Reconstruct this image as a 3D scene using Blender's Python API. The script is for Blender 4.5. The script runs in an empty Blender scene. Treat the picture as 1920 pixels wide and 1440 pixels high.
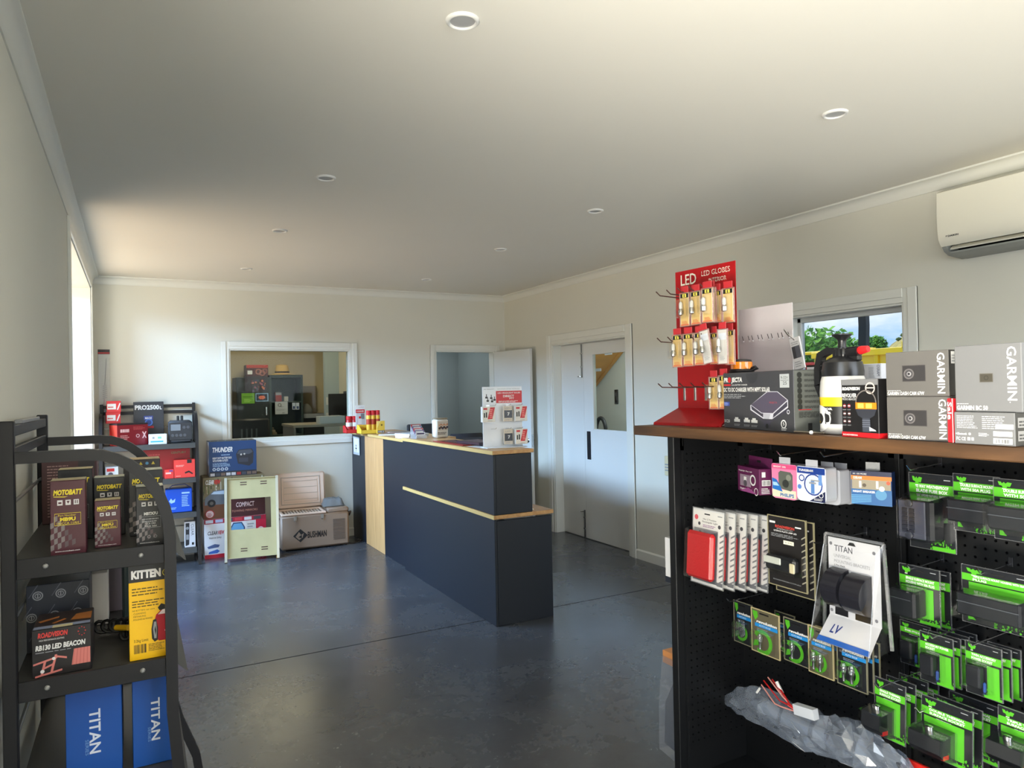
import bpy, bmesh, math, random
from mathutils import Vector, Matrix
random.seed(7)
SC = bpy.context.scene
COL = SC.collection
R = math.radians

# ---------------------------------------------------------------- camera, sky, lights, exposure
HC = 1.58                                    # eye height
FPX = 1327.0                                 # focal length in pixels of the 1920x1440 frame
CR = Matrix(((0.88170055, 0.01393739, -0.47160352),
             (-0.47135827, -0.01768136, -0.88176457),
             (-0.02062809, 0.99974653, -0.00902016)))
cam = bpy.data.cameras.new('camera')
cam.sensor_width = 36.0
cam.lens = FPX / 1920 * 36
cam.clip_start = 0.02
cam.clip_end = 600
camo = bpy.data.objects.new('camera', cam)
camo.matrix_world = Matrix.Translation((0, 0, HC)) @ CR.to_4x4()
COL.objects.link(camo)
SC.camera = camo

SC.view_settings.view_transform = 'Standard'
SC.view_settings.look = 'None'
SC.view_settings.exposure = 0.38
SC.view_settings.gamma = 1.0
SC.view_settings.use_curve_mapping = False
SC.cycles.use_denoising = True
SC.cycles.max_bounces = 10
SC.cycles.diffuse_bounces = 6
SC.cycles.transparent_max_bounces = 40
SC.cycles.sample_clamp_indirect = 6.0
SC.cycles.caustics_reflective = False
SC.cycles.caustics_refractive = False

wd = bpy.data.worlds.new('sky')
SC.world = wd
wd.use_nodes = True
nt = wd.node_tree
for n in list(nt.nodes): nt.nodes.remove(n)
def N(nt, t, **k):
    n = nt.nodes.new(t)
    for a, b in k.items(): setattr(n, a, b)
    return n
out = N(nt, 'ShaderNodeOutputWorld'); bg = N(nt, 'ShaderNodeBackground')
tc = N(nt, 'ShaderNodeTexCoord'); sp = N(nt, 'ShaderNodeSeparateXYZ')
rp = N(nt, 'ShaderNodeValToRGB'); cl = N(nt, 'ShaderNodeValToRGB')
mp = N(nt, 'ShaderNodeMapping'); ns = N(nt, 'ShaderNodeTexNoise'); mx = N(nt, 'ShaderNodeMixRGB')
mp.inputs['Scale'].default_value = (1, 1, 2.6)
ns.inputs['Scale'].default_value = 5.5; ns.inputs['Detail'].default_value = 6; ns.inputs['Roughness'].default_value = .55
e = rp.color_ramp.elements
e[0].position = 0.0; e[0].color = (.42, .66, .92, 1); e[1].position = .45; e[1].color = (.10, .30, .72, 1)
e = cl.color_ramp.elements
e[0].position = .40; e[0].color = (0, 0, 0, 1); e[1].position = .56; e[1].color = (1, 1, 1, 1)
nt.links.new(tc.outputs['Generated'], sp.inputs[0]); nt.links.new(sp.outputs['Z'], rp.inputs[0])
nt.links.new(tc.outputs['Generated'], mp.inputs[0]); nt.links.new(mp.outputs[0], ns.inputs['Vector'])
nt.links.new(ns.outputs['Fac'], cl.inputs[0]); nt.links.new(cl.outputs[0], mx.inputs[0])
nt.links.new(rp.outputs[0], mx.inputs[1]); mx.inputs[2].default_value = (.93, .95, 1, 1)
nt.links.new(mx.outputs[0], bg.inputs[0]); bg.inputs[1].default_value = 1.15
nt.links.new(bg.outputs[0], out.inputs[0])

sd = bpy.data.lights.new('sun', 'SUN'); sd.energy = 3.2; sd.angle = R(.6); sd.color = (1, .95, .86)
so = bpy.data.objects.new('sun', sd); so.rotation_euler = Vector((.12, -.62, -.78)).to_track_quat('-Z', 'Y').to_euler(); COL.objects.link(so)   # high, from beyond the back wall

def area(name, loc, aim, sx, sy, power, col, spread=180):
    d = bpy.data.lights.new(name, 'AREA'); d.shape = 'RECTANGLE'; d.size = sx; d.size_y = sy
    d.energy = power; d.color = col; d.spread = R(spread)
    o = bpy.data.objects.new(name, d); o.location = loc
    o.rotation_euler = (Vector(aim) - Vector(loc)).to_track_quat('-Z', 'Y').to_euler()
    COL.objects.link(o); return o
# daylight through the glazed opening in the left wall: skylight falling in, warm bounce off the sunlit yard rising
area('daylight_side_opening', (-3.6, 6.3, 3.3), (3.0, 6.2, 1.2), 6.0, .9, 680, (.44, .68, 1.0), 130)
area('yard_bounce_side_opening', (-3.2, 6.2, .03), (-3.19, 6.2, 3), 4.6, 3.8, 185, (1.0, .70, .38))
# daylight through the entry in the left wall and the shop front, both behind the photographer
area('daylight_entry', (-3.4, -.6, 2.5), (2.0, 1.0, 1.0), 4.0, 1.8, 150, (.84, .93, 1.0))
area('yard_bounce_entry', (-2.6, -.5, .03), (-2.59, -.5, 3), 3.6, 3.4, 1250, (1.0, .95, .83))
area('daylight_shop_front', (2.4, -3.2, 2.3), (2.0, 3.0, .8), 4.0, 2.2, 150, (.84, .92, 1.0))
area('office_fill', (1.6, 9.6, 2.6), (1.6, 9.6, 0), .9, .5, 15, (1.0, .84, .60))  # added fill light so the office reads through its window; no fitting there
area('hall_fill', (3.2, 8.9, 2.55), (3.2, 8.9, 0), .4, .3, 7, (.86, .95, 1.0))  # added fill light for the hall beyond the doorway, no real source
area('workshop_fill', (4.62, 5.95, 2.1), (5.9, 8.0, 1.2), .6, .6, 16, (.95, .98, 1.0))  # added unseen light aimed at the workshop wall below the stair

# ---------------------------------------------------------------- helpers
def ray(px, py):
    return CR @ Vector(((px - 960) / FPX, -(py - 720) / FPX, -1.0))
def W(px, py, X=None, Y=None, Z=None):
    "the point of a world plane that the photograph shows at a pixel"
    d = ray(px, py)
    t = X / d.x if X is not None else Y / d.y if Y is not None else (Z - HC) / d.z
    return Vector((0, 0, HC)) + t * d
def lin(c):
    return tuple(((x / 255) / 12.92 if x / 255 <= .04045 else ((x / 255 + .055) / 1.055) ** 2.4) for x in c) + (1,)

_M = {}
def M(col, rough=.5, metal=0, name=None, noise=0, nscale=8, bump=0, spec=.5, emit=0, coat=0):
    k = (tuple(col), rough, metal, name, noise, nscale, bump, spec, emit, coat)
    if k in _M: return _M[k]
    m = bpy.data.materials.new(name or 'finish'); m.use_nodes = True
    nt = m.node_tree; b = nt.nodes['Principled BSDF']
    c = lin(col)
    b.inputs['Base Color'].default_value = c; b.inputs['Roughness'].default_value = rough
    b.inputs['Metallic'].default_value = metal; b.inputs['Specular IOR Level'].default_value = spec
    if coat: b.inputs['Coat Weight'].default_value = coat; b.inputs['Coat Roughness'].default_value = .1
    if emit:
        b.inputs['Emission Color'].default_value = c; b.inputs['Emission Strength'].default_value = emit
    if noise or bump:
        t = N(nt, 'ShaderNodeTexCoord'); x = N(nt, 'ShaderNodeTexNoise')
        x.inputs['Scale'].default_value = nscale; x.inputs['Detail'].default_value = 5
        nt.links.new(t.outputs['Object'], x.inputs['Vector'])
        if noise:
            r = N(nt, 'ShaderNodeValToRGB')
            r.color_ramp.elements[0].position = .3; r.color_ramp.elements[1].position = .7
            r.color_ramp.elements[0].color = tuple(v * (1 - noise) for v in c[:3]) + (1,)
            r.color_ramp.elements[1].color = tuple(min(1, v * (1 + noise)) for v in c[:3]) + (1,)
            nt.links.new(x.outputs['Fac'], r.inputs[0]); nt.links.new(r.outputs[0], b.inputs['Base Color'])
        if bump:
            bp = N(nt, 'ShaderNodeBump'); bp.inputs['Strength'].default_value = bump; bp.inputs['Distance'].default_value = .01
            nt.links.new(x.outputs['Fac'], bp.inputs['Height']); nt.links.new(bp.outputs[0], b.inputs['Normal'])
    _M[k] = m
    return m

def clear(name, tint=(1, 1, 1), refl=.12, rough=.06, haze=0, hcol=(.9, .92, .95), graze=.4):
    "thin clear plastic or glass sheet"
    k = ('clear', name)
    if k in _M: return _M[k]
    m = bpy.data.materials.new(name); m.use_nodes = True; nt = m.node_tree
    for n in list(nt.nodes): nt.nodes.remove(n)
    o = N(nt, 'ShaderNodeOutputMaterial'); t = N(nt, 'ShaderNodeBsdfTransparent'); g = N(nt, 'ShaderNodeBsdfGlossy')
    lw = N(nt, 'ShaderNodeLayerWeight'); ma = N(nt, 'ShaderNodeMath', operation='MULTIPLY_ADD'); mi = N(nt, 'ShaderNodeMixShader')
    t.inputs[0].default_value = tint + (1,); g.inputs['Roughness'].default_value = rough
    lw.inputs[0].default_value = .35; ma.inputs[1].default_value = graze; ma.inputs[2].default_value = refl
    nt.links.new(lw.outputs['Facing'], ma.inputs[0]); nt.links.new(ma.outputs[0], mi.inputs[0])
    nt.links.new(t.outputs[0], mi.inputs[1]); nt.links.new(g.outputs[0], mi.inputs[2])
    last = mi
    if haze:
        d = N(nt, 'ShaderNodeBsdfDiffuse'); d.inputs[0].default_value = hcol + (1,); m2 = N(nt, 'ShaderNodeMixShader')
        m2.inputs[0].default_value = haze
        nt.links.new(mi.outputs[0], m2.inputs[1]); nt.links.new(d.outputs[0], m2.inputs[2]); last = m2
    nt.links.new(last.outputs[0], o.inputs[0])
    _M[k] = m
    return m

class MB:
    "collects shapes and links them as one mesh object"
    def __init__(s): s.v = []; s.f = []; s.m = []; s.mats = []
    def mi(s, mat):
        if mat not in s.mats: s.mats.append(mat)
        return s.mats.index(mat)
    def add(s, vs, fs, mat, mx=None):
        b = len(s.v); i = s.mi(mat)
        for p in vs: s.v.append(tuple(mx @ Vector(p)) if mx else tuple(p))
        for f in fs: s.f.append([b + j for j in f]); s.m.append(i)
        return s
    def box(s, x0, x1, y0, y1, z0, z1, mat, b=0, mx=None):
        if x0 > x1: x0, x1 = x1, x0
        if y0 > y1: y0, y1 = y1, y0
        if z0 > z1: z0, z1 = z1, z0
        b = min(b, (x1 - x0) * .45, (y1 - y0) * .45, (z1 - z0) * .45)
        if b <= 0:
            vs = [(x, y, z) for z in (z0, z1) for x, y in ((x0, y0), (x1, y0), (x1, y1), (x0, y1))]
            return s.add(vs, [(3, 2, 1, 0), (4, 5, 6, 7), (0, 1, 5, 4), (1, 2, 6, 5), (2, 3, 7, 6), (3, 0, 4, 7)], mat, mx)
        vs = []; ix = {}
        for sx in (0, 1):
            for sy in (0, 1):
                for sz in (0, 1):
                    X = (x0, x1)[sx]; Y = (y0, y1)[sy]; Z = (z0, z1)[sz]
                    xi = X + (b, -b)[sx]; yi = Y + (b, -b)[sy]; zi = Z + (b, -b)[sz]
                    for a, p in enumerate(((X, yi, zi), (xi, Y, zi), (xi, yi, Z))):
                        ix[sx, sy, sz, a] = len(vs); vs.append(p)
        fs = []
        q = ((0, 0), (0, 1), (1, 1), (1, 0))
        for a in range(3):
            for e_ in (0, 1):
                fs.append([ix[(e_, i, j, 0) if a == 0 else (i, e_, j, 1) if a == 1 else (i, j, e_, 2)] for i, j in q])
        for i in (0, 1):
            for j in (0, 1):
                fs.append([ix[i, j, 0, 0], ix[i, j, 1, 0], ix[i, j, 1, 1], ix[i, j, 0, 1]])
                fs.append([ix[i, 0, j, 0], ix[i, 1, j, 0], ix[i, 1, j, 2], ix[i, 0, j, 2]])
                fs.append([ix[0, i, j, 1], ix[1, i, j, 1], ix[1, i, j, 2], ix[0, i, j, 2]])
                for k in (0, 1): fs.append([ix[i, j, k, a] for a in range(3)])
        return s.add(vs, fs, mat, mx)
    def prism(s, poly, a0, a1, axis, mat, mx=None):
        "polygon in the two other axes, swept along axis from a0 to a1"
        n = len(poly)
        g = {'x': lambda p, a: (a, p[0], p[1]), 'y': lambda p, a: (p[0], a, p[1]), 'z': lambda p, a: (p[0], p[1], a)}[axis]
        vs = [g(p, a0) for p in poly] + [g(p, a1) for p in poly]
        fs = [list(range(n)), list(range(2 * n - 1, n - 1, -1))] + [[i, (i + 1) % n, n + (i + 1) % n, n + i] for i in range(n)]
        return s.add(vs, fs, mat, mx)
    def lathe(s, prof, mat, n=20, c=(0, 0, 0), mx=None):
        vs = []; fs = []
        for r, z in prof:
            for k in range(n):
                a = 2 * math.pi * k / n; vs.append((c[0] + r * math.cos(a), c[1] + r * math.sin(a), c[2] + z))
        for i in range(len(prof) - 1):
            for k in range(n):
                fs.append([i * n + k, i * n + (k + 1) % n, (i + 1) * n + (k + 1) % n, (i + 1) * n + k])
        if prof[0][0] > 1e-6: fs.append(list(range(n - 1, -1, -1)))
        if prof[-1][0] > 1e-6: fs.append([(len(prof) - 1) * n + k for k in range(n)])
        return s.add(vs, fs, mat, mx)
    def tube(s, pts, r, mat, n=8, mx=None):
        pts = [Vector(p) for p in pts]; L = len(pts)
        rs = r if isinstance(r, (list, tuple)) else [r] * L
        vs = []; fs = []; u = None
        for i, p in enumerate(pts):
            t = (pts[min(i + 1, L - 1)] - pts[max(i - 1, 0)]).normalized()
            if u is None: u = t.orthogonal().normalized()
            u = (u - t * u.dot(t)).normalized(); w = t.cross(u)
            for k in range(n):
                a = 2 * math.pi * (k + .5) / n; vs.append(p + (u * math.cos(a) + w * math.sin(a)) * rs[i])
        for i in range(L - 1):
            for k in range(n): fs.append([i * n + k, i * n + (k + 1) % n, (i + 1) * n + (k + 1) % n, (i + 1) * n + k])
        fs.append(list(range(n - 1, -1, -1))); fs.append([(L - 1) * n + k for k in range(n)])
        return s.add(vs, fs, mat, mx)
    def bar(s, pts, wv, hv, mat, mx=None):
        "rectangular section swept along a path; wv is the fixed half-width direction, h the half thickness"
        pts = [Vector(p) for p in pts]; L = len(pts); wv = Vector(wv); vs = []; fs = []
        for i, p in enumerate(pts):
            a = (p - pts[i - 1]).normalized() if i else None
            b = (pts[i + 1] - p).normalized() if i < L - 1 else None
            t = ((a or b) + (b or a)).normalized()
            nrm = t.cross(wv).normalized() * hv
            if a and b: nrm = nrm / max(.5, t.dot(a))
            vs += [p - wv - nrm, p + wv - nrm, p + wv + nrm, p - wv + nrm]
        for i in range(L - 1):
            for k in range(4): fs.append([i * 4 + k, i * 4 + (k + 1) % 4, i * 4 + 4 + (k + 1) % 4, i * 4 + 4 + k])
        fs.append([3, 2, 1, 0]); fs.append([L * 4 - 4 + k for k in range(4)])
        return s.add(vs, fs, mat, mx)
    def build(s, name, parent=None, smooth=35, loc=None, rot=None, fix=True):
        me = bpy.data.meshes.new(name)
        me.from_pydata(s.v, [], s.f)
        for m in s.mats: me.materials.append(m)
        me.polygons.foreach_set('material_index', s.m)
        if fix:
            bm = bmesh.new(); bm.from_mesh(me); bmesh.ops.recalc_face_normals(bm, faces=bm.faces[:]); bm.to_mesh(me); bm.free()
        if smooth:
            me.polygons.foreach_set('use_smooth', [True] * len(me.polygons)); me.set_sharp_from_angle(angle=R(smooth))
        me.update()
        o = bpy.data.objects.new(name, me); COL.objects.link(o)
        if parent: o.parent = parent
        if loc is not None: o.location = loc
        if rot is not None: o.rotation_euler = rot
        return o
def tag(o, label=None, cat=None, group=None, kind=None):
    if label: o['label'] = label
    if cat: o['category'] = cat
    if group: o['group'] = group
    if kind: o['kind'] = kind
    return o
def empty(name, loc=(0, 0, 0), yaw=0, label=None, cat=None, group=None):
    o = bpy.data.objects.new(name, None); COL.objects.link(o); o.empty_display_size = .05
    o.location = loc; o.rotation_euler = (0, 0, yaw)
    return tag(o, label, cat, group)
def struct(mb, name, parent=None, **k):
    o = mb.build(name, parent, **k)
    if not parent: o['kind'] = 'structure'
    return o

_T = {}
def glyphs(s, bold=0, shear=0):
    "a line of writing as flat triangles, capital height 1, starting at 0"
    k = (s, bold, shear)
    if k in _T: return _T[k]
    c = bpy.data.curves.new('writing', 'FONT'); c.body = s; c.size = 1; c.resolution_u = 2; c.offset = bold; c.shear = shear
    o = bpy.data.objects.new('writing', c); COL.objects.link(o)
    bpy.context.view_layer.update()
    me = bpy.data.meshes.new_from_object(o)
    vs = [(v.co.x, v.co.y) for v in me.vertices]; fs = [list(p.vertices) for p in me.polygons]
    bpy.data.objects.remove(o); bpy.data.curves.remove(c); bpy.data.meshes.remove(me)
    if vs:
        x0 = min(v[0] for v in vs); x1 = max(v[0] for v in vs); CH = .69
        vs = [((x - x0) / (x1 - x0), y / CH) for x, y in vs]
    _T[k] = (vs, fs)
    return _T[k]

class Faces:
    "flat print on the faces of a box w x h x d; u and v run 0..1 from the lower left of a face"
    def __init__(s, w, h, d, mb=None):
        s.w, s.h, s.d = w, h, d; s.p = mb or MB(); s.e = .0006; s.k = 0
    def dim(s, face): return {'F': (s.w, s.h), 'B': (s.w, s.h), 'R': (s.d, s.h), 'L': (s.d, s.h), 'T': (s.w, s.d)}[face]
    def at(s, face, u, v, e):
        w, h, d = s.w, s.h, s.d
        if face == 'F': return (-w / 2 + u * w, -d / 2 - e, v * h)
        if face == 'R': return (w / 2 + e, -d / 2 + u * d, v * h)
        if face == 'L': return (-w / 2 - e, d / 2 - u * d, v * h)
        return (-w / 2 + u * w, -d / 2 + v * d, h + e)
    def put(s, face, vs, fs, mat):
        s.k += 1; e = s.e + s.k * .000025
        s.p.add([s.at(face, u, v, e) for u, v in vs], fs, mat)
    def rect(s, u, v, w, h, mat, face='F'):
        s.put(face, [(u, v), (u + w, v), (u + w, v + h), (u, v + h)], [(0, 1, 2, 3)], mat)
    def poly(s, pts, mat, face='F'): s.put(face, pts, [list(range(len(pts)))], mat)
    def disc(s, u, v, r, mat, face='F', n=18, r0=0, a0=0, a1=360):
        W_, H_ = s.dim(face); vs = []; fs = []
        full = a1 - a0 >= 360
        m = n if full else n + 1
        for k in range(m):
            a = R(a0 + (a1 - a0) * k / n); ca, sa = math.cos(a), math.sin(a)
            vs.append((u + r * ca, v + r * sa * W_ / H_)); vs.append((u + r0 * ca, v + r0 * sa * W_ / H_))
        for k in range(n):
            j = (k + 1) % m; fs.append((2 * k, 2 * j, 2 * j + 1, 2 * k + 1))
        if r0 == 0 and full: vs = vs[::2]; fs = [list(range(n))]
        s.put(face, vs, fs, mat)
    def text(s, t, u, v, w, h, mat, face='F', rot=0, bold=0, shear=0):
        vs, fs = glyphs(t, bold, shear)
        if rot == 0: q = [(u + x * w, v + y * h) for x, y in vs]
        elif rot == -90: q = [(u + y * w, v + h - x * h) for x, y in vs]
        else: q = [(u + w - y * w, v + x * h) for x, y in vs]
        if q: s.put(face, q, fs, mat)
    def lines(s, u, v, w, h, n, mat, face='F', fill=.5, seed=0):
        rnd = random.Random(seed + n); vs = []; fs = []
        for i in range(n):
            y = v + h - (i + 1) * h / n; x = u
            end = u + w * rnd.uniform(.7, 1)
            while x < end - .01 * w:
                l = min(rnd.uniform(.05, .2) * w, end - x); b = len(vs)
                vs += [(x, y), (x + l, y), (x + l, y + h / n * fill), (x, y + h / n * fill)]; fs.append((b, b + 1, b + 2, b + 3))
                x += l + .025 * w
        s.put(face, vs, fs, mat)
    def bars(s, u, v, w, h, n, mat, face='F', seed=3):
        rnd = random.Random(seed); vs = []; fs = []; x = 0
        for i in range(n):
            l = w / n * rnd.uniform(.25, .8); b = len(vs); x = u + w * i / n
            vs += [(x, v), (x + l, v), (x + l, v + h), (x, v + h)]; fs.append((b, b + 1, b + 2, b + 3))
        s.put(face, vs, fs, mat)

class Pkg(Faces):
    "a carton; p is the lower left corner of its front face, yaw 0 faces -Y and -90 faces -X"
    def __init__(s, name, label, cat, p, yaw, w, h, d, mat, group=None, bev=.0015, top=None, right=None, left=None, build=True):
        Faces.__init__(s, w, h, d)
        a = R(yaw); u = Vector((math.cos(a), math.sin(a), 0)); n = Vector((-math.sin(a), math.cos(a), 0))
        s.loc = Vector(p) + u * w / 2 + n * d / 2; s.yaw = a
        b = MB(); b.box(-w / 2, w / 2, -d / 2, d / 2, 0, h, mat, bev)
        if top: s.rect(.01, .01, .98, .98, top, 'T')
        if right: s.rect(.01, .01, .98, .98, right, 'R')
        if left: s.rect(.01, .01, .98, .98, left, 'L')
        if build:
            s.o = tag(b.build(name, loc=s.loc, rot=(0, 0, a)), label, cat, group)
    def done(s, name='surface_print'):
        if s.p.v: s.p.build(name, s.o, smooth=0, fix=False)
        return s.o
def fit(pl, pr, yb, yt, yaw=0, **plane):
    "lower left corner, width and height of an upright front face seen between two pixel columns"
    p = W(pl, yb, **plane); a = R(yaw); u = Vector((math.cos(a), math.sin(a), 0)); n = Vector((math.sin(a), -math.cos(a), 0))
    d = ray(pr, yb); t = (p - Vector((0, 0, HC))).dot(n) / d.dot(n)
    w = (Vector((0, 0, HC)) + d * t - p).dot(u)
    d = ray(pl, yt); t = (p - Vector((0, 0, HC))).dot(n) / d.dot(n)
    return p, w, HC + d.z * t - p.z

WHITE = M((222, 222, 220), .5, name='white_print'); BLACK = M((22, 22, 24), .5, name='black_print')
RED = M((196, 22, 30), .4, name='red_print'); YEL = M((240, 200, 30), .45, name='yellow_print')
GREY = M((150, 152, 155), .5, name='grey_print'); GREEN = M((96, 200, 48), .4, name='green_print')
CHROME = M((200, 200, 200), .18, 1, name='chrome'); SHELL = clear('clear_plastic', refl=.05, rough=.07)
# ---------------------------------------------------------------- setting
XL, XR, YB, CZ, YF = -.335, 4.10, 7.83, 2.755, -1.6
WALL = M((218, 216, 204), .85, name='wall_paint', noise=.012, nscale=1.5)
TRIM = M((224, 224, 216), .45, name='trim_paint')
CEIL = M((225, 222, 213), .9, name='ceiling_paint', noise=.01, nscale=1.2)
DOORP = M((222, 223, 220), .42, name='door_paint')

def floor_mat():
    m = bpy.data.materials.new('polished_concrete'); m.use_nodes = True; nt = m.node_tree; b = nt.nodes['Principled BSDF']
    t = N(nt, 'ShaderNodeTexCoord')
    def noise(sc, det, rough=.6, dist=0):
        x = N(nt, 'ShaderNodeTexNoise'); x.inputs['Scale'].default_value = sc; x.inputs['Detail'].default_value = det
        x.inputs['Roughness'].default_value = rough; x.inputs['Distortion'].default_value = dist
        nt.links.new(t.outputs['Object'], x.inputs['Vector']); return x
    a = noise(1.7, 10, .62, .8); c = noise(11, 8, .7, .6)
    mm = N(nt, 'ShaderNodeMath', operation='MULTIPLY_ADD'); mm.inputs[1].default_value = .45
    nt.links.new(c.outputs['Fac'], mm.inputs[0]); nt.links.new(a.outputs['Fac'], mm.inputs[2])
    r = N(nt, 'ShaderNodeValToRGB'); e = r.color_ramp.elements
    e[0].position = .45; e[0].color = lin((54, 57, 63)); e[1].position = 1.05; e[1].color = lin((80, 83, 89))
    nt.links.new(mm.outputs[0], r.inputs[0]); nt.links.new(r.outputs[0], b.inputs['Base Color'])
    r2 = N(nt, 'ShaderNodeValToRGB'); e = r2.color_ramp.elements
    e[0].position = .40; e[0].color = (.21, .21, .21, 1); e[1].position = 1.0; e[1].color = (.31, .31, .31, 1)
    nt.links.new(mm.outputs[0], r2.inputs[0]); nt.links.new(r2.outputs[0], b.inputs['Roughness'])
    b.inputs['Specular IOR Level'].default_value = .75
    bp = N(nt, 'ShaderNodeBump'); bp.inputs['Strength'].default_value = .025; bp.inputs['Distance'].default_value = .003
    nt.links.new(c.outputs['Fac'], bp.inputs['Height']); nt.links.new(bp.outputs[0], b.inputs['Normal'])
    return m
FLOORM = floor_mat()
f = MB(); JY = 4.42
f.box(-.72, 6.1, YF - .1, JY - .006, -.12, 0, FLOORM); f.box(-.72, 6.1, JY + .006, 11.2, -.12, 0, FLOORM)
f.box(-.72, 6.1, JY - .006, JY + .006, -.12, -.012, M((14, 14, 15), .8, name='saw_cut'))
struct(f, 'floor', smooth=0)
c = MB(); c.box(XL - .4, XR + .16, YF - .15, YB + .13, CZ, CZ + .12, CEIL); struct(c, 'ceiling', smooth=0)

def wall(name, axis, a0, a1, z0, z1, t0, t1, holes, mat=WALL):
    "axis is the direction the wall runs in; holes are (a0, a1, z0, z1)"
    A = sorted({a0, a1, *[h[0] for h in holes], *[h[1] for h in holes]}); mb = MB()
    for i in range(len(A) - 1):
        cuts = sorted((h[2], h[3]) for h in holes if h[0] <= A[i] and h[1] >= A[i + 1]); z = z0
        for q0, q1 in cuts + [(z1, z1)]:
            if q0 - z > 1e-6:
                if axis == 'x': mb.box(A[i], A[i + 1], t0, t1, z, q0, mat)
                else: mb.box(t0, t1, A[i], A[i + 1], z, q0, mat)
            z = q1
    return struct(mb, name, smooth=0)
LO = (5.0, 7.47, 0, 2.60)                     # glazed opening in the left wall
W1 = (.875, 2.14, 1.12, 2.068)                # office window in the back wall
D1 = (3.165, 3.945, 0, 2.07)                  # doorway in the back wall
D2 = (5.375, 6.70, 0, 2.075)                  # double doors in the right wall
W2 = (2.64, 3.50, 1.10, 2.06)                 # window in the right wall
wall('wall_left', 'y', YF, YB + .12, 0, CZ, XL - .36, XL, [LO, (-1.4, .8, 0, 2.6)])
wall('wall_back', 'x', XL, XR + .14, 0, CZ, YB, YB + .12, [W1, D1])
wall('wall_right', 'y', YF, YB, 0, CZ, XR, XR + .14, [D2, W2])
wall('wall_front', 'x', XL, XR, 0, CZ, YF - .12, YF, [(1.0, 3.9, .06, 2.55)])

CP = [(0, -.075), (.006, -.075), (.010, -.066)] + [(.010 + .040 * (1 - math.cos(R(a))), -.066 + .054 * math.sin(R(a))) for a in range(15, 91, 15)] + [(.056, -.010), (.056, 0), (0, 0)]
def cornice(name, kind):
    mb = MB()
    if kind == 'left': mb.prism([(XL + x, CZ + z) for x, z in CP], YF, YB, 'y', TRIM)
    if kind == 'right': mb.prism([(XR - x, CZ + z) for x, z in CP], YF, YB, 'y', TRIM)
    if kind == 'back': mb.prism([(YB - x, CZ + z) for x, z in CP], XL, XR, 'x', TRIM)
    struct(mb, name, smooth=50)
cornice('trim_1', 'left'); cornice('trim_2', 'back'); cornice('trim_3', 'right')

def skirt(name, axis, spans, t, sgn):
    mb = MB()
    for a, b in spans:
        pr = [(t, 0), (t + sgn * .014, 0), (t + sgn * .014, .078), (t + sgn * .004, .090), (t, .090)]
        mb.prism(pr, a, b, 'y' if axis == 'y' else 'x', TRIM)
    struct(mb, name, smooth=0)
skirt('baseboard_right', 'y', [(YF, D2[0] - .07), (D2[1] + .13, YB)], XR, -1)
skirt('baseboard_back', 'x', [(XL, D1[0] - .07)], YB, -1)
skirt('baseboard_left', 'y', [(YF, LO[0] - .08)], XL, 1)

def casing(mb, plane, t, sgn, a0, a1, z0, z1, wd, bottom=False, deep=.12, th=.018):
    "architrave round an opening with a stepped edge, and the lining of the reveal"
    def bx(p0, p1, q0, q1, s0, s1):
        lo, hi = sorted((t + sgn * s0, t + sgn * s1))
        if plane == 'y': mb.box(p0, p1, lo, hi, q0, q1, TRIM, .002)
        else: mb.box(lo, hi, p0, p1, q0, q1, TRIM, .002)
    for w_, s in ((wd, th * .6), (wd * .62, th)):
        o = wd - w_ if w_ < wd else 0
        bx(a0 - wd + o * 0, a0 - (0 if w_ == wd else wd - w_), z0 - (wd if bottom else 0), z1 + wd, 0, s)
        bx(a1 + (0 if w_ == wd else wd - w_), a1 + wd, z0 - (wd if bottom else 0), z1 + wd, 0, s)
        bx(a0, a1, z1 + (0 if w_ == wd else wd - w_), z1 + wd, 0, s)
        if bottom: bx(a0, a1, z0 - wd, z0 - (0 if w_ == wd else wd - w_), 0, s)
    bx(a0, a0 + .014, z0, z1, .002, -deep); bx(a1 - .014, a1, z0, z1, .002, -deep)
    bx(a0 + .014, a1 - .014, z1 - .014, z1, .002, -deep)
    if bottom: bx(a0 + .014, a1 - .014, z0, z0 + .014, .002, -deep)

# window_1: the office window in the back wall
w = MB(); casing(w, 'y', YB, -1, W1[0], W1[1], W1[2], W1[3], .078, True); w1 = struct(w, 'window_1', smooth=0)
g = MB(); g.box(W1[0] + .01, W1[1] - .01, YB + .055, YB + .061, W1[2] + .01, W1[3] - .01, clear('office_glass', tint=(.84, .88, .86), refl=.004, rough=.02, graze=.02))
g.build('pane', w1, smooth=0)
# window_2: in the right wall, looking out on the yard
w = MB(); casing(w, 'x', XR, -1, W2[0], W2[1], W2[2], W2[3], .088, True, .14)
w2 = struct(w, 'window_2', smooth=0)
b = MB()
for y0, y1, z0, z1 in ((W2[0] + .012, W2[0] + .042, W2[2], W2[3]), (W2[1] - .042, W2[1] - .012, W2[2], W2[3]), (W2[0], W2[1], W2[3] - .044, W2[3] - .012), (W2[0], W2[1], W2[2] + .012, W2[2] + .044)):
    b.box(XR + .085, XR + .125, y0, y1, z0, z1, M((205, 207, 204), .35, name='window_alloy'), .003)
b.build('sash', w2, smooth=0)
g = MB(); g.box(XR + .10, XR + .106, W2[0] + .03, W2[1] - .03, W2[2] + .03, W2[3] - .03, clear('yard_glass', tint=(.80, .84, .86), refl=.005, rough=.01, graze=.03))
g.build('pane', w2, smooth=0)
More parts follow.
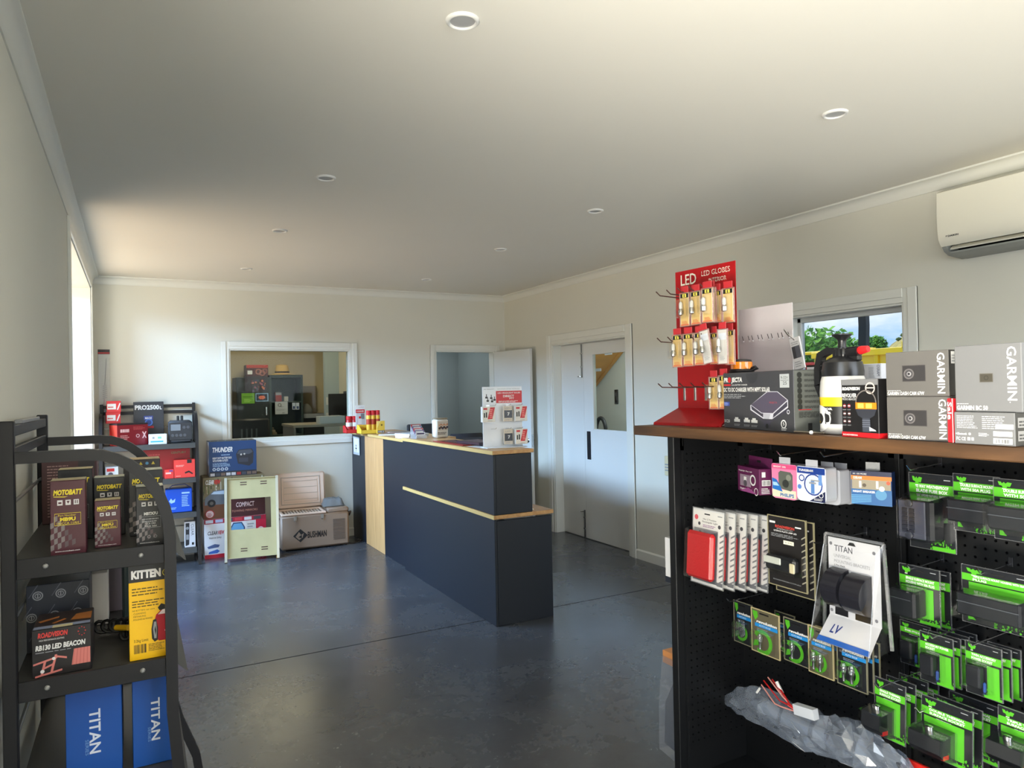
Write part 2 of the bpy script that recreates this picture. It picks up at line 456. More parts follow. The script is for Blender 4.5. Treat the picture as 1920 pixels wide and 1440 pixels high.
# door_1: open flush door in the back wall
w = MB(); casing(w, 'y', YB, -1, D1[0], D1[1], D1[2], D1[3], .068); d1 = struct(w, 'door_1', smooth=0)
hx, hy = D1[1] - .012, YB - .012; ex, ey = 4.008, 7.052
ang = math.atan2(ey - hy, ex - hx); dl = math.hypot(ex - hx, ey - hy)
lf = MB(); lf.box(0, dl, 0, .036, .012, 2.055, DOORP, .002)
leaf = lf.build('door_leaf', d1, smooth=0, loc=(hx, hy, 0), rot=(0, 0, ang))
kn = MB()                                     # lever and rose on both sides, latch plate
for s, y in ((-1, 0), (1, .036)):
    mx = Matrix.Translation((dl - .062, y, 1.0)) @ Matrix.Rotation(R(90 if s < 0 else -90), 4, 'X')
    kn.lathe([(.0, 0), (.027, 0), (.027, .006), (.022, .010), (.011, .012), (.010, .045), (.0, .045)], CHROME, 16, mx=mx)
    kn.tube([(dl - .062, y + s * .040, 1.0), (dl - .10, y + s * .042, 1.0), (dl - .165, y + s * .040, .998)], [.010, .009, .008], CHROME, 8)
kn.box(dl - .001, dl + .002, .006, .030, .93, 1.07, CHROME)
kn.build('door_handle', leaf)
# door_2: pair of white doors, right one with a glass panel
w = MB(); casing(w, 'x', XR, -1, D2[0], D2[1], D2[2], D2[3], .105, False, .135); d2 = struct(w, 'door_2', smooth=0)
w = MB(); LX = XR + .10; J2 = 6.245
w.box(LX, LX + .04, J2 + .002, D2[1] - .016, .008, 2.058, DOORP, .002); l1 = w.build('door_leaf', d2, smooth=0)
w = MB(); GY0, GY1, GZ0, GZ1 = 5.475, 6.075, 1.15, 1.945
for y0, y1, z0, z1 in ((D2[0] + .016, GY0, .008, 2.058), (GY1, J2 - .002, .008, 2.058), (GY0, GY1, .008, GZ0), (GY0, GY1, GZ1, 2.058)):
    w.box(LX, LX + .04, y0, y1, z0, z1, DOORP)
l2 = w.build('door_leaf', d2, smooth=0)
w = MB()
for y0, y1, z0, z1 in ((GY0, GY0 + .012, GZ0, GZ1), (GY1 - .012, GY1, GZ0, GZ1), (GY0, GY1, GZ0, GZ0 + .012), (GY0, GY1, GZ1 - .012, GZ1)):
    w.box(LX - .006, LX + .03, y0, y1, z0, z1, DOORP)
w.build('glazing_bead', l2, smooth=0)
g = MB(); g.box(LX + .014, LX + .020, GY0 + .005, GY1 - .005, GZ0 + .005, GZ1 - .005, clear('door_glass', tint=(.90, .95, .93), refl=.01, rough=.02, graze=.05)); g.build('pane', l2, smooth=0)
DK = M((58, 58, 62), .35, .6, name='dark_metal')
w = MB(); w.box(LX - .004, LX, 6.135, 6.20, .84, 1.135, DK, .001); w.box(LX - .007, LX - .003, 6.15, 6.185, 1.06, 1.10, M((30, 30, 32), .4), .001)
w.build('push_plate', l2, smooth=0)
for nm, z0, z1, zk in (('top_bolt', 1.70, 2.055, 1.715), ('bottom_bolt', .01, .30, .285)):
    w = MB(); w.box(LX - .007, LX, J2 + .012, J2 + .032, z0, z1, CHROME, .001)
    w.tube([(LX - .012, J2 + .022, z0), (LX - .012, J2 + .022, z1)], .005, CHROME)
    for q in (.3, .7): w.box(LX - .016, LX, J2 + .008, J2 + .036, z0 + (z1 - z0) * q, z0 + (z1 - z0) * q + .014, CHROME, .001)
    w.tube([(LX - .012, J2 + .022, zk), (LX - .03, J2 + .05, zk - .004), (LX - .03, J2 + .066, zk - .004)], .005, CHROME)
    w.build(nm, l1)
# door_3: the glazed side opening, mostly hidden by the depth of the wall
w = MB()
a, b = LO[0], LO[1]
for y0, y1 in ((a - .075, a), (b, b + .075)): w.box(XL, XL + .016, y0, y1, 0, LO[3] + .075, TRIM, .003)
w.box(XL, XL + .016, a, b, LO[3], LO[3] + .075, TRIM, .003)
w.box(XL - .352, XL, a, a + .012, 0, LO[3], TRIM); w.box(XL - .352, XL, b - .012, b, 0, LO[3], TRIM); w.box(XL - .352, XL, a, b, LO[3] - .012, LO[3], TRIM)
d3 = struct(w, 'door_3', smooth=0)
w = MB(); AL = M((70, 72, 74), .4, .5, name='alloy_frame'); x0, x1 = XL - .345, XL - .30
for y in (a + .012, (a + b) / 2 - .025, b - .062): w.box(x0, x1, y, y + .05, 0, LO[3] - .012, AL, .003)
w.box(x0, x1, a, b, LO[3] - .07, LO[3] - .012, AL, .003); w.box(x0, x1, a, b, 0, .05, AL, .003)
w.build('sash', d3, smooth=0)
g = MB(); g.box(x0 + .02, x0 + .026, a + .05, b - .05, .05, LO[3] - .06, clear('side_glass', refl=.01, rough=.01, graze=.03)); g.build('pane', d3, smooth=0)

# downlights in two rows
RING = M((225, 224, 220), .4, name='lamp_ring'); LENS = M((170, 171, 172), .25, name='lamp_lens')
rn = ['nearest', 'second', 'third', 'farthest']
for j, x in enumerate((.935, 2.705)):
    for i, y in enumerate((2.03, 3.84, 5.21, 6.90)):
        t = empty('ceiling_downlight', (x, y, CZ), 0, f"round white recessed downlight, {rn[i]} from the camera in the {'left' if j == 0 else 'right'} hand row", 'downlight', 'ceiling downlights')
        m = MB(); m.lathe([(.040, -.002), (.041, -.008), (.046, -.010), (.052, -.006), (.054, 0)], RING, 28); m.build('ring', t, smooth=60)
        m = MB(); m.lathe([(.0, -.004), (.026, -.0045), (.040, -.003), (.041, 0)], LENS, 24); m.build('lens', t, smooth=60)

# rooms beyond the openings
OW = M((205, 190, 158), .9, name='office_paint'); CW = M((176, 190, 194), .8, name='column_paint'); HWM = M((160, 170, 172), .85, name='hall_paint')
w = MB(); w.box(-.9, 2.72, 10.9, 11.0, 0, 2.7, OW); w.box(-1.0, -.9, YB + .12, 11, 0, 2.7, OW); w.box(2.62, 2.72, YB + .12, 10.9, 0, 2.7, M((196, 190, 172), .9)); struct(w, 'wall_office', smooth=0)
w = MB(); w.box(2.42, 2.62, 10.2, 10.3, 0, 2.7, CW); struct(w, 'wall_office_column', smooth=0)
w = MB(); w.box(-1, 2.72, YB + .12, 11, 2.7, 2.8, CEIL); struct(w, 'ceiling_office', smooth=0)
w = MB(); w.box(2.72, 4.6, 9.6, 9.7, 0, 2.7, HWM); w.box(4.24, 4.34, YB + .12, 9.6, 0, 2.7, HWM); struct(w, 'wall_hall', smooth=0)
w = MB(); w.box(2.72, 4.6, YB + .12, 9.7, 2.7, 2.8, CEIL); struct(w, 'ceiling_hall', smooth=0)
WW = M((226, 232, 226), .8, name='workshop_paint')
w = MB(); w.box(5.9, 6.0, 5.3, 10, 0, 3.2, WW); w.box(4.24, 6.0, 5.2, 5.3, 0, 3.2, WW); w.box(4.34, 5.9, 9.9, 10, 0, 3.2, WW); w.box(4.24, 4.26, 5.3, YB, CZ + .12, 3.2, WW); struct(w, 'wall_workshop', smooth=0)
w = MB(); w.box(4.24, 6.0, 5.2, 10, 3.2, 3.3, CEIL); struct(w, 'ceiling_workshop', smooth=0)
# ---------------------------------------------------------------- behind the glass: office, stair, yard
def boxo(name, x0, x1, y0, y1, z0, z1, mat, b=.003, label=None, cat=None, parent=None, group=None):
    m = MB(); m.box(x0, x1, y0, y1, z0, z1, mat, b); return tag(m.build(name, parent, smooth=0), label, cat, group)
CAB = M((58, 72, 68), .4, .2, name='cabinet_green'); CABD = M((40, 46, 46), .5, name='cabinet_dark')
# office cabinet
cy = 10.4
def ox(px): return W(px, 720, Y=cy).x
def oz(py, px=520): return W(px, py, Y=cy).z
t = empty('office_cabinet', ((ox(443) + ox(568)) / 2, cy, 0), 0, 'dark green steel cabinet with open shelf seen through the office window', 'cabinet')
X0, X1, ZT = ox(443) - t.location.x, ox(568) - t.location.x, oz(703)
XM = ox(505) - t.location.x
m = MB(); m.box(X0, XM, 0, .45, 0, ZT - .03, CABD, .004); m.build('cupboard', t, smooth=0)
m = MB(); m.box(X0 + .02, XM - .02, -.012, 0, .05, ZT - .05, CABD, .003); dr = m.build('door', t, smooth=0)
m = MB(); m.box(XM - .06, XM - .04, -.04, -.012, 1.3, 1.42, CHROME, .003); m.build('handle', dr, smooth=0)
m = MB(); m.box(XM, X1, .40, .45, 0, ZT, CAB); m.box(XM, XM + .03, 0, .42, 0, ZT, CAB, .004); m.box(X1 - .03, X1, 0, .42, 0, ZT, CAB, .004); m.box(XM, X1, 0, .42, ZT - .04, ZT, CAB, .004); m.build('carcass', t, smooth=0)
for z in (1.49, 1.02, .55):
    m = MB(); m.box(XM + .03, X1 - .03, .0, .40, z - .02, z, CAB, .003); m.build('shelf', t, smooth=0)
def owall(name, px0, py0, px1, py1, mat, label, cat, y=None, th=.006, deco=None):
    y = cy - .013 if y is None else y
    a = W(px0, py1, Y=y); b_ = W(px1, py0, Y=y)
    P = Pkg(name, label, cat, (a.x, y - th, a.z), 0, b_.x - a.x, b_.z - a.z, th, mat, bev=.0005)
    if deco: deco(P)
    return P.done()
def fl(P):
    P.rect(.08, .1, .84, .8, M((20, 26, 48), .4))
    for k in range(6): P.disc(.5 + .16 * math.cos(k), .48 + .1 * math.sin(k), .1, M((226, 120, 90), .5))
owall('picture', 479, 737, 503, 753, M((130, 170, 200), .4), 'small blue bordered flower picture on the office cabinet door', 'picture', deco=fl)
def gr(P):
    P.rect(.1, .62, .8, .06, M((60, 110, 24), .5)); P.lines(.2, .15, .6, .35, 3, M((170, 220, 110), .5))
owall('notice', 453, 737, 477, 757, M((112, 170, 50), .5), 'bright green notice on the office cabinet door beside the flower picture', 'sign', deco=gr)
def dk(P):
    rnd = random.Random(5)
    for k in range(40): P.disc(rnd.uniform(.3, .95), rnd.uniform(.08, .75), rnd.uniform(.015, .06), M(rnd.choice([(150, 90, 110), (90, 70, 110), (190, 110, 80), (70, 80, 90)]), .5), n=7)
owall('poster', 459, 705, 500, 736, M((46, 36, 40), .4), 'dark poster with crowded purple picture high on the office cabinet door', 'poster', deco=dk)
def qq(P):
    P.disc(.36, .74, .14, BLACK, r0=.10); P.rect(.42, .60, .12, .03, BLACK); P.lines(.52, .58, .3, .08, 1, GREY); P.lines(.1, .3, .7, .14, 2, GREY); P.rect(.55, .06, .2, .08, GREY)
owall('certificate', 516, 753, 539, 777, M((186, 190, 192), .6), 'white certificate with a large letter Q standing in the office cabinet', 'sign', y=cy - .002, deco=qq)
for i, (a, b_) in enumerate(((548, 554), (555, 561))):
    owall('card', a, 755, b_, 768, M((196, 206, 220), .5), f"small white and blue card on the office cabinet, {'left' if i == 0 else 'right'} one of the two", 'card', y=cy - .002, deco=lambda P: P.rect(.2, .1, .6, .4, M((44, 62, 104), .5)))
p, w_, h_ = fit(462, 503, 703, 682, Y=cy + .1)
P = Pkg('carton', 'red carton with chain picture on top of the office cabinet', 'box', (p.x, cy + .1, ZT - .03), 0, w_, h_ + .02, .25, M((72, 26, 24), .5))
P.rect(0, .75, 1, .25, M((176, 54, 36), .5)); P.rect(.05, .25, .22, .3, WHITE); P.disc(.55, .45, .14, M((170, 110, 90), .4), r0=.09); P.disc(.72, .35, .14, M((160, 100, 84), .4), r0=.09); P.disc(.84, .5, .12, M((160, 100, 84), .4), r0=.08); P.done()
# hat
ST = M((202, 168, 96), .8, name='straw', noise=.15, nscale=60)
t = empty('straw_hat', ((ox(510) + ox(557)) / 2, cy + .18, ZT + .005), 0, 'straw sun hat with dark band on top of the office cabinet', 'hat')
m = MB(); m.lathe([(.0, .14), (.05, .148), (.085, .135), (.10, .04), (.105, .018), (.13, .012), (.19, .004), (.20, .0), (.19, -.002), (.10, .006)], ST, 24); m.build('crown_and_brim', t, smooth=60)
m = MB(); m.lathe([(.1035, .022), (.1015, .05), (.0985, .05), (.10, .022)], M((44, 36, 30), .8), 24); m.build('hat_band', t, smooth=60)
p, w_, h_ = fit(517, 528, 741, 724, Y=cy + .1)
P = Pkg('book_box', 'small red and white box on the open shelf of the office cabinet', 'box', (p.x, cy + .1, 1.49), 0, w_, .13, .08, M((150, 44, 40), .5)); P.rect(0, .7, 1, .3, GREY); P.done()
p, w_, h_ = fit(533, 541, 741, 733, Y=cy + .08)
boxo('tea_light_box', p.x, p.x + .055, cy + .08, cy + .13, 1.49, 1.56, M((190, 190, 180), .5), label='tiny white block on the open shelf of the office cabinet', cat='box')
# desk with clutter
dz = .745; DT = M((150, 140, 122), .5, name='desk_top')
dx0 = 1.62
t = empty('office_desk', (dx0, 8.5, 0), 0, 'grey office desk with open side under the office window', 'desk')
a = W(544, 793, Y=9.3)
m = MB(); m.box(.02, .96, 0, .75, a.z - .03, a.z, DT, .003); m.build('desktop', t, smooth=0)
for x in (.03, .93): 
    m = MB(); m.box(x, x + .025, .03, .72, 0, a.z - .03, M((120, 116, 108), .5)); m.build('side_panel', t, smooth=0)
DZ = a.z
boxo('document_tray', dx0 + .35, dx0 + .65, 8.58, 8.8, DZ, DZ + .09, M((196, 196, 190), .5), label='white paper tray on the office desk', cat='tray')
m = MB(); m.box(dx0 + .55, dx0 + .9, 8.98, 9.0, DZ + .09, DZ + .36, M((24, 24, 28), .3), .004); m.box(dx0 + .7, dx0 + .75, 8.985, 9.03, DZ, DZ + .2, BLACK); m.box(dx0 + .6, dx0 + .85, 8.93, 9.08, DZ, DZ + .012, BLACK)
tag(m.build('monitor', smooth=0), 'black computer monitor on the office desk', 'monitor')
m = MB(); CH = M((34, 36, 38), .5, name='office_chair_black'); m.box(1.12, 1.58, 9.75, 9.8, .62, 1.28, CH, .03); tt = tag(m.build('office_chair', smooth=40), 'black office chair with slatted back in the office', 'chair')
m = MB()
for k in range(4): m.box(1.22 + k * .06, 1.24 + k * .06, 9.738, 9.75, .9, 1.15, M((80, 86, 86), .4))
m.build('back_slat', tt, smooth=0)
m = MB(); m.box(1.10, 1.60, 9.26, 9.75, .42, .50, CH, .03); m.build('seat', tt, smooth=40)
m = MB(); m.tube([(1.35, 9.5, .42), (1.35, 9.5, .08)], .03, CH)
for k in range(5):
    q = k * 2 * math.pi / 5; m.tube([(1.35, 9.5, .09), (1.35 + .28 * math.cos(q), 9.5 + .28 * math.sin(q), .03)], .03, CH, 6)
m.build('pedestal', tt)
for k, (w_, c_) in enumerate(((.34, (120, 110, 92)), (.30, (150, 140, 120)), (.26, (110, 104, 90)))):
    x = 1.62; boxo('book', x - w_ / 2, x + w_ / 2, cy + .06, cy + .3, 1.02 + k * .035, 1.053 + k * .035, M(c_, .6), label=f"{('lowest','middle','topmost')[k]} tan book of the pile in the office cabinet", cat='book', group='books in the office cabinet')
for i, z in enumerate((1.47, 1.13)):
    p = W(618, 752 if i == 0 else 781, Y=10.2); m = MB(); m.box(p.x - .05, p.x + .05, 10.192, 10.2, p.z - .055, p.z + .055, WHITE, .003); m.box(p.x - .012, p.x + .012, 10.188, 10.192, p.z - .02, p.z + .02, GREY)
    tag(m.build('light_switch', smooth=0), f"white switch plate on the pale office column, {'upper' if i == 0 else 'lower'} one", 'switch')
m = MB(); a = W(631, 734, Y=9.9); m.box(2.60, 2.619, 8.3, 9.9, .9, a.z, M((30, 30, 34), .4), .003); tag(m.build('pin_board', smooth=0), 'dark board on the office side wall right of the column', 'board')
m = MB(); a = W(569, 724, Y=10.85); m.box(2.16, 2.44, 10.84, 10.88, .8, a.z, M((126, 112, 84), .7), .003); tag(m.build('cork_board', smooth=0), 'brown board on the office wall right of the cabinet', 'board')
m = MB(); m.box(2.17, 2.50, 10.5, 10.8, .0, 1.30, M((40, 44, 46), .5), .004); m.box(2.17, 2.50, 10.47, 10.5, 1.24, 1.30, GREY); tag(m.build('filing_cabinet', smooth=0), 'dark filing cabinet beside the green office cabinet', 'cabinet')
m = MB(); m.lathe([(.0, 0), (.08, 0), (.09, .05), (.06, .11), (.03, .14), (0, .15)], M((130, 130, 122), .6), 12, c=(2.24, 10.62, 1.30)); tag(m.build('soft_bag', smooth=60), 'pale crumpled bag on the filing cabinet', 'bag')

# timber stair, hose and remote seen through the door glass
PLY = M((196, 140, 66), .6, name='pine', noise=.12, nscale=6)
t = empty('timber_stair', (4.95, 7.2, 0), 0, 'pine staircase seen from below through the door glass', 'stairs')
lo = W(1113, 732, X=5.85); up = W(1173, 655, X=5.85)
sl = (up.z - lo.z) / (up.y - lo.y)
def sz(y): return lo.z + (y - lo.y) * sl
ya, yb = lo.y - 1.35, min(9.8, lo.y + 1.2)
for x0, x1 in ((0, .05), (.85, .90)):
    m = MB(); m.prism([(ya - 7.2, sz(ya)), (yb - 7.2, sz(yb)), (yb - 7.2, sz(yb) + .36), (ya - 7.2, sz(ya) + .36)], x0, x1, 'x', PLY); m.build('stringer', t, smooth=0)
k = 0; y = ya
while y < yb - .1:
    m = MB(); z = sz(y) + .12; m.box(.05, .85, y - 7.2 - .13, y - 7.2 + .13, z, z + .035, PLY, .003); m.build('tread', t, smooth=0)
    y += .27; k += 1
m = MB()
for px, py in ((1141, 663), (1121, 694)):
    q = W(px, py, X=4.95); m.box(-.006, 0, q.y - 7.2 - .07, q.y - 7.2 + .07, q.z - .015, q.z + .02, GREY)
m.build('bracket', t, smooth=0)
m = MB(); m.prism([(ya - 7.2, sz(ya) + .02), (yb - 7.2, sz(yb) + .02), (yb - 7.2, sz(yb) + .05), (ya - 7.2, sz(ya) + .05)], .05, .85, 'x', PLY); m.build('soffit_board', t, smooth=0)
q = W(1157, 744, X=5.9); m = MB(); m.box(5.878, 5.9, q.y - .035, q.y + .035, q.z - .1, q.z + .1, BLACK, .006); m.box(5.875, 5.878, q.y - .02, q.y + .02, q.z + .01, q.z + .06, M((70, 76, 80), .3)); tag(m.build('wall_remote', smooth=0), 'black handset mounted on the workshop wall behind the door glass', 'handset')
q = W(1118, 808, X=4.7); q2 = W(1136, 808, X=4.7); m = MB(); cyy, cz = (q.y + q2.y) / 2, q.z; rr = abs(q.y - q2.y) / 2
m.tube([(4.7, cyy + rr, 0.02)] + [(4.7, cyy + rr * math.cos(R(a)), cz + rr * 1.6 * math.sin(R(a))) for a in range(0, 181, 15)] + [(4.7, cyy - rr * 1.1, cz - .3)], .022, M((26, 26, 28), .5), 10)
tag(m.build('vacuum_hose'), 'black looped hose behind the door glass', 'hose')
# yard beyond the right window
GRD = M((150, 142, 124), .9, name='yard_gravel', noise=.12, nscale=3)
m = MB(); m.box(6.1, 120, -60, 110, -.6, -.15, GRD); m.box(-40, -.75, -30, 40, -.6, -.12, M((176, 166, 148), .9, name='yard_concrete')); struct(m, 'ground_yard', smooth=0)
HILL = M((166, 152, 92), .95, name='dry_hill', noise=.4, nscale=.35)
def hill():
    m = MB(); n = 60; vs = []; fs = []
    rnd = random.Random(4)
    for i in range(n + 1):
        for j in range(12):
            x = 56 + j * 3.2; q = .95 - i * .011; t_ = max(0, min(2.2, (.705 - q) / .055))
            top = x * (.030 + .058 * (1 - math.exp(-1.5 * t_)) + .012 * t_)
            vs.append((x, x * q, -.3 + top * math.sin(math.pi * (j / 11) * .5) + rnd.uniform(-.25, .25)))
    for i in range(n):
        for j in range(11): fs.append((i * 12 + j, i * 12 + j + 1, (i + 1) * 12 + j + 1, (i + 1) * 12 + j))
    m.add(vs, fs, HILL); o = m.build('hill', smooth=80); o['kind'] = 'structure'
    b = MB(); BU = M((74, 92, 44), .95, name='scrub')
    for k in range(150):
        i = rnd.randrange(20, n - 8); j = rnd.randrange(1, 11); p = vs[i * 12 + j]; r = rnd.uniform(.25, .7)
        b.lathe([(0, -.2), (r, .1), (r * .7, r * .7), (0, r)], BU, 6, c=(p[0] + rnd.uniform(-1, 1), p[1] + rnd.uniform(-.6, .6), p[2]))
    b.build('scrub', smooth=0)['kind'] = 'stuff'
hill()
LEAF = [M(c_, .8, name='leaf') for c_ in ((96, 158, 48), (128, 186, 64), (66, 122, 40))]
def tree(px, py, Xd, h, r, label, sd, flat=.7):
    p = W(px, py, X=Xd); rnd = random.Random(sd)
    t = empty('tree', (p.x, p.y, -.15), 0, label, 'tree', 'trees in the yard')
    zc = p.z + .15
    m = MB(); m.tube([(0, 0, 0), (.1, .05, zc * .5), (0, 0, zc)], [.22, .16, .1], M((88, 70, 52), .9), 8)
    for k in range(5):
        a = k * 1.3; m.tube([(0, 0, zc * .6), (r * .5 * math.cos(a), r * .5 * math.sin(a), zc + .2)], [.08, .04], M((88, 70, 52), .9), 6)
    m.build('trunk', t)
    m = MB()
    for k in range(2600):
        u = rnd.uniform(0, 1) ** .4; th = rnd.uniform(0, 6.283); ph = math.acos(rnd.uniform(-.5, 1))
        rr = r * u * (1 + .25 * math.sin(3 * th + sd) * math.sin(2 * ph))
        c = Vector((rr * math.sin(ph) * math.cos(th), rr * math.sin(ph) * math.sin(th), zc + flat * rr * math.cos(ph)))
        a = Vector((rnd.uniform(-1, 1), rnd.uniform(-1, 1), rnd.uniform(-1, 1))).normalized() * rnd.uniform(.10, .2); b = a.orthogonal().normalized() * rnd.uniform(.07, .13)
        m.add([c - a, c - b, c + a, c + b], [(0, 1, 2, 3)], LEAF[rnd.randrange(3)])
    m.build('foliage', t, smooth=0, fix=False)
tree(1522, 672, 26, 4, 2.0, 'broad green tree left of the black pole beyond the window', 3, .62)
tree(1566, 684, 32, 4, 1.8, 'lower green tree behind the sprayer beyond the window', 8, .6)
tree(1630, 652, 40, 5, .9, 'small tree just right of the black pole beyond the window', 11, .7)
# yellow tipper truck
YT = M((246, 212, 18), .4, name='truck_yellow'); p0 = W(1528, 652, X=14); p1 = W(1700, 652, X=14)
t = empty('tipper_truck', (14, (p0.y + p1.y) / 2, -.15), 0, 'yellow tipper truck parked in the yard beyond the window', 'truck')
cyy = t.location.y; zt = 2.42
m = MB(); m.box(0, 2.2, -2.6, 1.15, .95, zt - .05, YT, .03); 
for y in (-2.3, -1.7, -1.1, -.5, .1, .7): m.box(-.06, 0, y, y + .09, .95, zt, YT, .01)
m.box(-.09, 0, -2.6, 1.15, zt - .1, zt + .04, YT, .01); m.box(-.07, 0, -2.6, 1.15, 1.55, 1.63, YT, .01); m.build('tray_body', t, smooth=0)
m = MB(); m.box(-.09, .03, -2.5, -2.35, zt, zt + .22, YT, .01); m.box(-.09, .03, -1.2, -1.05, zt, zt + .16, YT, .01); m.build('tray_post', t, smooth=0)
m = MB(); m.box(-.05, .05, -.4, 1.9, zt + .0, zt + .07, YT, .01); m.build('side_rail', t, smooth=0)
m = MB(); m.box(.1, 2.1, 1.25, 2.6, .8, 2.25, M((170, 40, 34), .35), .08); cb = m.build('cab', t, smooth=40)
m = MB(); m.box(.08, .11, 1.45, 2.3, 1.5, 2.1, M((30, 40, 48), .1)); m.build('cab_window', cb, smooth=0)
for y in (-1.9, -1.1, 1.8):
    m = MB(); m.lathe([(.0, -.14), (.3, -.14), (.46, -.12), (.48, 0), (.46, .12), (.3, .14), (0, .14)], M((28, 28, 28), .8), 18, mx=Matrix.Translation((.2, y, .48)) @ Matrix.Rotation(R(90), 4, 'Y')); m.build('wheel', t)
m = MB(); m.box(.3, 1.9, -2.5, 2.4, .6, .95, DK, .02); m.build('chassis', t, smooth=0)
# dark pole in the yard close to the window
q = W(1620, 640, X=6.9)
m = MB(); m.tube([(q.x, q.y - .02, -.15), (q.x, q.y, 1.6)], .045, GREY, 10); pl = tag(m.build('yard_pole'), 'tall dark pole standing just outside the yard window', 'pole')
m = MB(); m.bar([(q.x, q.y + .005, 1.95), (q.x, q.y - .005, 2.2), (q.x, q.y + .03, 3.6)], (.03, 0, 0), .045, M((9, 11, 14), .4)); m.build('upper_sleeve', pl, smooth=0)
# ---------------------------------------------------------------- reception counter
NAVY = M((21, 27, 37), .42, name='charcoal_laminate'); OAK = M((222, 178, 124), .42, name='oak_laminate', noise=.05, nscale=4)
EDGE = M((196, 166, 104), .45, name='pale_edge')
def wood(name, c1, c2, scale, rough=.45, stretch=(1, 8, 8), bump=.1):
    m = bpy.data.materials.new(name); m.use_nodes = True; nt = m.node_tree; b = nt.nodes['Principled BSDF']
    t = N(nt, 'ShaderNodeTexCoord'); mp = N(nt, 'ShaderNodeMapping'); mp.inputs['Scale'].default_value = stretch
    x = N(nt, 'ShaderNodeTexNoise'); x.inputs['Scale'].default_value = scale; x.inputs['Detail'].default_value = 8; x.inputs['Distortion'].default_value = 1.2
    r = N(nt, 'ShaderNodeValToRGB'); e = r.color_ramp.elements
    e[0].position = .32; e[0].color = lin(c1); e[1].position = .68; e[1].color = lin(c2)
    nt.links.new(t.outputs['Object'], mp.inputs[0]); nt.links.new(mp.outputs[0], x.inputs['Vector']); nt.links.new(x.outputs['Fac'], r.inputs[0])
    nt.links.new(r.outputs[0], b.inputs['Base Color']); b.inputs['Roughness'].default_value = rough
    bp = N(nt, 'ShaderNodeBump'); bp.inputs['Strength'].default_value = bump; bp.inputs['Distance'].default_value = .004
    nt.links.new(x.outputs['Fac'], bp.inputs['Height']); nt.links.new(bp.outputs[0], b.inputs['Normal'])
    return m
OAKV = wood('oak_panel', (186, 140, 90), (206, 162, 108), 3, .42, (8, 8, .8), .02)
OAKT = wood('oak_top', (180, 134, 84), (202, 160, 106), 3, .38, (8, .8, 8), .02)
cx0, cx1, y0, y1 = 2.118, 2.565, 4.25, 6.06
t = empty('reception_desk', (cx0, y0, 0), 0, 'two tier charcoal reception desk with oak ledge and oak top', 'desk')
L = y1 - y0
def part(name, x0, x1, ya, yb, z0, z1, mat, b=.002, parent=None, **k):
    m = MB(); m.box(x0, x1, ya, yb, z0, z1, mat, b); return m.build(name, parent or t, smooth=0, **k)
part('front_panel', 0, .018, .001, L, 0, .714, NAVY); part('end_panel', .018, .447, 0, .018, 0, .705, NAVY)
part('end_panel', .018, .447, L - .018, L, 0, .714, NAVY)
part('ledge', -.004, .462, -.004, L, .716, .742, OAKT); part('ledge_edge', -.007, -.004, -.006, L, .716, .742, EDGE, 0)
part('riser_front', 0, .018, 0, L, .744, 1.148, NAVY); part('riser_end', .018, .296, 0, .018, .744, 1.148, NAVY); part('riser_back', .278, .296, .018, L, .744, 1.148, NAVY)
part('desk_top', -.006, .312, -.006, L, 1.15, 1.175, OAKT); part('top_edge', -.009, -.006, -.008, L, 1.15, 1.175, EDGE, 0)
part('cable_grommet', .31, .335, .05, .075, .742, .752, WHITE, .003)
t = empty('counter_unit', (2.145, 6.075, 0), 0, 'tall counter unit with one oak panel between charcoal panels, against the back wall', 'counter')
L = YB - 6.07 - .004
part('front_panel', .0, .018, .0, .635, 0, 1.133, NAVY); part('oak_panel', -.001, .017, .637, 1.257, 0, 1.133, OAKV); part('front_panel', .0, .018, 1.259, L, 0, 1.133, NAVY)
part('end_panel', .018, .45, 0, .018, 0, 1.133, NAVY); part('inner_shelf', .018, .43, .018, L, .70, .72, OAKT); part('back_panel', .44, .455, .018, L, .3, 1.133, NAVY)
part('counter_top', -.018, .50, .0, L, 1.135, 1.160, OAKT); part('top_edge', -.021, -.018, .0, L, 1.135, 1.160, EDGE, 0)
# sign plate on the far charcoal panel
p0 = W(663, 851, X=2.139); p1 = W(673, 820, X=2.139)
P = Pkg('sign_plate', 'small white framed sign stuck on the far end of the counter front', 'sign', (2.137, p0.y, p0.z), -90, abs(p0.y - p1.y) + .02, p1.z - p0.z, .002, M((176, 182, 188), .4), bev=.0004)
P.rect(.12, .14, .76, .78, M((226, 232, 240), .4)); P.rect(.36, .44, .22, .12, GREY); P.rect(.36, .3, .22, .1, BLACK); P.poly([(.36, .2), (.5, .26), (.5, .18)], BLACK); P.done()

# chairs behind the counter
CHB = M((38, 40, 46), .5, name='chair_black')
def chair(label, x, y, z, w, yaw, rnd_=.03, th=.05, h=.5):
    t = empty('desk_chair', (x, y, 0), yaw, label, 'chair', 'desk chairs behind the counter')
    m = MB(); m.box(-w / 2, w / 2, -th / 2, th / 2, z - h, z, CHB, rnd_); m.build('backrest', t, smooth=40)
    m = MB(); m.box(-w / 2, w / 2, -.48, -.02, .42, .50, CHB, .03); m.build('seat', t, smooth=40)
    m = MB(); m.box(-.03, .03, th / 2, th / 2 + .02, .46, z - h + .15, CHB, .004); m.build('back_bar', t, smooth=0)
    m = MB(); m.tube([(0, -.25, .42), (0, -.25, .07)], .028, DK)
    for k in range(5):
        a = k * 1.2566; m.tube([(0, -.25, .09), (.27 * math.cos(a), -.25 + .27 * math.sin(a), .035)], .028, DK, 6)
    m.build('pedestal', t)
a = W(760, 797, Y=7.62); b = W(837, 802, Y=7.62)
chair('black desk chair with square back behind the picture tin on the counter', (a.x + b.x) / 2 + .02, 7.62, a.z + .005, b.x - a.x, R(0), .012, .04, .42)
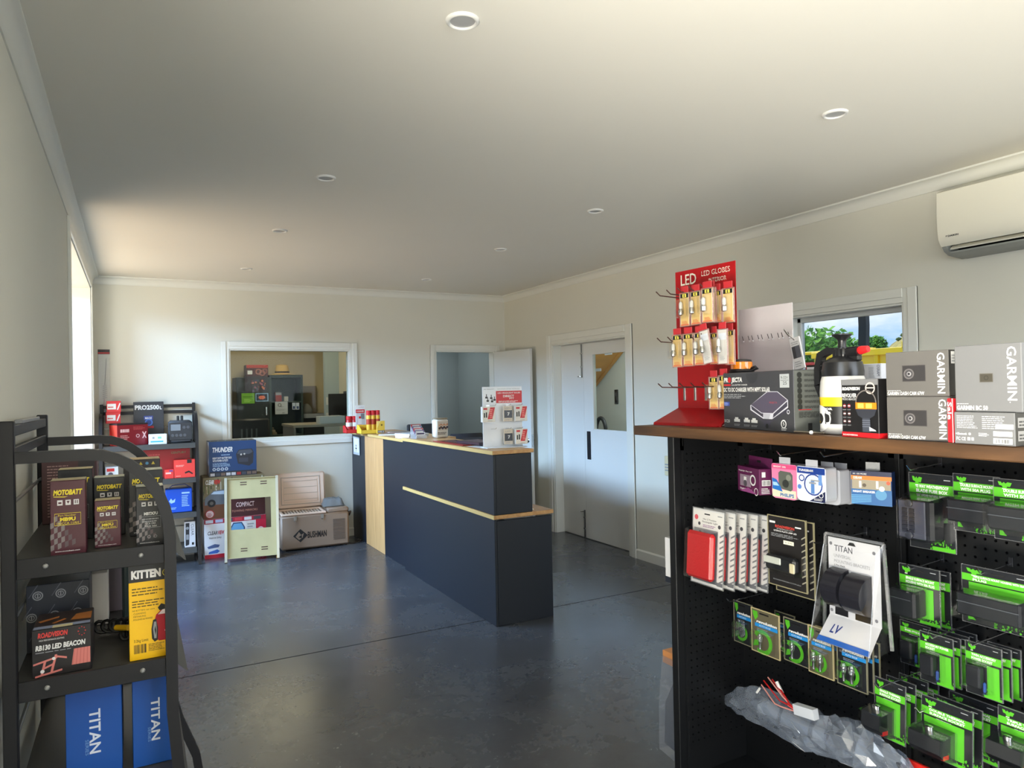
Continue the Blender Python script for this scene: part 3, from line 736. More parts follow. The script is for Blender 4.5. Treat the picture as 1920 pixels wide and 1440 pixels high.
a = W(840, 818, Y=6.5); b = W(908, 818, Y=6.5)
chair('black desk chair with low rounded back behind the red folders', (a.x + b.x) / 2, 6.5, a.z + .02, b.x - a.x, R(-8), .05, .09)

# ---------------------------------------------------------------- goods on the counter
ZC1, ZC2 = 1.161, 1.176
DRED = M((176, 24, 30), .4, name='can_red'); GOLD = M((226, 180, 48), .4, name='can_gold')
def can(x, y, z, r, h, body, cap, label, group, yaw=0):
    t = empty('spray_can', (x, y, z), yaw, label, 'can', group)
    m = MB(); m.lathe([(r, 0), (r, h * .74), (r * .9, h * .78), (0, h * .78)], body, 14); m.build('body', t)
    m = MB(); m.lathe([(r * 1.01, h * .38), (r * 1.01, h * .62)], WHITE if cap is RED and body is DRED else M((170, 60, 30), .5), 14); m.build('printed_band', t)
    m = MB(); m.lathe([(r * .97, h * .79), (r * .97, h * .99), (r * .88, h), (0, h)], cap, 14); m.build('cap', t)
def tray(name, label, x0, x1, y0, y1, z, hf, hb, mat, group=None):
    m = MB(); m.box(x0, x1, y0, y1, z, z + .004, mat); m.box(x0, x1, y0, y0 + .003, z, z + hf, mat); m.box(x0, x1, y1 - .003, y1, z, z + hb, mat)
    for x in (x0, x1 - .003): m.prism([(y0, z), (y1, z), (y1, z + hb), (y0 + (y1 - y0) * .6, z + hb), (y0, z + hf)], x, x + .003, 'x', mat)
    return tag(m.build(name, smooth=0), label, 'tray', group)
RT = M((206, 44, 48), .5, name='tray_red')
yy = 7.40; a = W(650, 806, Y=yy); b = W(675, 806, Y=yy)
tray('display_tray', 'red cardboard tray holding two red capped cans at the far counter end', a.x, b.x, yy, yy + .15, ZC1, .04, .08, RT)
can(a.x + .045, yy + .07, ZC1 + .005, .032, .175, DRED, RED, 'red and white spray can in the small red tray, left of the pair', 'cans in the red tray')
can(b.x - .04, yy + .07, ZC1 + .005, .032, .175, DRED, RED, 'red and white spray can in the small red tray, right of the pair', 'cans in the red tray')
p, w_, h_ = fit(672, 689, 805, 758, Y=7.33)
m = Pkg('display_card', 'tall white and red header card standing behind the yellow cans', 'display', (p.x, 7.42, ZC1), 0, w_, h_ + .03, .012, M((200, 202, 204), .5))
m.rect(0, .86, 1, .14, WHITE); m.text('A SPRAY', .35, .9, .6, .05, GREY); m.rect(0, .72, 1, .13, RED); m.text('CLEANER', .1, .76, .8, .05, WHITE, bold=.02); m.rect(.55, .5, .4, .2, M((120, 124, 130), .5)); m.rect(.25, .1, .4, .42, WHITE); m.rect(.25, .2, .4, .1, RED); m.rect(.35, .52, .2, .08, RED); m.done()
a = W(676, 808, Y=7.18); b = W(716, 806, Y=7.18); YC = M((232, 196, 60), .5, name='tray_yellow')
tray('display_tray', 'yellow cardboard tray holding red capped yellow cans', a.x, b.x, 7.15, 7.32, ZC1, .04, .09, YC)
for i in range(3): can(a.x + (b.x - a.x) * (.46, .66, .88)[i], 7.235, ZC1 + .005, .026, .235, GOLD, RED, f"yellow can with red cap in the yellow tray, {('left','middle','right')[i]} of three", 'cans in the yellow tray')
m = MB(); 
P = Pkg('display_carton', 'yellow printed carton side standing beside the yellow cans', 'carton', (b.x - .07, 7.125, ZC1), 0, .085, .13, .015, M((226, 190, 70), .5))
P.disc(.6, .68, .12, M((110, 90, 30), .5)); P.rect(.1, .05, .85, .2, BLACK); P.bars(.14, .07, .76, .15, 8, WHITE); P.poly([(0, .4), (.5, 1), (0, 1)], M((240, 216, 120), .5)); P.done()
def slab(name, label, cat, x, y, z, w, d, h, yaw, mat, top=None, group=None, deco=None):
    P = Pkg(name, label, cat, (0, 0, 0), 0, w, h, d, mat, group, bev=.001, top=top); P.o.location = (x, y, z); P.o.rotation_euler = (0, 0, R(yaw))
    if deco: deco(P)
    return P.done()
PGE = M((224, 224, 220), .7, name='paper_edge')
q = W(700, 812, Z=ZC1); slab('magazine', 'glossy magazine lying flat beside the yellow cans', 'magazine', 2.28, 6.86, ZC1, .22, .30, .012, -24, PGE, M((150, 140, 136), .3), None, lambda P: (P.rect(.1, .2, .8, .4, M((96, 84, 84), .3), 'T'), P.rect(.1, .7, .8, .2, M((190, 60, 50), .3), 'T')))
slab('magazine', 'dark covered magazine lying behind the glossy one on the counter', 'magazine', 2.46, 7.05, ZC1, .22, .30, .01, 12, PGE, M((84, 84, 92), .3))
q = W(763, 823, Z=ZC1)
for i in range(3):
    slab('brochure_stack', f"{('bottom','middle','top')[i]} bundle of white brochures in the pile at the counter joint", 'brochures', 2.265, 6.22, ZC1 + i * .0142, .21, .26, .0136, 8 + i * 2, PGE, M((214, 216, 220), .4), 'brochure bundles', lambda P: P.lines(.1, .1, .8, .8, 6, M((150, 152, 160), .5), 'T'))
# stepped card holder
hx_, hy_ = 2.20, 5.86
t = empty('card_holder', (hx_, hy_, ZC2), R(6), 'clear stepped holder with five rows of business cards', 'card holder')
CL2 = clear('acrylic', refl=.06, rough=.04, haze=.12)
m = MB()
for i in range(6): m.box(-.05, .05, -.05 + i * .022, -.047 + i * .022, .004 + i * .017, .03 + i * .019, CL2)
m.box(-.05, .05, -.05, .07, 0, .004, CL2); m.prism([(-.05, 0), (.065, 0), (.065, .11), (-.05, .02)], -.052, -.050, 'x', CL2); m.prism([(-.05, 0), (.065, 0), (.065, .11), (-.05, .02)], .050, .052, 'x', CL2); m.build('holder', t, smooth=0)
for i, c_ in enumerate(((232, 232, 236), (120, 100, 150), (206, 60, 80), (90, 84, 140), (170, 40, 46))):
    P = Faces(.09, .05, .004); mb = MB(); mb.box(-.045, .045, -.002, .002, 0, .05, M(c_, .5)); P.rect(.1, .62, .8, .25, WHITE if i else M((60, 50, 90), .5))
    mx = Matrix.Translation((0, -.036 + i * .022, .006 + i * .017)) @ Matrix.Rotation(R(-12), 4, 'X')
    mb.v = [tuple(mx @ Vector(v)) for v in mb.v]; 
    for v, f_, mm in ((P.p.v, P.p.f, P.p.m),): mb.add([tuple(mx @ Vector(q)) for q in v], f_, P.p.mats[0])
    mb.build('business_card', t, smooth=0)
# tin with picture
t = empty('picture_tin', (2.375, 5.80, ZC2), R(4), 'pale square tin with a photo of people printed on its front', 'tin')
m = MB(); m.box(-.062, .062, -.045, .045, 0, .165, M((214, 210, 202), .35), .014); tn = m.build('body', t, smooth=40)
m = MB(); m.box(-.058, .058, -.041, .041, .163, .176, M((170, 160, 140), .3, .6), .010); m.build('lid', t, smooth=40)
P = Faces(.124, .165, .091); P.rect(.18, .40, .76, .48, M((196, 186, 176), .5)); rnd = random.Random(2)
for k in range(6): P.disc(.28 + k * .12, .52 + .05 * (k % 2), .085, M(((52, 44, 44), (90, 60, 44), (60, 50, 70))[k % 3], .5)); P.disc(.28 + k * .12, .68 + .04 * (k % 2), .06, M(((206, 150, 112), (180, 120, 84))[k % 2], .5))
P.lines(.12, .2, .7, .14, 2, M((60, 50, 50), .5)); P.p.build('surface_print', t, smooth=0, fix=False)
# folders
for i, (x, y, c_, lb) in enumerate(((2.245, 5.10, (150, 28, 34), 'red desk mat with dark print along the reception top'), (2.30, 4.86, (64, 46, 52), 'dark folder lying on the red mat beside the bulb display'), (2.255, 4.62, (232, 232, 232), 'white sheet lying near the front corner of the reception top'))):
    z = ZC2 + (0, .007, 0)[i]
    slab('folder' if i < 2 else 'paper_sheet', lb, 'folder' if i < 2 else 'paper', x, y, z, (.20, .19, .20)[i], (.60, .34, .26)[i], (.006, .02, .001)[i], (0, 5, 2)[i], M(c_, .3), None, None,
         (lambda P: (P.rect(.25, .05, .7, .9, M((44, 34, 40), .25), 'T'), P.lines(.35, .1, .5, .8, 9, M((150, 90, 100), .3), 'T'))) if i == 0 else (lambda P: P.lines(.15, .15, .7, .7, 6, M((160, 130, 140), .3), 'T')) if i == 1 else None)
# headlight bulb display stand
sx, sy = 2.33, 4.50
t = empty('bulb_display_stand', (sx, sy, ZC2), R(-7), 'white counter display stand with red header for headlight bulbs', 'display stand')
a = W(906, 800, Y=sy); b = W(976, 800, Y=sy); sw = b.x - a.x; sx = (a.x + b.x) / 2 + .005; t.location.x = sx
htop = W(940, 725, Y=sy).z - ZC2
SWM = M((226, 230, 236), .4, name='white_sheet')
P = Faces(sw, htop, .006)
m = MB(); m.box(-sw / 2, sw / 2, -.003, .003, .006, htop, SWM, .001); m.build('back_board', t, smooth=0)
m = MB(); m.box(-sw / 2, sw / 2, -.09, .06, 0, .006, SWM, .001); m.build('base', t, smooth=0)
P.rect(.34, .73, .66, .20, RED); P.text('LED HEADLIGHT BULBS', .38, .885, .58, .022, WHITE, bold=.02); P.text('DIRECT', .52, .825, .28, .035, WHITE, bold=.03); P.text('FIT', .68, .79, .12, .025, WHITE, bold=.02); P.lines(.40, .742, .5, .03, 2, WHITE)
P.text('LED HEADLIGHT', .04, .955, .26, .014, M((90, 94, 104), .5)); P.text('PERFORMANCE LIGHTING TECHNOLOGY', .38, .955, .57, .012, M((90, 94, 104), .5))
for k, (u, v) in enumerate(((.1, .83), (.13, .775), (.22, .82), (.24, .765), (.30, .79))): P.rect(u - .03, v - .02, .06, .03, BLACK); P.rect(u - .012, v, .024, .05, M((90, 90, 96), .4))
P.p.build('printed_header', t, smooth=0, fix=False)
hooks = [(c, r) for r in (0, 1) for c in range(3)]
HX = (-sw * .30, 0.02, sw * .36); HZ = (.262, .098)
for c_, r_ in hooks:
    m = MB(); z = HZ[r_] + .035; m.tube([(HX[c_], -.003, z), (HX[c_], -.10, z + .004), (HX[c_], -.115, z + .012)], .002, CHROME, 6); m.build('hook', t)
def bulbpack(hxi, hzi, dy, kind, label, dx=0, wd=.092, hh=.108):
    base = Matrix.Translation((sx, sy, ZC2)) @ Matrix.Rotation(R(-7), 4, 'Z')
    z = HZ[hzi] + .032 - hh
    tt = empty('bulb_pack', base @ Vector((HX[hxi] + dx, dy, z)), R(-7), label, 'bulb pack', 'bulb packs on the counter stand')
    m = MB()
    if kind == 'red':
        m.box(-wd / 2, wd / 2, -.02, .02, 0, hh, M((222, 218, 210), .5), .001); m.build('carton', tt, smooth=0)
        P = Faces(wd, hh, .04); P.poly([(.40, .2), (.78, .2), (1.0, .95), (.62, .95)], RED); P.lines(.56, .3, .28, .58, 5, M((240, 150, 140), .5)); P.rect(.08, .8, .3, .12, RED); P.rect(.1, .3, .1, .3, BLACK); P.rect(.26, .3, .1, .34, BLACK); P.lines(.4, .06, .5, .06, 1, GREY); P.lines(.1, .1, .8, .8, 9, GREY, 'R')
        P.p.build('surface_print', tt, smooth=0, fix=False)
    else:
        wd2 = wd * .75
        m.box(-wd2 / 2, wd2 / 2, -.006, .006, 0, hh, M((206, 196, 180), .5), .001); m.build('card', tt, smooth=0)
        P = Faces(wd2, hh, .012); P.rect(.1, .22, .86, .5, M((40, 42, 48), .25)); P.text('LED', .2, .80, .55, .09, GREY, bold=.01); P.text('7', .45, .38, .25, .2, WHITE, bold=.03); P.lines(.2, .08, .6, .08, 1, GREY)
        P.p.build('surface_print', tt, smooth=0, fix=False)
    m = MB(); m.box(-.012, .012, -.001, .001, hh - .002, hh + .012, SHELL); m.build('hang_tab', tt, smooth=0)
bulbpack(0, 0, -.085, 'red', 'red and white bulb carton hanging at the upper left of the counter stand', -.05)
bulbpack(1, 0, -.05, 'led', 'bulb card with dark window hanging upper middle on the counter stand')
bulbpack(2, 0, -.07, 'red', 'red and white bulb carton hanging at the upper right of the counter stand')
bulbpack(1, 1, -.04, 'led', 'bulb card marked 7 hanging low on the counter stand', .004)
bulbpack(2, 1, -.06, 'red', 'red and white bulb carton hanging at the lower right of the counter stand', .004)

# ---------------------------------------------------------------- portable fridge with open lid
TAN = M((146, 126, 109), .5, name='fridge_tan'); TANL = M((234, 210, 192), .45, name='fridge_lid'); DKT = M((96, 84, 76), .6, name='fridge_grey')
fp, fw, fh = fit(529, 658, 1030, 962, -3, Y=7.37)
fz = .355
t = empty('portable_fridge', (fp.x + fw / 2, fp.y + .18, 0), R(-3), 'tan portable fridge box with its lid standing open against the wall', 'fridge')
w2 = fw / 2
m = MB(); m.box(-w2, w2, -.18, .18, .012, fz, TAN, .018); m.build('body', t, smooth=40)
m = MB(); m.box(w2 - .22, w2, -.17, .18, fz - .002, fz + .045, TAN, .012); m.build('control_top', t, smooth=40)
m = MB(); x0, x1 = -w2 + .01, w2 - .23
m.box(x0, x1, -.178, -.15, fz, fz + .02, TANL, .006); m.box(x0, x1, .13, .17, fz, fz + .02, TANL, .006); m.box(x0, x0 + .03, -.15, .13, fz, fz + .02, TANL, .006); m.box(x1 - .03, x1, -.15, .13, fz, fz + .02, TANL, .006); m.build('rim', t, smooth=0)
m = MB(); m.box(x0 + .03, x1 - .03, -.15, .13, fz - .01, fz + .001, M((150, 140, 130), .6)); 
for k in range(12): m.box(x0 + .06 + k * .03, x0 + .07 + k * .03, -.14, .12, fz + .001, fz + .008, M((224, 214, 204), .5))
m.build('wire_basket', t, smooth=0)
lidm = Matrix.Translation((-w2 + .0, .175, fz + .02)) @ Matrix.Rotation(R(-7), 4, 'X')
lw_, lh_ = .515, .375
m = MB(); m.box(0, lw_, 0, .035, 0, lh_, TANL, .02, mx=lidm); lid = m.build('lid', t, smooth=40)
m = MB()
for a_, b_, c_, d_ in ((.055, lw_ - .055, .04, .05), (.055, lw_ - .055, lh_ - .05, lh_ - .04), (.055, .065, .05, lh_ - .05), (lw_ - .065, lw_ - .055, .05, lh_ - .05)): m.box(a_, b_, -.006, .004, c_, d_, M((196, 180, 166), .5), .002, mx=lidm)
m.box(.08, lw_ - .08, -.004, .004, .065, lh_ - .065, TANL, .003, mx=lidm)
for k in range(4): m.box(.085, lw_ - .085, -.009, -.003, .09 + k * .065, .094 + k * .065, M((190, 174, 160), .5), .001, mx=lidm)
m.build('inner_panel', lid, smooth=0)
m = MB()
for x in (-w2 + .13, -w2 + .40): m.box(x, x + .03, -.19, -.178, fz - .05, fz - .005, M((150, 144, 136), .4, .3), .003); m.tube([(x + .004, -.186, fz - .05), (x + .015, -.192, fz - .062), (x + .026, -.186, fz - .05)], .003, CHROME, 6)
m.build('latch', t, smooth=0)
def handle(sx_):
    m = MB(); m.tube([(sx_ * w2, -.11, fz - .03), (sx_ * (w2 + .035), -.09, fz - .02), (sx_ * (w2 + .04), 0, fz - .07), (sx_ * (w2 + .035), .09, fz - .02), (sx_ * w2, .11, fz - .03)], .010, DKT, 8); m.build('handle', t)
handle(-1); handle(1)
m = MB()
for k in range(15): m.box(w2 - .165, w2 - .045, -.184, -.179, .075 + k * .0145, .082 + k * .0145, DKT)
m.build('vent_grille', t, smooth=0)
P = Faces(fw, fz, .362); u, v = .28, .42
P.poly([(u - .105, v), (u, v + .19), (u + .105, v), (u, v - .19)], BLACK); P.poly([(u - .07, v - .02), (u - .02, v + .11), (u + .01, v + .02), (u + .05, v + .07), (u + .03, v - .06), (u - .02, v - .12)], TAN); P.poly([(u - .03, v - .04), (u + .02, v + .02), (u + .02, v - .08)], BLACK)
P.text('BUSHMAN', .385, .34, .275, .17, BLACK, bold=.03); P.p.build('printed_logo', t, smooth=0, fix=False)
m = MB()
for x in (-w2 + .04, w2 - .04):
    for y in (-.14, .14): m.lathe([(.02, 0), (.02, .013), (0, .013)], BLACK, 10, c=(x, y, 0))
m.build('foot', t)
bx = fp.x + fw - .13
m = MB(); rnd = random.Random(3); n = 9
vs = []; fs = []
for i in range(n + 1):
    for j in range(7):
        u_, v_ = i / n - .5, j / 6 - .5; e = max(0, 1 - (2 * u_) ** 6) * max(0, 1 - (2 * v_) ** 6)
        vs.append((u_ * .22, v_ * .2, .012 + .06 * e ** .5 * (1 + rnd.uniform(-.25, .25))))
for i in range(n):
    for j in range(6): fs.append((i * 7 + j, i * 7 + j + 1, i * 7 + j + 8, i * 7 + j + 7))
m.add(vs, fs, M((112, 116, 118), .45, name='grey_bag')); m.box(-.11, .11, -.10, .10, 0, .013, M((112, 116, 118), .45, name='grey_bag'), .004)
tag(m.build('folded_bag', loc=(bx, fp.y + .17, fz + .0465), rot=(0, 0, R(-8)), smooth=60), 'crumpled grey plastic bag on top of the tan fridge', 'bag')

# ---------------------------------------------------------------- cartons leaning by the wall
p, w_, h_ = fit(384, 500, 1049, 975, Y=7.50)
cw = w_; ca, cb2 = p, None
hz1 = W(384, 975, Y=7.5).z; hz2 = W(384, 897, Y=7.5).z
def lowbox(P):
    P.rect(0, 0, 1, .1, M((190, 30, 50), .5)); P.rect(0, .88, 1, .12, M((170, 24, 56), .5))
    for k in range(6): P.rect(.02 + k * .155, .90, .12, .08, M(((210, 220, 236), (180, 190, 220), (60, 66, 90), (200, 60, 70), (226, 226, 230), (70, 70, 76))[k], .5))
    P.text('CLEAR', .05, .60, .16, .09, M((50, 50, 60), .5), bold=.02, shear=.2); P.text('VIEW', .215, .60, .1, .09, RED, bold=.03, shear=.2); P.text('Vision to Safety', .07, .50, .2, .05, M((50, 50, 60), .5), shear=.2)
    P.poly([(.04, .30), (.16, .36), (.24, .33), (.22, .27), (.06, .25)], M((80, 96, 140), .4)); P.poly([(.07, .17), (.2, .22), (.24, .17), (.2, .12), (.06, .12)], M((60, 100, 180), .4))
    P.poly([(.40, .12), (.41, .72), (.46, .86), (.60, .86), (.65, .72), (.65, .12)], M((50, 70, 110), .3)); P.poly([(.42, .14), (.43, .72), (.47, .83), (.59, .83), (.63, .72), (.63, .14)], M((110, 170, 216), .3)); P.rect(.42, .14, .21, .42, M((120, 126, 130), .4))
    P.rect(.67, .1, .16, .77, WHITE); P.lines(.69, .5, .12, .34, 5, GREY); P.rect(.83, .1, .17, .78, M((196, 26, 60), .5)); P.disc(.91, .62, .05, M((240, 200, 205), .5)); P.rect(.85, .25, .13, .2, M((50, 50, 60), .5))
def upbox(P):
    rnd = random.Random(9); P.rect(0, .5, 1, .5, M((120, 108, 78), .6))
    for k in range(60): P.rect(rnd.uniform(0, .97), rnd.uniform(.55, .85), rnd.uniform(.004, .02), rnd.uniform(.05, .2), M(rnd.choice([(60, 60, 40), (160, 150, 110), (200, 196, 180), (90, 100, 60)]), .6))
    P.text('CLEAR', .04, .84, .13, .1, WHITE, bold=.02, shear=.2); P.text('VIEW', .175, .84, .1, .1, RED, bold=.03, shear=.2)
    P.rect(0, 0, 1, .42, M((104, 64, 40), .6)); P.poly([(.02, .34), (.03, .52), (.10, .60), (.16, .68), (.33, .70), (.33, .34)], M((90, 96, 104), .3)); P.poly([(.12, .60), (.17, .66), (.33, .67), (.33, .58)], M((170, 190, 210), .2))
    P.disc(.13, .38, .065, M((24, 22, 22), .6)); P.disc(.13, .38, .03, M((90, 84, 78), .5)); P.disc(.10, .12, .075, M((150, 40, 40), .5)); P.disc(.10, .12, .06, M((206, 180, 180), .5)); P.lines(.06, .06, .08, .1, 3, M((150, 40, 40), .5))
    P.rect(.36, 0, .64, .46, M((70, 26, 30), .5)); P.text('COMPACT', .52, .24, .30, .11, M((226, 200, 200), .5), bold=.02, shear=.1); P.text('TOWING MIRRORS', .45, .12, .42, .05, M((200, 140, 120), .5), shear=.1)
P = Pkg('mirror_carton', 'white and red mirror carton standing on the floor, lower of the two', 'carton', (ca.x, 7.50, 0), 0, cw, hz1, .30, M((228, 228, 232), .5), 'mirror cartons'); lowbox(P); P.done()
P = Pkg('mirror_carton', 'picture printed mirror carton showing an off road car, upper of the two', 'carton', (ca.x - .005, 7.505, hz1 + .001), 0, cw, hz2 - hz1 + .0, .30, M((96, 86, 66), .6), 'mirror cartons', top=M((150, 136, 104), .6)); upbox(P)
rnd = random.Random(8)
for k in range(40): P.rect(rnd.uniform(.02, .95), rnd.uniform(.05, .8), .02, rnd.uniform(.05, .18), M(rnd.choice([(60, 54, 40), (220, 214, 190), (90, 90, 60)]), .6), 'T')
P.done()
zt = hz2 + .003
p, w_, h_ = fit(393, 482, 890, 829, Y=7.52)
TH = M((20, 58, 104), .45, name='thunder_blue')
P = Pkg('battery_carton', 'dark blue battery box carton on top of the mirror cartons', 'carton', (p.x, 7.54, zt), 0, w_, W(393, 829, Y=7.54).z - zt, .26, TH, top=M((52, 58, 66), .4), left=M((196, 206, 216), .5))
P.rect(0, 0, 1, .14, M((34, 36, 44), .5)); rnd = random.Random(6)
for k in range(9): P.rect(.02 + k * .11, .02, .09, .08, M(rnd.choice([(190, 190, 196), (150, 40, 40), (110, 90, 80), (60, 66, 80)]), .5))
P.text('THUNDER', .07, .70, .42, .13, WHITE, bold=.03, shear=.25); P.lines(.25, .60, .24, .05, 1, M((150, 180, 210), .5)); P.text('HEAVY DUTY BATTERY BOX', .07, .50, .40, .055, WHITE, bold=.02); P.text('WITH POWER OUTLETS', .07, .425, .32, .055, WHITE, bold=.02); P.lines(.07, .28, .38, .12, 4, M((150, 180, 210), .5))
for k in range(4): P.disc(.10 + k * .085, .21, .035, M((206, 216, 226), .5)); P.disc(.10 + k * .085, .21, .022, M((80, 110, 140), .5))
P.poly([(.56, .62), (.62, .74), (.90, .76), (.94, .66), (.92, .34), (.84, .26), (.60, .34)], M((26, 30, 40), .3)); P.poly([(.58, .62), (.63, .72), (.88, .74), (.92, .66), (.84, .60)], M((60, 66, 78), .3)); P.rect(.62, .38, .2, .12, M((46, 50, 64), .3)); P.disc(.67, .60, .02, CHROME); P.disc(.74, .61, .02, CHROME)
for k in range(6): P.poly([(.02 + k * .16, .2), (.08 + k * .16, .8), (.09 + k * .16, .78), (.035 + k * .16, .2)], M((150, 170, 190), .4), 'T')
P.done()
# leaning plated bracket
ZN = M((178, 172, 132), .38, .25, name='yellow_zinc', noise=.06, nscale=7)
a = W(424, 1055, Z=.0); b = W(521, 1046, Z=.0)
yaw = math.atan2(b.y - a.y, b.x - a.x); fw2 = (b - a).length; fh2 = .80
t = empty('steel_bracket', (a.x, a.y, 0), yaw, 'yellow zinc plated steel tray leaning on the mirror cartons', 'bracket')
tilt = Matrix.Rotation(R(-13), 4, 'X')
m = MB(); u0, u1, v0, v1 = fw2 * .10, fw2 * .88, .30, .595
for x0, x1, z0, z1 in ((.0, fw2, .035, v0), (.0, fw2, v1, fh2 - .01), (.0, u0, v0, v1), (u1, fw2, v0, v1)): m.box(x0, x1, 0, .004, z0, z1, ZN, mx=tilt)
m.build('plate', t, smooth=0)
for x in (-.012, fw2 - .008):
    m = MB(); m.bar([tilt @ Vector((x + .012, -.012, 0)), tilt @ Vector((x + .012, -.012, fh2))], (.012, 0, 0), .014, M((186, 188, 176), .3, .5, name='rail_plate')); m.build('side_rail', t, smooth=0)
m = MB()
for x in (.28, .68):
    for z in (.09, .112, fh2 - .075, fh2 - .053): m.box(x * fw2, x * fw2 + .06, -.002, 0, z, z + .009, M((66, 40, 30), .6), mx=tilt)
m.build('slot', t, smooth=0)
m = MB(); m.box(0, fw2, -.02, 0, .03, .036, ZN, mx=tilt); m.box(0, fw2, -.02, 0, fh2 - .012, fh2 - .006, ZN, mx=tilt); m.build('end_flange', t, smooth=0)
m = MB()
for x in (0, fw2): m.tube([tilt @ Vector((x, -.012, -.002)), tilt @ Vector((x, -.012, .03))], .014, M((150, 110, 40), .4, .6), 8)
m.build('foot', t)
# ---------------------------------------------------------------- steel display racks
RK = M((28, 28, 31), .42, .25, name='rack_black'); SHF = M((74, 74, 72), .42, .3, name='shelf_grey')
SZ = (1.14, .81, .48, .14)
def rack(label, loc, yaw, L, D, clip=False):
    "local x runs along the rack, its open front faces -y, origin at the floor under the rear left corner"
    t = empty('display_rack', loc, yaw, label, 'rack', 'black steel display racks')
    for x in (0, L):
        s = 1 if x == 0 else -1; xc = x + s * .014
        m = MB(); m.box(xc - .014, xc + .014, -.034, 0, 0, 1.525, RK, .003); m.build('rear_post', t, smooth=0)
        pts = [(xc, -.034, 1.425), (xc, -.20, 1.425)]
        for a in range(10, 91, 10): pts.append((xc, -.20 - (D - .214) * math.sin(R(a)), 1.425 - .255 * (1 - math.cos(R(a)))))
        pts += [(xc, -D + .014, .66), (xc, -D - .002, .46), (xc, -D - .04, .30), (xc, -D - .10, .14), (xc, -D - .12, 0)]
        m = MB(); m.bar(pts, (.014, 0, 0), .0155, RK); m.build('arched_front_post', t, smooth=50)
    for i, z in enumerate((1.497, 1.437)):
        m = MB(); m.box(.028, L - .028, -.030, -.012, z - .015, z + .015, RK, .002); m.build('top_rail', t, smooth=0)
    for z in (1.29, .96, .63, .30):
        m = MB(); m.tube([(.02, -.012, z), (L - .02, -.012, z)], .006, M((150, 150, 148), .35, .7, name='rod_steel'), 8); m.build('back_rod', t)
    if clip:
        m = MB(); m.box(.2, .62, -.032, -.010, 1.512, 1.524, M((120, 122, 124), .3), .002); m.build('ticket_strip', t, smooth=0)
    for z in SZ:
        m = MB(); m.box(.028, L - .028, -D + .01, -.02, z - .004, z, SHF); m.bar([(L / 2, -D + .012, z - .002), (L / 2, -D - .028, z - .045)], (L / 2 - .03, 0, 0), .0015, SHF)
        sh = m.build('shelf', t, smooth=0)
        for x in (.014, L - .014):
            m = MB(); m.box(x - .005, x + .005, -D + .03, -.034, z - .042, z + .012, RK, .001); e = m.build('end_plate', sh, smooth=0)
        m = MB()
        for x, sx_ in ((.007, -1), (L - .007, 1)):
            for y in (-.10, -D + .09):
                m.lathe([(0, 0), (.007, 0), (.007, .003), (.004, .006), (0, .0065)], M((150, 150, 148), .4, .6, name='bolt_steel'), 8, mx=Matrix.Translation((x, y, z - .012)) @ Matrix.Rotation(R(90 * sx_), 4, 'Y'))
        m.build('bolt', sh)
NRX, NRY, NRL, NRD = -.318, 2.30, .86, .42
rack('black steel display rack with arched ends in the near corner by the left wall', (NRX, NRY, 0), R(90), NRL, NRD, True)
rack('black steel display rack standing against the back wall beside the side opening', (-.285, YB - .012, 0), 0, .83, .385)

MAR = M((74, 30, 42), .35, name='maroon_carton'); DKC = M((31, 33, 37), .35, name='dark_carton'); KRAFT = M((196, 180, 140), .5, name='kraft'); YLW = M((222, 200, 40), .45, name='logo_yellow')
def motobatt(label, pl, pr, yb, yt, Y, d, col, code, l2, code_col=WHITE, top=KRAFT, z=SZ[0] + .001):
    p, w, h = fit(pl, pr, yb, yt, Y=Y)
    h = p.z + h - z
    P = Pkg('battery_carton', label, 'carton', (p.x, Y, z), 0, w, h, d, col, 'battery cartons on the near rack', top=top)
    rnd = random.Random(int(pl))
    chk = M((120, 112, 112), .4)
    for i in range(7):
        for j in range(6):
            if (i + j) % 2 == 0 and j + i * .9 < 6: 
                u, v = i * .1, .06 + j * .075
                P.poly([(u, v + .01 * i), (u + .1, v + .02 + .01 * i), (u + .1, v + .09 + .01 * i), (u, v + .075 + .01 * i)], chk if i < 4 else M((84, 70, 74), .4))
    P.text('MOTOBATT', .09, .81, .82, .065, YLW, bold=.05, shear=.2); P.poly([(.1, .795), (.5, .785), (.4, .775), (.1, .785)], YLW)
    for k in range(3):
        u = .2 + k * .23; P.rect(u, .67, .15, .07, M((206, 204, 204), .4)); P.rect(u + .03, .69, .09, .025, col) if k == 0 else P.poly([(u + .03, .725), (u + .12, .725), (u + .075, .685)], col) if k == 1 else (P.rect(u + .035, .685, .025, .045, col), P.rect(u + .09, .685, .025, .045, col))
    if code_col is YLW:
        for q in ((.12, .40, .74, .006), (.12, .556, .74, .006), (.12, .40, .008, .16), (.852, .40, .008, .16)): P.rect(*q, YLW)
        P.text('Part Number', .22, .52, .5, .025, YLW); P.text(code, .27, .458, .44, .045, YLW, bold=.05); P.text(l2, .18, .412, .62, .03, YLW)
    else:
        P.text(code, .28, .52, .5, .045, WHITE, bold=.05)
        for q in ((.16, .30, .72, .006), (.16, .49, .72, .006), (.16, .30, .008, .19), (.872, .30, .008, .19)): P.rect(*q, GREY)
        P.lines(.2, .40, .62, .08, 2, GREY); P.text(l2, .34, .36, .36, .03, WHITE); P.text('PHCA 165A', .3, .315, .44, .03, WHITE); P.disc(.45, .15, .06, GREY, r0=.045); P.disc(.68, .15, .06, GREY, r0=.045)
    P.text('www.motobatt.com', .12, .045, .7, .016, WHITE, bold=.02)
    for k in range(7): P.poly([(0 + (k % 2) * .4, .05 + k * .1), (.5 + (k % 2) * .4, .07 + k * .1), (.5 + (k % 2) * .4, .16 + k * .1), ((k % 2) * .4, .14 + k * .1)], M((96, 84, 86), .4), 'L')
    P.done()
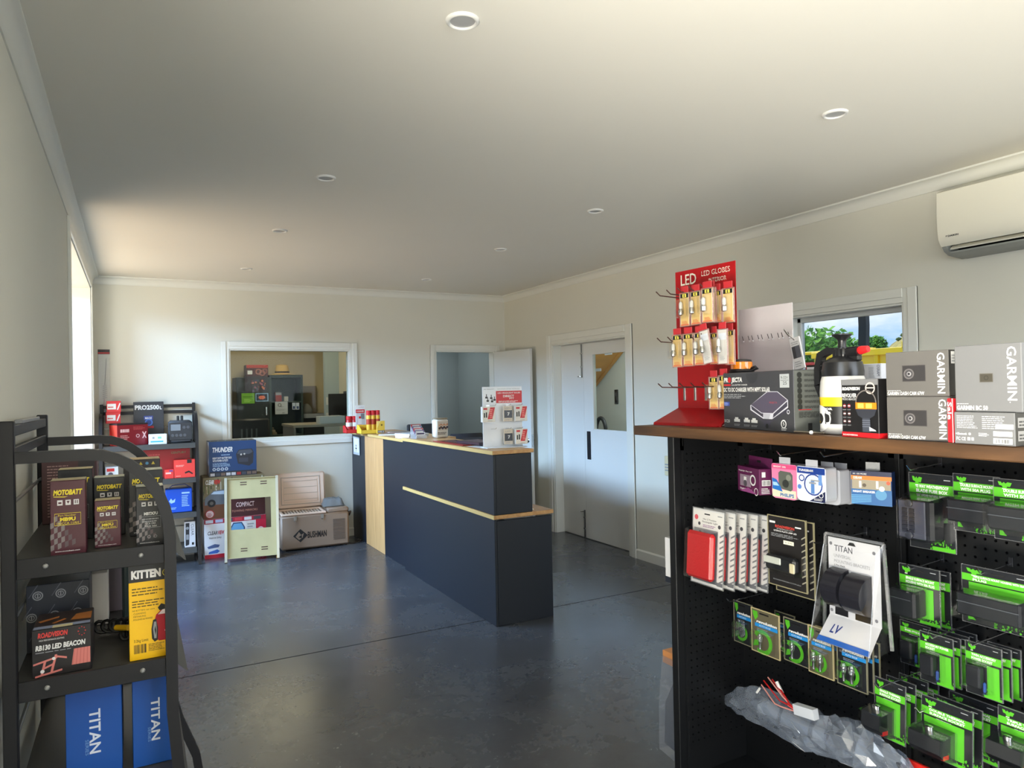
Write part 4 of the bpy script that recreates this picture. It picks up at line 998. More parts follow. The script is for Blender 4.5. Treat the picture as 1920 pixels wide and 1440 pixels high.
motobatt('maroon battery carton marked MB9U standing at the front left of the top shelf', 95, 162, 1034, 903, 2.37, .075, MAR, 'MB9U', '140CCA 11AH', YLW)
motobatt('small maroon battery carton marked MB7U between its two taller neighbours', 178, 227, 1014, 940, 2.42, .06, MAR, 'MB7U', '110CCA 8AH', YLW)
motobatt('black battery carton marked MBTX7U at the front right of the top shelf', 256, 308, 1016, 914, 2.375, .075, DKC, 'MBTX7U', 'CCA 130A', WHITE, M((206, 206, 190), .5))
motobatt('black battery carton directly behind the MB9U one', 110, 175, 1010, 882, 2.60, .08, DKC, 'MB', '', WHITE)
motobatt('black battery carton directly behind the small MB7U one', 177, 235, 1000, 897, 2.62, .08, DKC, 'MBTX9U', 'CCA 120A', WHITE, M((206, 206, 190), .5))
motobatt('black battery carton directly behind the MBTX7U one under the arched bar', 243, 307, 1005, 884, 2.56, .09, DKC, 'MBTX', '', WHITE, M((206, 206, 190), .5))
p, w_, h_ = fit(233, 302, 990, 864, Y=2.86)
P = Pkg('hazard_carton', 'black carton with a row of hazard triangles and a kraft lid, near rack back row', 'carton', (p.x, 2.86, SZ[0] + .001), 0, w_, p.z + h_ - SZ[0], .11, M((40, 36, 36), .4), top=M((214, 184, 140), .5))
for k in range(4):
    u = .30 + k * .17
    P.disc(u, .935, .045, M(((150, 70, 50), (60, 50, 30), (70, 130, 170), (60, 50, 30))[k], .4))
    if k % 2: P.poly([(u - .05, .915), (u + .05, .915), (u, .965)], M((190, 170, 50), .4))
P.done()
p, w_, h_ = fit(79, 183, 985, 852, Y=2.98)
P = Pkg('text_carton', 'large dark maroon carton covered in fine print, near rack back left', 'carton', (p.x, 2.98, SZ[0] + .001), 0, w_, p.z + h_ - SZ[0], .12, M((66, 38, 40), .4), top=M((150, 120, 100), .4))
P.lines(.1, .1, .5, .75, 18, M((150, 120, 116), .4), fill=.35); P.disc(.1, .9, .03, M((200, 140, 60), .4)); P.rect(.66, .05, .3, .9, M((40, 34, 36), .4)); P.done()

# middle shelf
z2 = SZ[1] + .001
p, w_, h_ = fit(243, 327, 1228, 1056, Y=2.36)
P = Pkg('wax_carton', 'yellow and black KITTEN carton with a red sports car picture', 'carton', (p.x, 2.36, z2), 0, w_, p.z + h_ - z2, .075, M((244, 192, 22), .38))
P.rect(0, .795, 1, .205, M((34, 33, 34), .35)); P.text('KITTEN', .06, .835, .66, .075, M((244, 240, 234), .4), bold=.06); P.disc(.85, .865, .095, YLW, r0=.08); P.disc(.85, .865, .078, BLACK); P.poly([(.79, .87), (.85, .895), (.91, .875), (.86, .85)], YLW)
TXB = M((92, 74, 20), .5); P.lines(.07, .66, .75, .09, 3, TXB, fill=.4); P.lines(.07, .54, .8, .08, 3, TXB, fill=.4, seed=2)
P.text('All KITTEN car care', .07, .50, .5, .016, TXB)
for k, s_ in enumerate(('CLEANING', 'DETAILING', 'POLISHES & WAXES')): P.text('. ' + s_, .07, .468 - k * .03, (.3, .3, .45)[k], .017, TXB)
CARR = M((176, 24, 40), .25); P.poly([(.56, .38), (.60, .44), (.76, .50), (1, .54), (1, .16), (.80, .17), (.66, .17), (.55, .22)], CARR); P.poly([(.64, .44), (.78, .50), (1, .53), (1, .47), (.8, .44)], M((240, 220, 222), .2)); P.poly([(.64, .51), (.72, .55), (.82, .53), (.84, .49), (.68, .48)], BLACK)
P.poly([(.49, .30), (.53, .39), (.60, .40), (.64, .30), (.63, .18), (.56, .165), (.50, .2)], BLACK); P.poly([(.525, .30), (.55, .37), (.60, .37), (.61, .28), (.60, .20), (.55, .2)], GREY); P.poly([(.56, .29), (.58, .33), (.60, .28), (.58, .23)], BLACK); P.poly([(.78, .27), (.99, .30), (.99, .27), (.82, .25)], M((230, 200, 205), .2))
P.bars(.10, .07, .28, .09, 12, BLACK); P.text('3.2kg Limit', .10, .185, .32, .028, TXB); P.lines(.42, .08, .4, .08, 5, TXB, fill=.4); P.done()
p, w_, h_ = fit(60, 172, 1258, 1184, Y=2.36)
P = Pkg('beacon_carton', 'black carton reading RB130 LED BEACON lying at the front left of the middle shelf', 'carton', (p.x, 2.36, z2), 0, w_, p.z + h_ - z2, .17, M((34, 32, 34), .36), top=M((60, 46, 40), .4))
P.text('ROADVISION', .10, .83, .50, .10, M((206, 60, 56), .4), bold=.04, shear=.15); P.text('HIGH PERFORMANCE LIGHTING', .12, .755, .42, .035, WHITE); P.text('RB130 LED BEACON', .06, .57, .84, .10, WHITE, bold=.045, shear=.12); P.lines(.06, .51, .8, .03, 1, GREY)
PK = M((206, 120, 112), .4); P.poly([(.66, .16), (.70, .50), (.98, .50), (.98, .16)], PK)
for k in range(5): P.poly([(.67 + k * .062, .16), (.705 + k * .056, .5), (.715 + k * .056, .5), (.68 + k * .062, .16)], M((180, 90, 86), .4))
for q in (((.02, .30), (.42, .40), (.42, .36), (.02, .26)), ((.14, .06), (.20, .34), (.24, .34), (.18, .05)), ((.30, .08), (.38, .44), (.42, .44), (.34, .07)), ((.05, .04), (.5, .12), (.5, .08), (.05, .0)), ((.4, .42), (.58, .36), (.58, .32), (.4, .38)), ((.2, .2), (.34, .26), (.34, .22), (.2, .16))): P.poly(list(q), PK)
P.disc(.17, .12, .035, WHITE); P.disc(.36, .36, .03, WHITE)
for k in range(8): P.disc(.84 + .06 * math.cos(k * .785), .86 + .0, .012, M((200, 50, 50), .4)) if k in (0, 4) else P.disc(.84 + .06 * math.cos(k * .785), .86 + .09 * math.sin(k * .785), .010, M((200, 50, 50), .4))
AM = M((196, 120, 50), .4); P.rect(.02, .02, .96, .16, M((150, 160, 190), .4), 'T'); P.poly([(.62, .35), (.98, .3), (.98, .75), (.7, .7)], AM, 'T'); P.poly([(.05, .5), (.4, .7), (.4, .6), (.1, .4)], AM, 'T'); P.poly([(.3, .3), (.5, .5), (.55, .45), (.35, .25)], AM, 'T'); P.rect(.34, -.0, .34, .14, M((226, 214, 170), .5), 'T'); P.done()
p, w_, h_ = fit(50, 169, 1201, 1100, Y=2.60)
P = Pkg('bearing_carton', 'dark slate carton with a pattern of ring emblems behind the beacon carton', 'carton', (p.x, 2.60, z2), 0, w_, p.z + h_ - z2, .16, M((40, 44, 54), .4), top=M((52, 52, 46), .4))
for i in range(3):
    for j in range(3):
        u, v = .18 + i * .36 + (j % 2) * -.1, .2 + j * .32
        P.disc(u, v, .085, GREY, r0=.065); P.disc(u, v, .05, GREY, r0=.035); P.rect(u - .01, v - .03, .02, .06, GREY); P.poly([(u - .15, v - .02), (u, v + .17), (u + .01, v + .16), (u - .135, v - .02)], M((90, 94, 104), .4))
P.done()
p, w_, h_ = fit(168, 203, 1160, 1077, Y=2.80)
boxo('white_carton', p.x, p.x + w_, 2.80, 2.92, z2, p.z + h_, M((222, 216, 208), .6), .002, 'plain white carton standing behind the ring emblem carton', 'carton')
p, w_, h_ = fit(201, 243, 1115, 1062, Y=2.95)
boxo('mauve_carton', p.x, p.x + w_, 2.95, 3.08, z2, p.z + h_, M((92, 82, 88), .5), .002, 'dull mauve carton at the back of the middle shelf beside the white one', 'carton')
m = MB(); q = W(205, 1180, Y=2.62); pts = []
for k in range(150):
    a = k * .55; pts.append((q.x + .09 * math.sin(k / 150 * 3.1 - .4) + .018 * math.cos(a), 2.62 + .08 * math.cos(k / 150 * 3.1) * .7 + .0, z2 + .027 + .019 * math.sin(a)))
m.tube(pts, .0055, BLACK, 6); cc = tag(m.build('coiled_cable'), 'black coiled cable lying between the beacon and wax cartons', 'cable')
m = MB(); m.tube([(q.x + .02, 2.56, z2 + .05), (q.x + .055, 2.53, z2 + .052)], .009, M((226, 180, 30), .4), 8); m.build('yellow_plug', cc)
m = MB(); m.lathe([(.0, 0), (.012, 0), (.012, .30), (.0, .30)], M((30, 46, 44), .4), 10, c=(q.x + .045, 2.86, z2)); tag(m.build('dark_rod'), 'dark upright rod standing between the white and yellow cartons', 'rod')
# lower shelf
z3 = SZ[2] + .001; TB = M((20, 76, 156), .4, name='titan_blue')
for (pl, pr, yt, lb) in ((124, 230, 1289, 'blue TITAN carton on the lower shelf, left one of the pair'), (250, 333, 1268, 'blue TITAN carton on the lower shelf, right one of the pair')):
    p, w_, h_ = fit(pl, pr, 1440, yt, Y=2.40)
    P = Pkg('titan_carton', lb, 'carton', (p.x, 2.40, z3), 0, w_, p.z + h_ - z3, .28, TB, 'blue cartons on the lower shelf', left=M((150, 160, 176), .45) if pl > 200 else None)
    tw = M((206, 214, 230), .4); P.text('TITAN', .42, .26, .19, .46, tw, rot=-90, bold=.02); P.text('SERIES', .34, .255, .06, .16, M((110, 150, 206), .4), rot=-90); P.done()

# ---------------------------------------------------------------- goods on the far rack
fz = [z + .001 for z in SZ]
p, w_, h_ = fit(220, 278, 837, 796, 24, Y=7.455)
P = Pkg('battery', 'dark red sealed battery with its bright red end showing, far rack top shelf', 'battery', (p.x, 7.455, fz[0]), 24, w_, .205, .16, M((128, 24, 34), .4), left=M((216, 70, 54), .4), top=M((40, 40, 42), .4))
P.lines(.1, .60, .38, .16, 1, M((230, 190, 190), .4), fill=.9)
P.lines(.1, .28, .3, .22, 3, M((210, 150, 150), .4)); P.lines(.52, .7, .4, .16, 3, M((180, 80, 80), .4)); P.disc(.66, .42, .06, M((230, 190, 190), .4), r0=.04); P.poly([(.80, .3), (.84, .3), (.95, .6), (.91, .6)], M((230, 190, 190), .4)); P.poly([(.91, .3), (.95, .3), (.84, .6), (.80, .6)], M((230, 190, 190), .4)); P.rect(0, .93, 1, .07, M((40, 34, 36), .4)); P.rect(0, .93, 1, .07, M((50, 44, 44), .4), 'L'); P.poly([(.3, .0), (.5, .0), (.2, .9), (.0, .9)], M((190, 20, 26), .4), 'L'); P.done()
p, w_, h_ = fit(200, 227, 836, 752, Y=7.60)
ZB = fz[0] + .2065; hh = (p.z + h_ - ZB) / 2
for k in range(2):
    P = Pkg('globe_box', f"small red and white box, {('lower', 'upper')[k]} one of two standing on the red battery", 'box', (p.x + .004 * (k % 2), 7.60, ZB + k * hh), (6, 2)[k], w_, hh - .0006, .09, M((206, 40, 44), .45), 'small red boxes on the far rack')
    P.rect(.05, .25, .6, .5, WHITE); P.lines(.1, .4, .5, .2, 1, RED); P.poly([(.7, .2), (.9, .8), (.98, .8), (.8, .2)], WHITE); P.done()
p, w_, h_ = fit(251, 308, 836, 754, Y=7.745)
P = Pkg('charger_carton', 'black PRO2500 carton standing tall on the top shelf of the far rack', 'carton', (p.x, 7.745, fz[0]), 0, w_, p.z + h_ - fz[0], .038, M((40, 44, 52), .4))
P.text('PRO2500', .05, .815, .80, .10, WHITE, bold=.04); P.text('L', .87, .815, .07, .07, WHITE, bold=.04); P.rect(.34, .56, .3, .1, M((40, 60, 130), .4)); P.text('MADE', .38, .58, .22, .05, WHITE, bold=.02); P.disc(.5, .5, .13, M((70, 110, 180), .4)); P.disc(.5, .5, .09, M((40, 60, 110), .4)); P.rect(.42, .36, .24, .05, RED); P.done()
p, w_, h_ = fit(279, 313, 833, 815, Y=7.47)
P = Pkg('small_white_box', 'small white box with teal print in front of the PRO2500 carton', 'box', (p.x, 7.47, fz[0]), 0, w_, .095, .07, M((214, 222, 226), .45)); P.rect(.1, .2, .7, .14, M((60, 170, 190), .4)); P.rect(.2, .55, .12, .2, GREY); P.rect(.5, .55, .2, .2, M((120, 190, 170), .4)); P.done()
p, w_, h_ = fit(317, 361, 834, 792, Y=7.49); x = p.x + w_ / 2; h_ = .215
t = empty('power_station', (x, 7.59, fz[0]), 0, 'dark grey portable power station with dials at the right of the far rack', 'power station')
PG = M((56, 60, 66), .45, name='power_grey')
m = MB(); m.box(-w_ / 2, w_ / 2, -.10, .10, 0, h_, PG, .018); m.build('body', t, smooth=40)
m = MB(); m.box(-.10, .10, -.106, -.098, .03, h_ - .02, M((40, 43, 48), .4), .006); fp_ = m.build('front_panel', t, smooth=0)
m = MB(); m.box(-.085, .0, -.1085, -.105, .12, .18, M((112, 120, 128), .2), .001); m.build('screen', fp_, smooth=0)
m = MB()
for k, (x_, z_) in enumerate(((-.07, .075), (-.035, .075), (.0, .075), (.035, .075), (.065, .15), (.03, .15))): m.lathe([(0, 0), (.014, 0), (.014, .006), (0, .006)], M((74, 78, 84), .4), 10, mx=Matrix.Translation((x_, -.105, z_)) @ Matrix.Rotation(R(90), 4, 'X'))
m.build('socket', fp_)
m = MB(); m.box(-.028, -.006, -.03, .03, h_ - .005, h_ + .045, M((30, 32, 34), .5), .005); m.box(.006, .028, -.03, .03, h_ - .005, h_ + .045, M((30, 32, 34), .5), .005); m.build('handle_post', t, smooth=0)
p, w_, h_ = fit(262, 357, 897, 843, Y=7.58)
P = Pkg('red_carton', 'wide flat red carton at the back of the second shelf of the far rack', 'carton', (p.x, 7.58, fz[1]), 0, w_, p.z + h_ - fz[1], .2, M((150, 26, 34), .4)); P.text('CENTURY', .62, .8, .3, .07, M((80, 130, 90), .4)); P.lines(.1, .78, .4, .05, 1, M((200, 90, 90), .4)); P.done()
p, w_, h_ = fit(327, 366, 895, 863, Y=7.46)
P = Pkg('orange_carton', 'bright orange red carton at the right end of the second shelf', 'carton', (p.x, 7.46, fz[1]), 0, w_, p.z + h_ - fz[1], .12, M((226, 64, 58), .42), top=M((214, 60, 56), .42)); P.lines(.08, .62, .4, .12, 2, M((246, 170, 160), .4)); P.rect(.62, .8, .22, .2, BLACK); P.poly([(.5, .3), (.7, .38), (.9, .22), (.86, .16), (.7, .28), (.52, .22)], BLACK); P.lines(.08, .08, .3, .07, 1, M((246, 170, 160), .4)); P.done()
p, w_, h_ = fit(309, 326, 897, 880, Y=7.46)
P = Pkg('orange_carton', 'tiny orange red box left of the bright orange carton', 'carton', (p.x, 7.46, fz[1]), 0, w_, .085, .06, M((222, 60, 56), .42)); P.rect(.1, .5, .6, .2, M((246, 180, 170), .4)); P.rect(.5, .75, .4, .2, M((120, 60, 130), .4)); P.done()
p, w_, h_ = fit(198, 222, 898, 870, Y=7.50)
P = Pkg('blue_pack', 'small white, blue and red pack at the left end of the second shelf', 'box', (p.x, 7.50, fz[1]), 0, w_, .14, .08, M((206, 212, 222), .45)); P.rect(.1, .1, .5, .3, M((90, 150, 200), .4)); P.rect(.1, .7, .6, .2, RED); P.disc(.4, .5, .2, M((60, 66, 84), .4)); P.done()
p, w_, h_ = fit(311, 361, 962, 916, Y=7.47)
t = empty('blue_battery', (p.x + w_ / 2, 7.55, fz[2]), 0, 'bright blue car battery with carry strap on the third shelf of the far rack', 'battery'); h_ = .225
m = MB(); m.box(-w_ / 2, w_ / 2, -.08, .08, 0, h_, M((14, 80, 200), .35, name='battery_blue'), .006); m.build('case', t, smooth=0)
P = Faces(w_, h_, .16); LB = M((160, 200, 240), .4); P.lines(.60, .25, .3, .5, 7, LB); P.rect(.6, .78, .3, .07, LB); P.poly([(.12, .5), (.2, .62), (.26, .52), (.36, .6), (.34, .45), (.2, .4)], LB); P.lines(.1, .15, .3, .1, 2, LB); P.p.build('printed_label', t, smooth=0, fix=False)
m = MB(); m.bar([(-w_ / 2 + .02, -.05, h_), (-w_ / 2 + .06, -.06, h_ + .035), (w_ / 2 - .06, -.06, h_ + .04), (w_ / 2 - .01, -.05, h_)], (0, .008, 0), .003, M((10, 50, 130), .4)); m.build('carry_strap', t, smooth=0)
p, w_, h_ = fit(347, 367, 1032, 979, Y=7.47)
P = Pkg('wiper_carton', 'tall white and black carton on the bottom shelf of the far rack', 'carton', (p.x, 7.47, fz[3]), 0, w_, p.z + h_ - fz[3], .1, M((222, 222, 226), .45)); P.poly([(.05, .05), (.4, .1), (.45, .95), (.08, .95)], M((40, 42, 48), .4)); P.disc(.25, .75, .15, GREY); P.rect(.12, .3, .25, .2, GREY); P.text('CLEAR', .6, .45, .25, .45, M((70, 74, 84), .4), rot=-90); P.rect(.65, .08, .2, .1, BLACK); P.done()
p0 = W(186, 664, Y=YB - .012); p1 = W(203, 656, Y=YB - .012)
t = empty('aerial_pack', ((p0.x + p1.x) / 2, YB - .006, p0.z), 0, 'clear hanging pack with coiled aerial wire and dark red header on the back wall', 'hanging pack')
m = MB(); m.box(-.05, .05, -.003, .0, 0, .045, M((44, 24, 26), .4)); m.box(-.048, .048, -.0035, -.003, .004, .018, M((180, 40, 40), .4)); m.build('header_card', t, smooth=0)
m = MB(); pz = W(194, 792, Y=YB - .012).z - p0.z; m.box(-.048, .048, -.012, -.001, pz, 0, clear('thin_bag', refl=.04, rough=.1, haze=.12), .003); m.build('clear_bag', t, smooth=0)
m = MB(); wz = lambda q: W(194, q, Y=YB - .012).z - p0.z
m.tube([(.02, -.006, wz(672)), (.012, -.006, wz(700)), (.005, -.006, wz(722))], .002, M((110, 108, 110), .4), 5)
pts = [(.004 + .018 * math.cos(k * .7), -.006 + .003 * math.sin(k * .7), wz(722) - k * (wz(722) - wz(748)) / 60) for k in range(60)]
m.tube(pts, .0016, M((150, 140, 140), .4), 5); m.tube([(0, -.006, wz(748)), (-.005, -.006, wz(770)), (-.015, -.006, wz(790))], .003, M((200, 150, 160), .4), 5); m.build('aerial_wire', t)
# ---------------------------------------------------------------- pegboard display unit
PB = M((17, 18, 20), .5, .2, name='pegboard_black'); SLAB = wood('stained_timber', (50, 34, 22), (98, 68, 42), 2.2, .42, (7, .8, 7), .15)
XB, YW, XP, YN = 2.09, 2.03, 1.757, .30
t = empty('pegboard_unit', (XP, YW, 0), 0, 'black perforated steel display unit with a stained timber top', 'display unit')
LOC = Vector((XP, YW, 0))
def ub(name, x0, x1, y0, y1, z0, z1, mat, b=0, parent=None):
    m = MB(); m.box(x0 - XP, x1 - XP, y0 - YW, y1 - YW, z0, z1, mat, b); return m.build(name, parent or t, smooth=0)
ub('timber_top', 1.693, 2.50, YN - .3, 2.185, 1.40, 1.435, SLAB, .003)
ub('front_upright', XP, XP + .034, YW, YW + .034, 0, 1.395, PB, .002)
ub('rear_upright', 2.42, 2.454, YW, YW + .034, 0, 1.395, PB, .002)
ub('outer_end_sheet', XP + .034, 2.42, YW + .026, YW + .030, .06, 1.395, PB)
ub('centre_upright', XB - .004, XB + .03, 1.372, 1.388, 0, 1.395, PB, .001)
ub('back_sheet', XB + .032, XB + .036, YN, YW, .06, 1.395, M((10, 10, 11), .7, name='hole_dark'))
ub('base_plinth', XP, XB + .03, YN, YW, 0, .14, PB, .002)
hy0 = W(1701.25, 869.5, X=XB).y; HP = .0275
def pegs(name, org, du, n_out, nu, nz, u_lead, z_lead):
    "sheet with octagonal holes; one cell per hole, each hole with a short wall behind it"
    m = MB(); r = .0042
    for i in range(nu):
        for j in range(nz):
            cu, cz_ = u_lead + (i + .5) * HP, z_lead + (j + .5) * HP; vs = []; fs = []
            for k in range(8):
                a = R(22.5 + 45 * k); ca, sa = math.cos(a), math.sin(a)
                q = .5 * HP / max(abs(ca), abs(sa))
                vs.append(((cu + r * ca), (cz_ + r * sa), 0)); vs.append((cu + q * ca, cz_ + q * sa, 0)); vs.append((cu + r * ca, cz_ + r * sa, .008))
            sq = [(cu + sx_ * HP / 2, cz_ + sz_ * HP / 2, 0) for sx_, sz_ in ((1, 1), (-1, 1), (-1, -1), (1, -1))]
            vs += sq
            for k in range(8):
                k2 = (k + 1) % 8; fs.append((3 * k, 3 * k + 1, 3 * k2 + 1, 3 * k2)); fs.append((3 * k, 3 * k2, 3 * k2 + 2, 3 * k + 2))
            for c_ in range(4): fs.append((3 * (2 * c_) + 1, 24 + c_, 3 * (2 * c_ + 1) + 1))
            m.add([tuple(org + du * u + Vector((0, 0, z)) + n_out * d_ - LOC) for u, z, d_ in vs], fs, PB)
    o = m.build(name, t, smooth=0, fix=False); return o
NZ = 40; zl = 1.33 + HP / 2 - NZ * HP
u0_ = hy0 - HP * .5; 
nu2 = int((1.372 - YN) / HP)
frac = (1.372 - hy0) % HP
# near bay, far bay and the end wing
pegs('peg_sheet', Vector((XB, YN, 0)), Vector((0, 1, 0)), Vector((1, 0, 0)), nu2, NZ, (hy0 - YN) % HP - HP / 2, zl)
pegs('peg_sheet', Vector((XB, 1.392, 0)), Vector((0, 1, 0)), Vector((1, 0, 0)), 22, NZ, .018, zl)
pegs('peg_sheet', Vector((XP + .034, YW, 0)), Vector((1, 0, 0)), Vector((0, 1, 0)), 10, NZ, .016, zl)
for a in ((XB, XB + .004, 1.388, 1.41), (XB, XB + .004, 2.0145, YW), (XB, XB + .004, 1.36, 1.372)): ub('edge_strip', a[0], a[1], a[2], a[3], zl, 1.395, PB)
ub('edge_strip', XP + .034, XP + .05, YW, YW + .004, zl, 1.395, PB); ub('edge_strip', XP + .325, XB, YW, YW + .004, zl, 1.395, PB)
ub('top_strip', XB, XB + .004, YN, YW, 1.33 + HP / 2, 1.398, PB); ub('top_strip', XP + .034, XB, YW, YW + .004, 1.33 + HP / 2, 1.398, PB)
ub('bottom_strip', XB, XB + .004, YN, YW, .12, zl, PB); ub('bottom_strip', XP + .034, XB, YW, YW + .004, .12, zl, PB)
m = MB()                                       # key slots in the uprights
for k in range(24):
    z = 1.36 - k * .05
    m.box(XB - .0065 - XP, XB - .004 - XP, 1.378 - YW, 1.381 - YW, z, z + .03, M((6, 6, 6), .8)); m.box(XP + .042 - XP, XP + .045 - XP, -.0015, -.0002, z, z + .03, M((6, 6, 6), .8))
m.build('key_slot', t, smooth=0)['kind'] = 'stuff'
def hook(px, py, Xt, label, up=.012, drop=.0, yoff=0):
    "single wire hook; the pixel shows its free end at Xt"
    q = W(px, py, X=Xt); m = MB()
    m.tube([(XB, q.y + yoff, q.z + .004), (Xt + .05, q.y + yoff * .2, q.z - .002), (Xt + .016, q.y, q.z - .004), (Xt, q.y, q.z + up)], .0021, CHROME, 6)
    m.box(XB - .003, XB, q.y + yoff - .006, q.y + yoff + .006, q.z - .004, q.z + .022, DK, .001)
    return tag(m.build('peg_hook'), label, 'hook', 'wire hooks on the pegboard')

# ---------------------------------------------------------------- hanging goods
def hang(name, label, cat, Xf, pl, pr, yb, yt, col, th=.0025, group=None, tilt=0, yaw=-90, top_cut=True):
    p, w, h = fit(pl, pr, yb, yt, yaw, X=Xf)
    P = Pkg(name, label, cat, p, yaw, w, h, th, col, group, bev=.0006)
    P.o.rotation_euler = (R(tilt), 0, R(yaw))
    return P
def dome(P, u0, v0, u1, v1, dep, inset=.006, mat=None, name='clear_shell'):
    "clear blister: a tapered box standing off the card"
    w, h, d = P.w, P.h, P.d; x0, x1, z0, z1 = -w / 2 + u0 * w, -w / 2 + u1 * w, v0 * h, v1 * h; y0 = -d / 2 - .001; i = inset
    vs = [(x0, y0, z0), (x1, y0, z0), (x1, y0, z1), (x0, y0, z1), (x0 + i, y0 - dep, z0 + i), (x1 - i, y0 - dep, z0 + i), (x1 - i, y0 - dep, z1 - i), (x0 + i, y0 - dep, z1 - i)]
    m = MB(); m.add(vs, [(4, 5, 6, 7), (0, 1, 5, 4), (1, 2, 6, 5), (2, 3, 7, 6), (3, 0, 4, 7)], mat or SHELL)
    return m.build(name, P.o, smooth=0)
RIM = clear('plastic_edge', refl=.14, rough=.15, haze=.07)
def rim(P, e=.003, mat=None, name='clear_edge'):
    "welded edge of a full clamshell"
    w, h = P.w, P.h; m = MB(); y0, y1 = -P.d / 2 - .001, P.d / 2 + .001; mat = mat or RIM
    m.box(-w / 2 - e, -w / 2, y0, y1, -e, h + e, mat); m.box(w / 2, w / 2 + e, y0, y1, -e, h + e, mat); m.box(-w / 2, w / 2, y0, y1, -e, 0, mat); m.box(-w / 2, w / 2, y0, y1, h, h + e, mat)
    m.build(name, P.o, smooth=0)
def block(P, name, u0, u1, v0, v1, y0, y1, mat, b=.004):
    w, h, d = P.w, P.h, P.d; m = MB(); m.box(-w / 2 + u0 * w, -w / 2 + u1 * w, -d / 2 - y1, -d / 2 - y0, v0 * h, v1 * h, mat, b); return m.build(name, P.o, smooth=0)
BRT = M((82, 174, 38), .38, name='bright_green'); CBK = M((28, 30, 34), .34, name='card_black')
HOUS = M((26, 28, 33), .42, name='housing_black')
def green(label, Xf, pl, pr, yb, yt, title, kind, group, dm=None, tilt=0, band=(.66, .15), dsc=1):
    P = hang('socket_pack', label, 'blister pack', Xf, pl, pr, yb, yt, CBK, group=group, tilt=tilt)
    w, h = P.w, P.h; asp = w / h
    bv, bh = band
    P.rect(0, bv, 1, bh, BRT); n = len(title)
    for i, s_ in enumerate(title): P.text(s_, .16, bv + bh * (.56 - .46 * i if n > 1 else .34), min(.72, .05 * len(s_)), bh * .30, WHITE, bold=.04)
    P.poly([(.07, .96), (.12, .955), (.14, .93), (.17, .955), (.20, .93), (.23, .955), (.30, .945), (.27, .88), (.22, .88), (.21, .85), (.15, .85), (.14, .89), (.09, .90)], BRT); P.rect(.14, .835, .07, .012, WHITE)
    P.rect(.42, .905, .20, .035, M((8, 8, 9), .7)); P.rect(.78, .93, .14, .014, GREY); P.lines(.3, bv - .03, .4, .018, 1, GREY)
    if kind != 'fuse':
        P.rect(.05, .10, .80, bv - .13, BRT) if kind in ('single', 'round') else P.rect(.10, .56, .80, bv - .58, BRT) if kind == 'wide' else None
        if kind in ('single', 'small'): P.rect(.60 if kind == 'small' else .08, .05, .34, bv - .09, BRT)
    rnd = random.Random(int(pl + yb)); vs = []; fs = []
    for k in range(46):
        u = rnd.random(); v = abs(rnd.gauss(0, .07)); s_ = rnd.uniform(.006, .02); b_ = len(vs)
        u = .45 + u * .55
        vs += [(u - s_, v), (u, max(0, v - s_)), (min(1, u + s_), v), (u, v + s_ * 1.6)]; fs.append((b_, b_ + 1, b_ + 2, b_ + 3))
    P.put('F', vs, fs, BRT); P.rect(.5, 0, .5, .05, BRT) if kind != 'wide' else P.poly([(.08, .06), (.20, .06), (.08, .2)], BRT)
    if kind == 'fuse':
        block(P, 'fuse_box', .03, .80, .14, .70, .002, .060, HOUS, .008); f2 = block(P, 'clear_cover', .05, .66, .17, .67, .060, .066, M((70, 72, 84), .2), .004)
        m = MB()
        for k in range(6):
            for s_ in (0, 1): m.box(-w / 2 + (.16 + .16 * s_) * w, -w / 2 + (.27 + .16 * s_) * w, -.072, -.067, (.25 + k * .055) * h, (.29 + k * .055) * h, M((40, 42, 52), .3))
        m.build('fuse_slot', f2, smooth=0)
        m = MB()
        for v in (.215, .635): m.lathe([(.011, 0), (.011, .007), (.006, .009), (0, .009)], M((52, 54, 64), .3), 12, mx=Matrix.Translation((-w / 2 + .32 * w, -.067, v * h)) @ Matrix.Rotation(R(90), 4, 'X'))
        m.build('cover_screw', f2); dome(P, -.01, .11, .88, .74, .076, .010)
    elif kind == 'single':
        block(P, 'housing', .03, .70, .14, .62, .002, .060, HOUS, .006); block(P, 'cover_line', .04, .60, .46, .47, .060, .062, M((80, 84, 90), .3), 0); dome(P, .0, .10, .74, .66, .070, .006)
    elif kind == 'wide':
        block(P, 'housing', .06, .96, .20, .60, .002, .05, M((32, 34, 39), .34), .005); block(P, 'cover_line', .08, .94, .43, .445, .05, .052, M((78, 82, 88), .3), 0); dome(P, -.03, .10, 1.0, .66, .06, .008)
    elif kind == 'small':
        block(P, 'socket_body', .12, .54, .18, .60, .002, .026, HOUS, .004); block(P, 'socket_shoulder', .14, .46, .56, .60, .002, .02, GREY, .003); block(P, 'blue_cable', .52, .60, .1, .30, .002, .012, M((40, 70, 140), .4), .003)
        dome(P, .06, .10, .78, .68, .032, .005)
    elif kind == 'round':
        a0, a1 = -w / 2 - .02 * w, -w / 2 + .72 * w
        prof = [(-P.d / 2 - .001, .56 * h), (-P.d / 2 - .068, .50 * h), (-P.d / 2 - .070, .26 * h), (-P.d / 2 - .052, .14 * h), (-P.d / 2 - .02, .06 * h), (-P.d / 2 - .001, .05 * h)]
        m = MB(); m.prism([(y * dsc + .004, z) for y, z in prof], a0 + .006, a1 - .006, 'x', HOUS); hs = m.build('housing', P.o, smooth=40)
        m = MB(); m.lathe([(.010, 0), (.010, .010), (.006, .012), (0, .012)], CHROME, 12, c=(a0 + (a1 - a0) * .45, -.035 * dsc, .525 * h)); m.build('socket_ring', hs)
        m = MB(); m.box(a1 - .012, a1 - .005, -.052 * dsc, -.03 * dsc, .15 * h, .22 * h, RED); m.build('red_tab', hs, smooth=0)
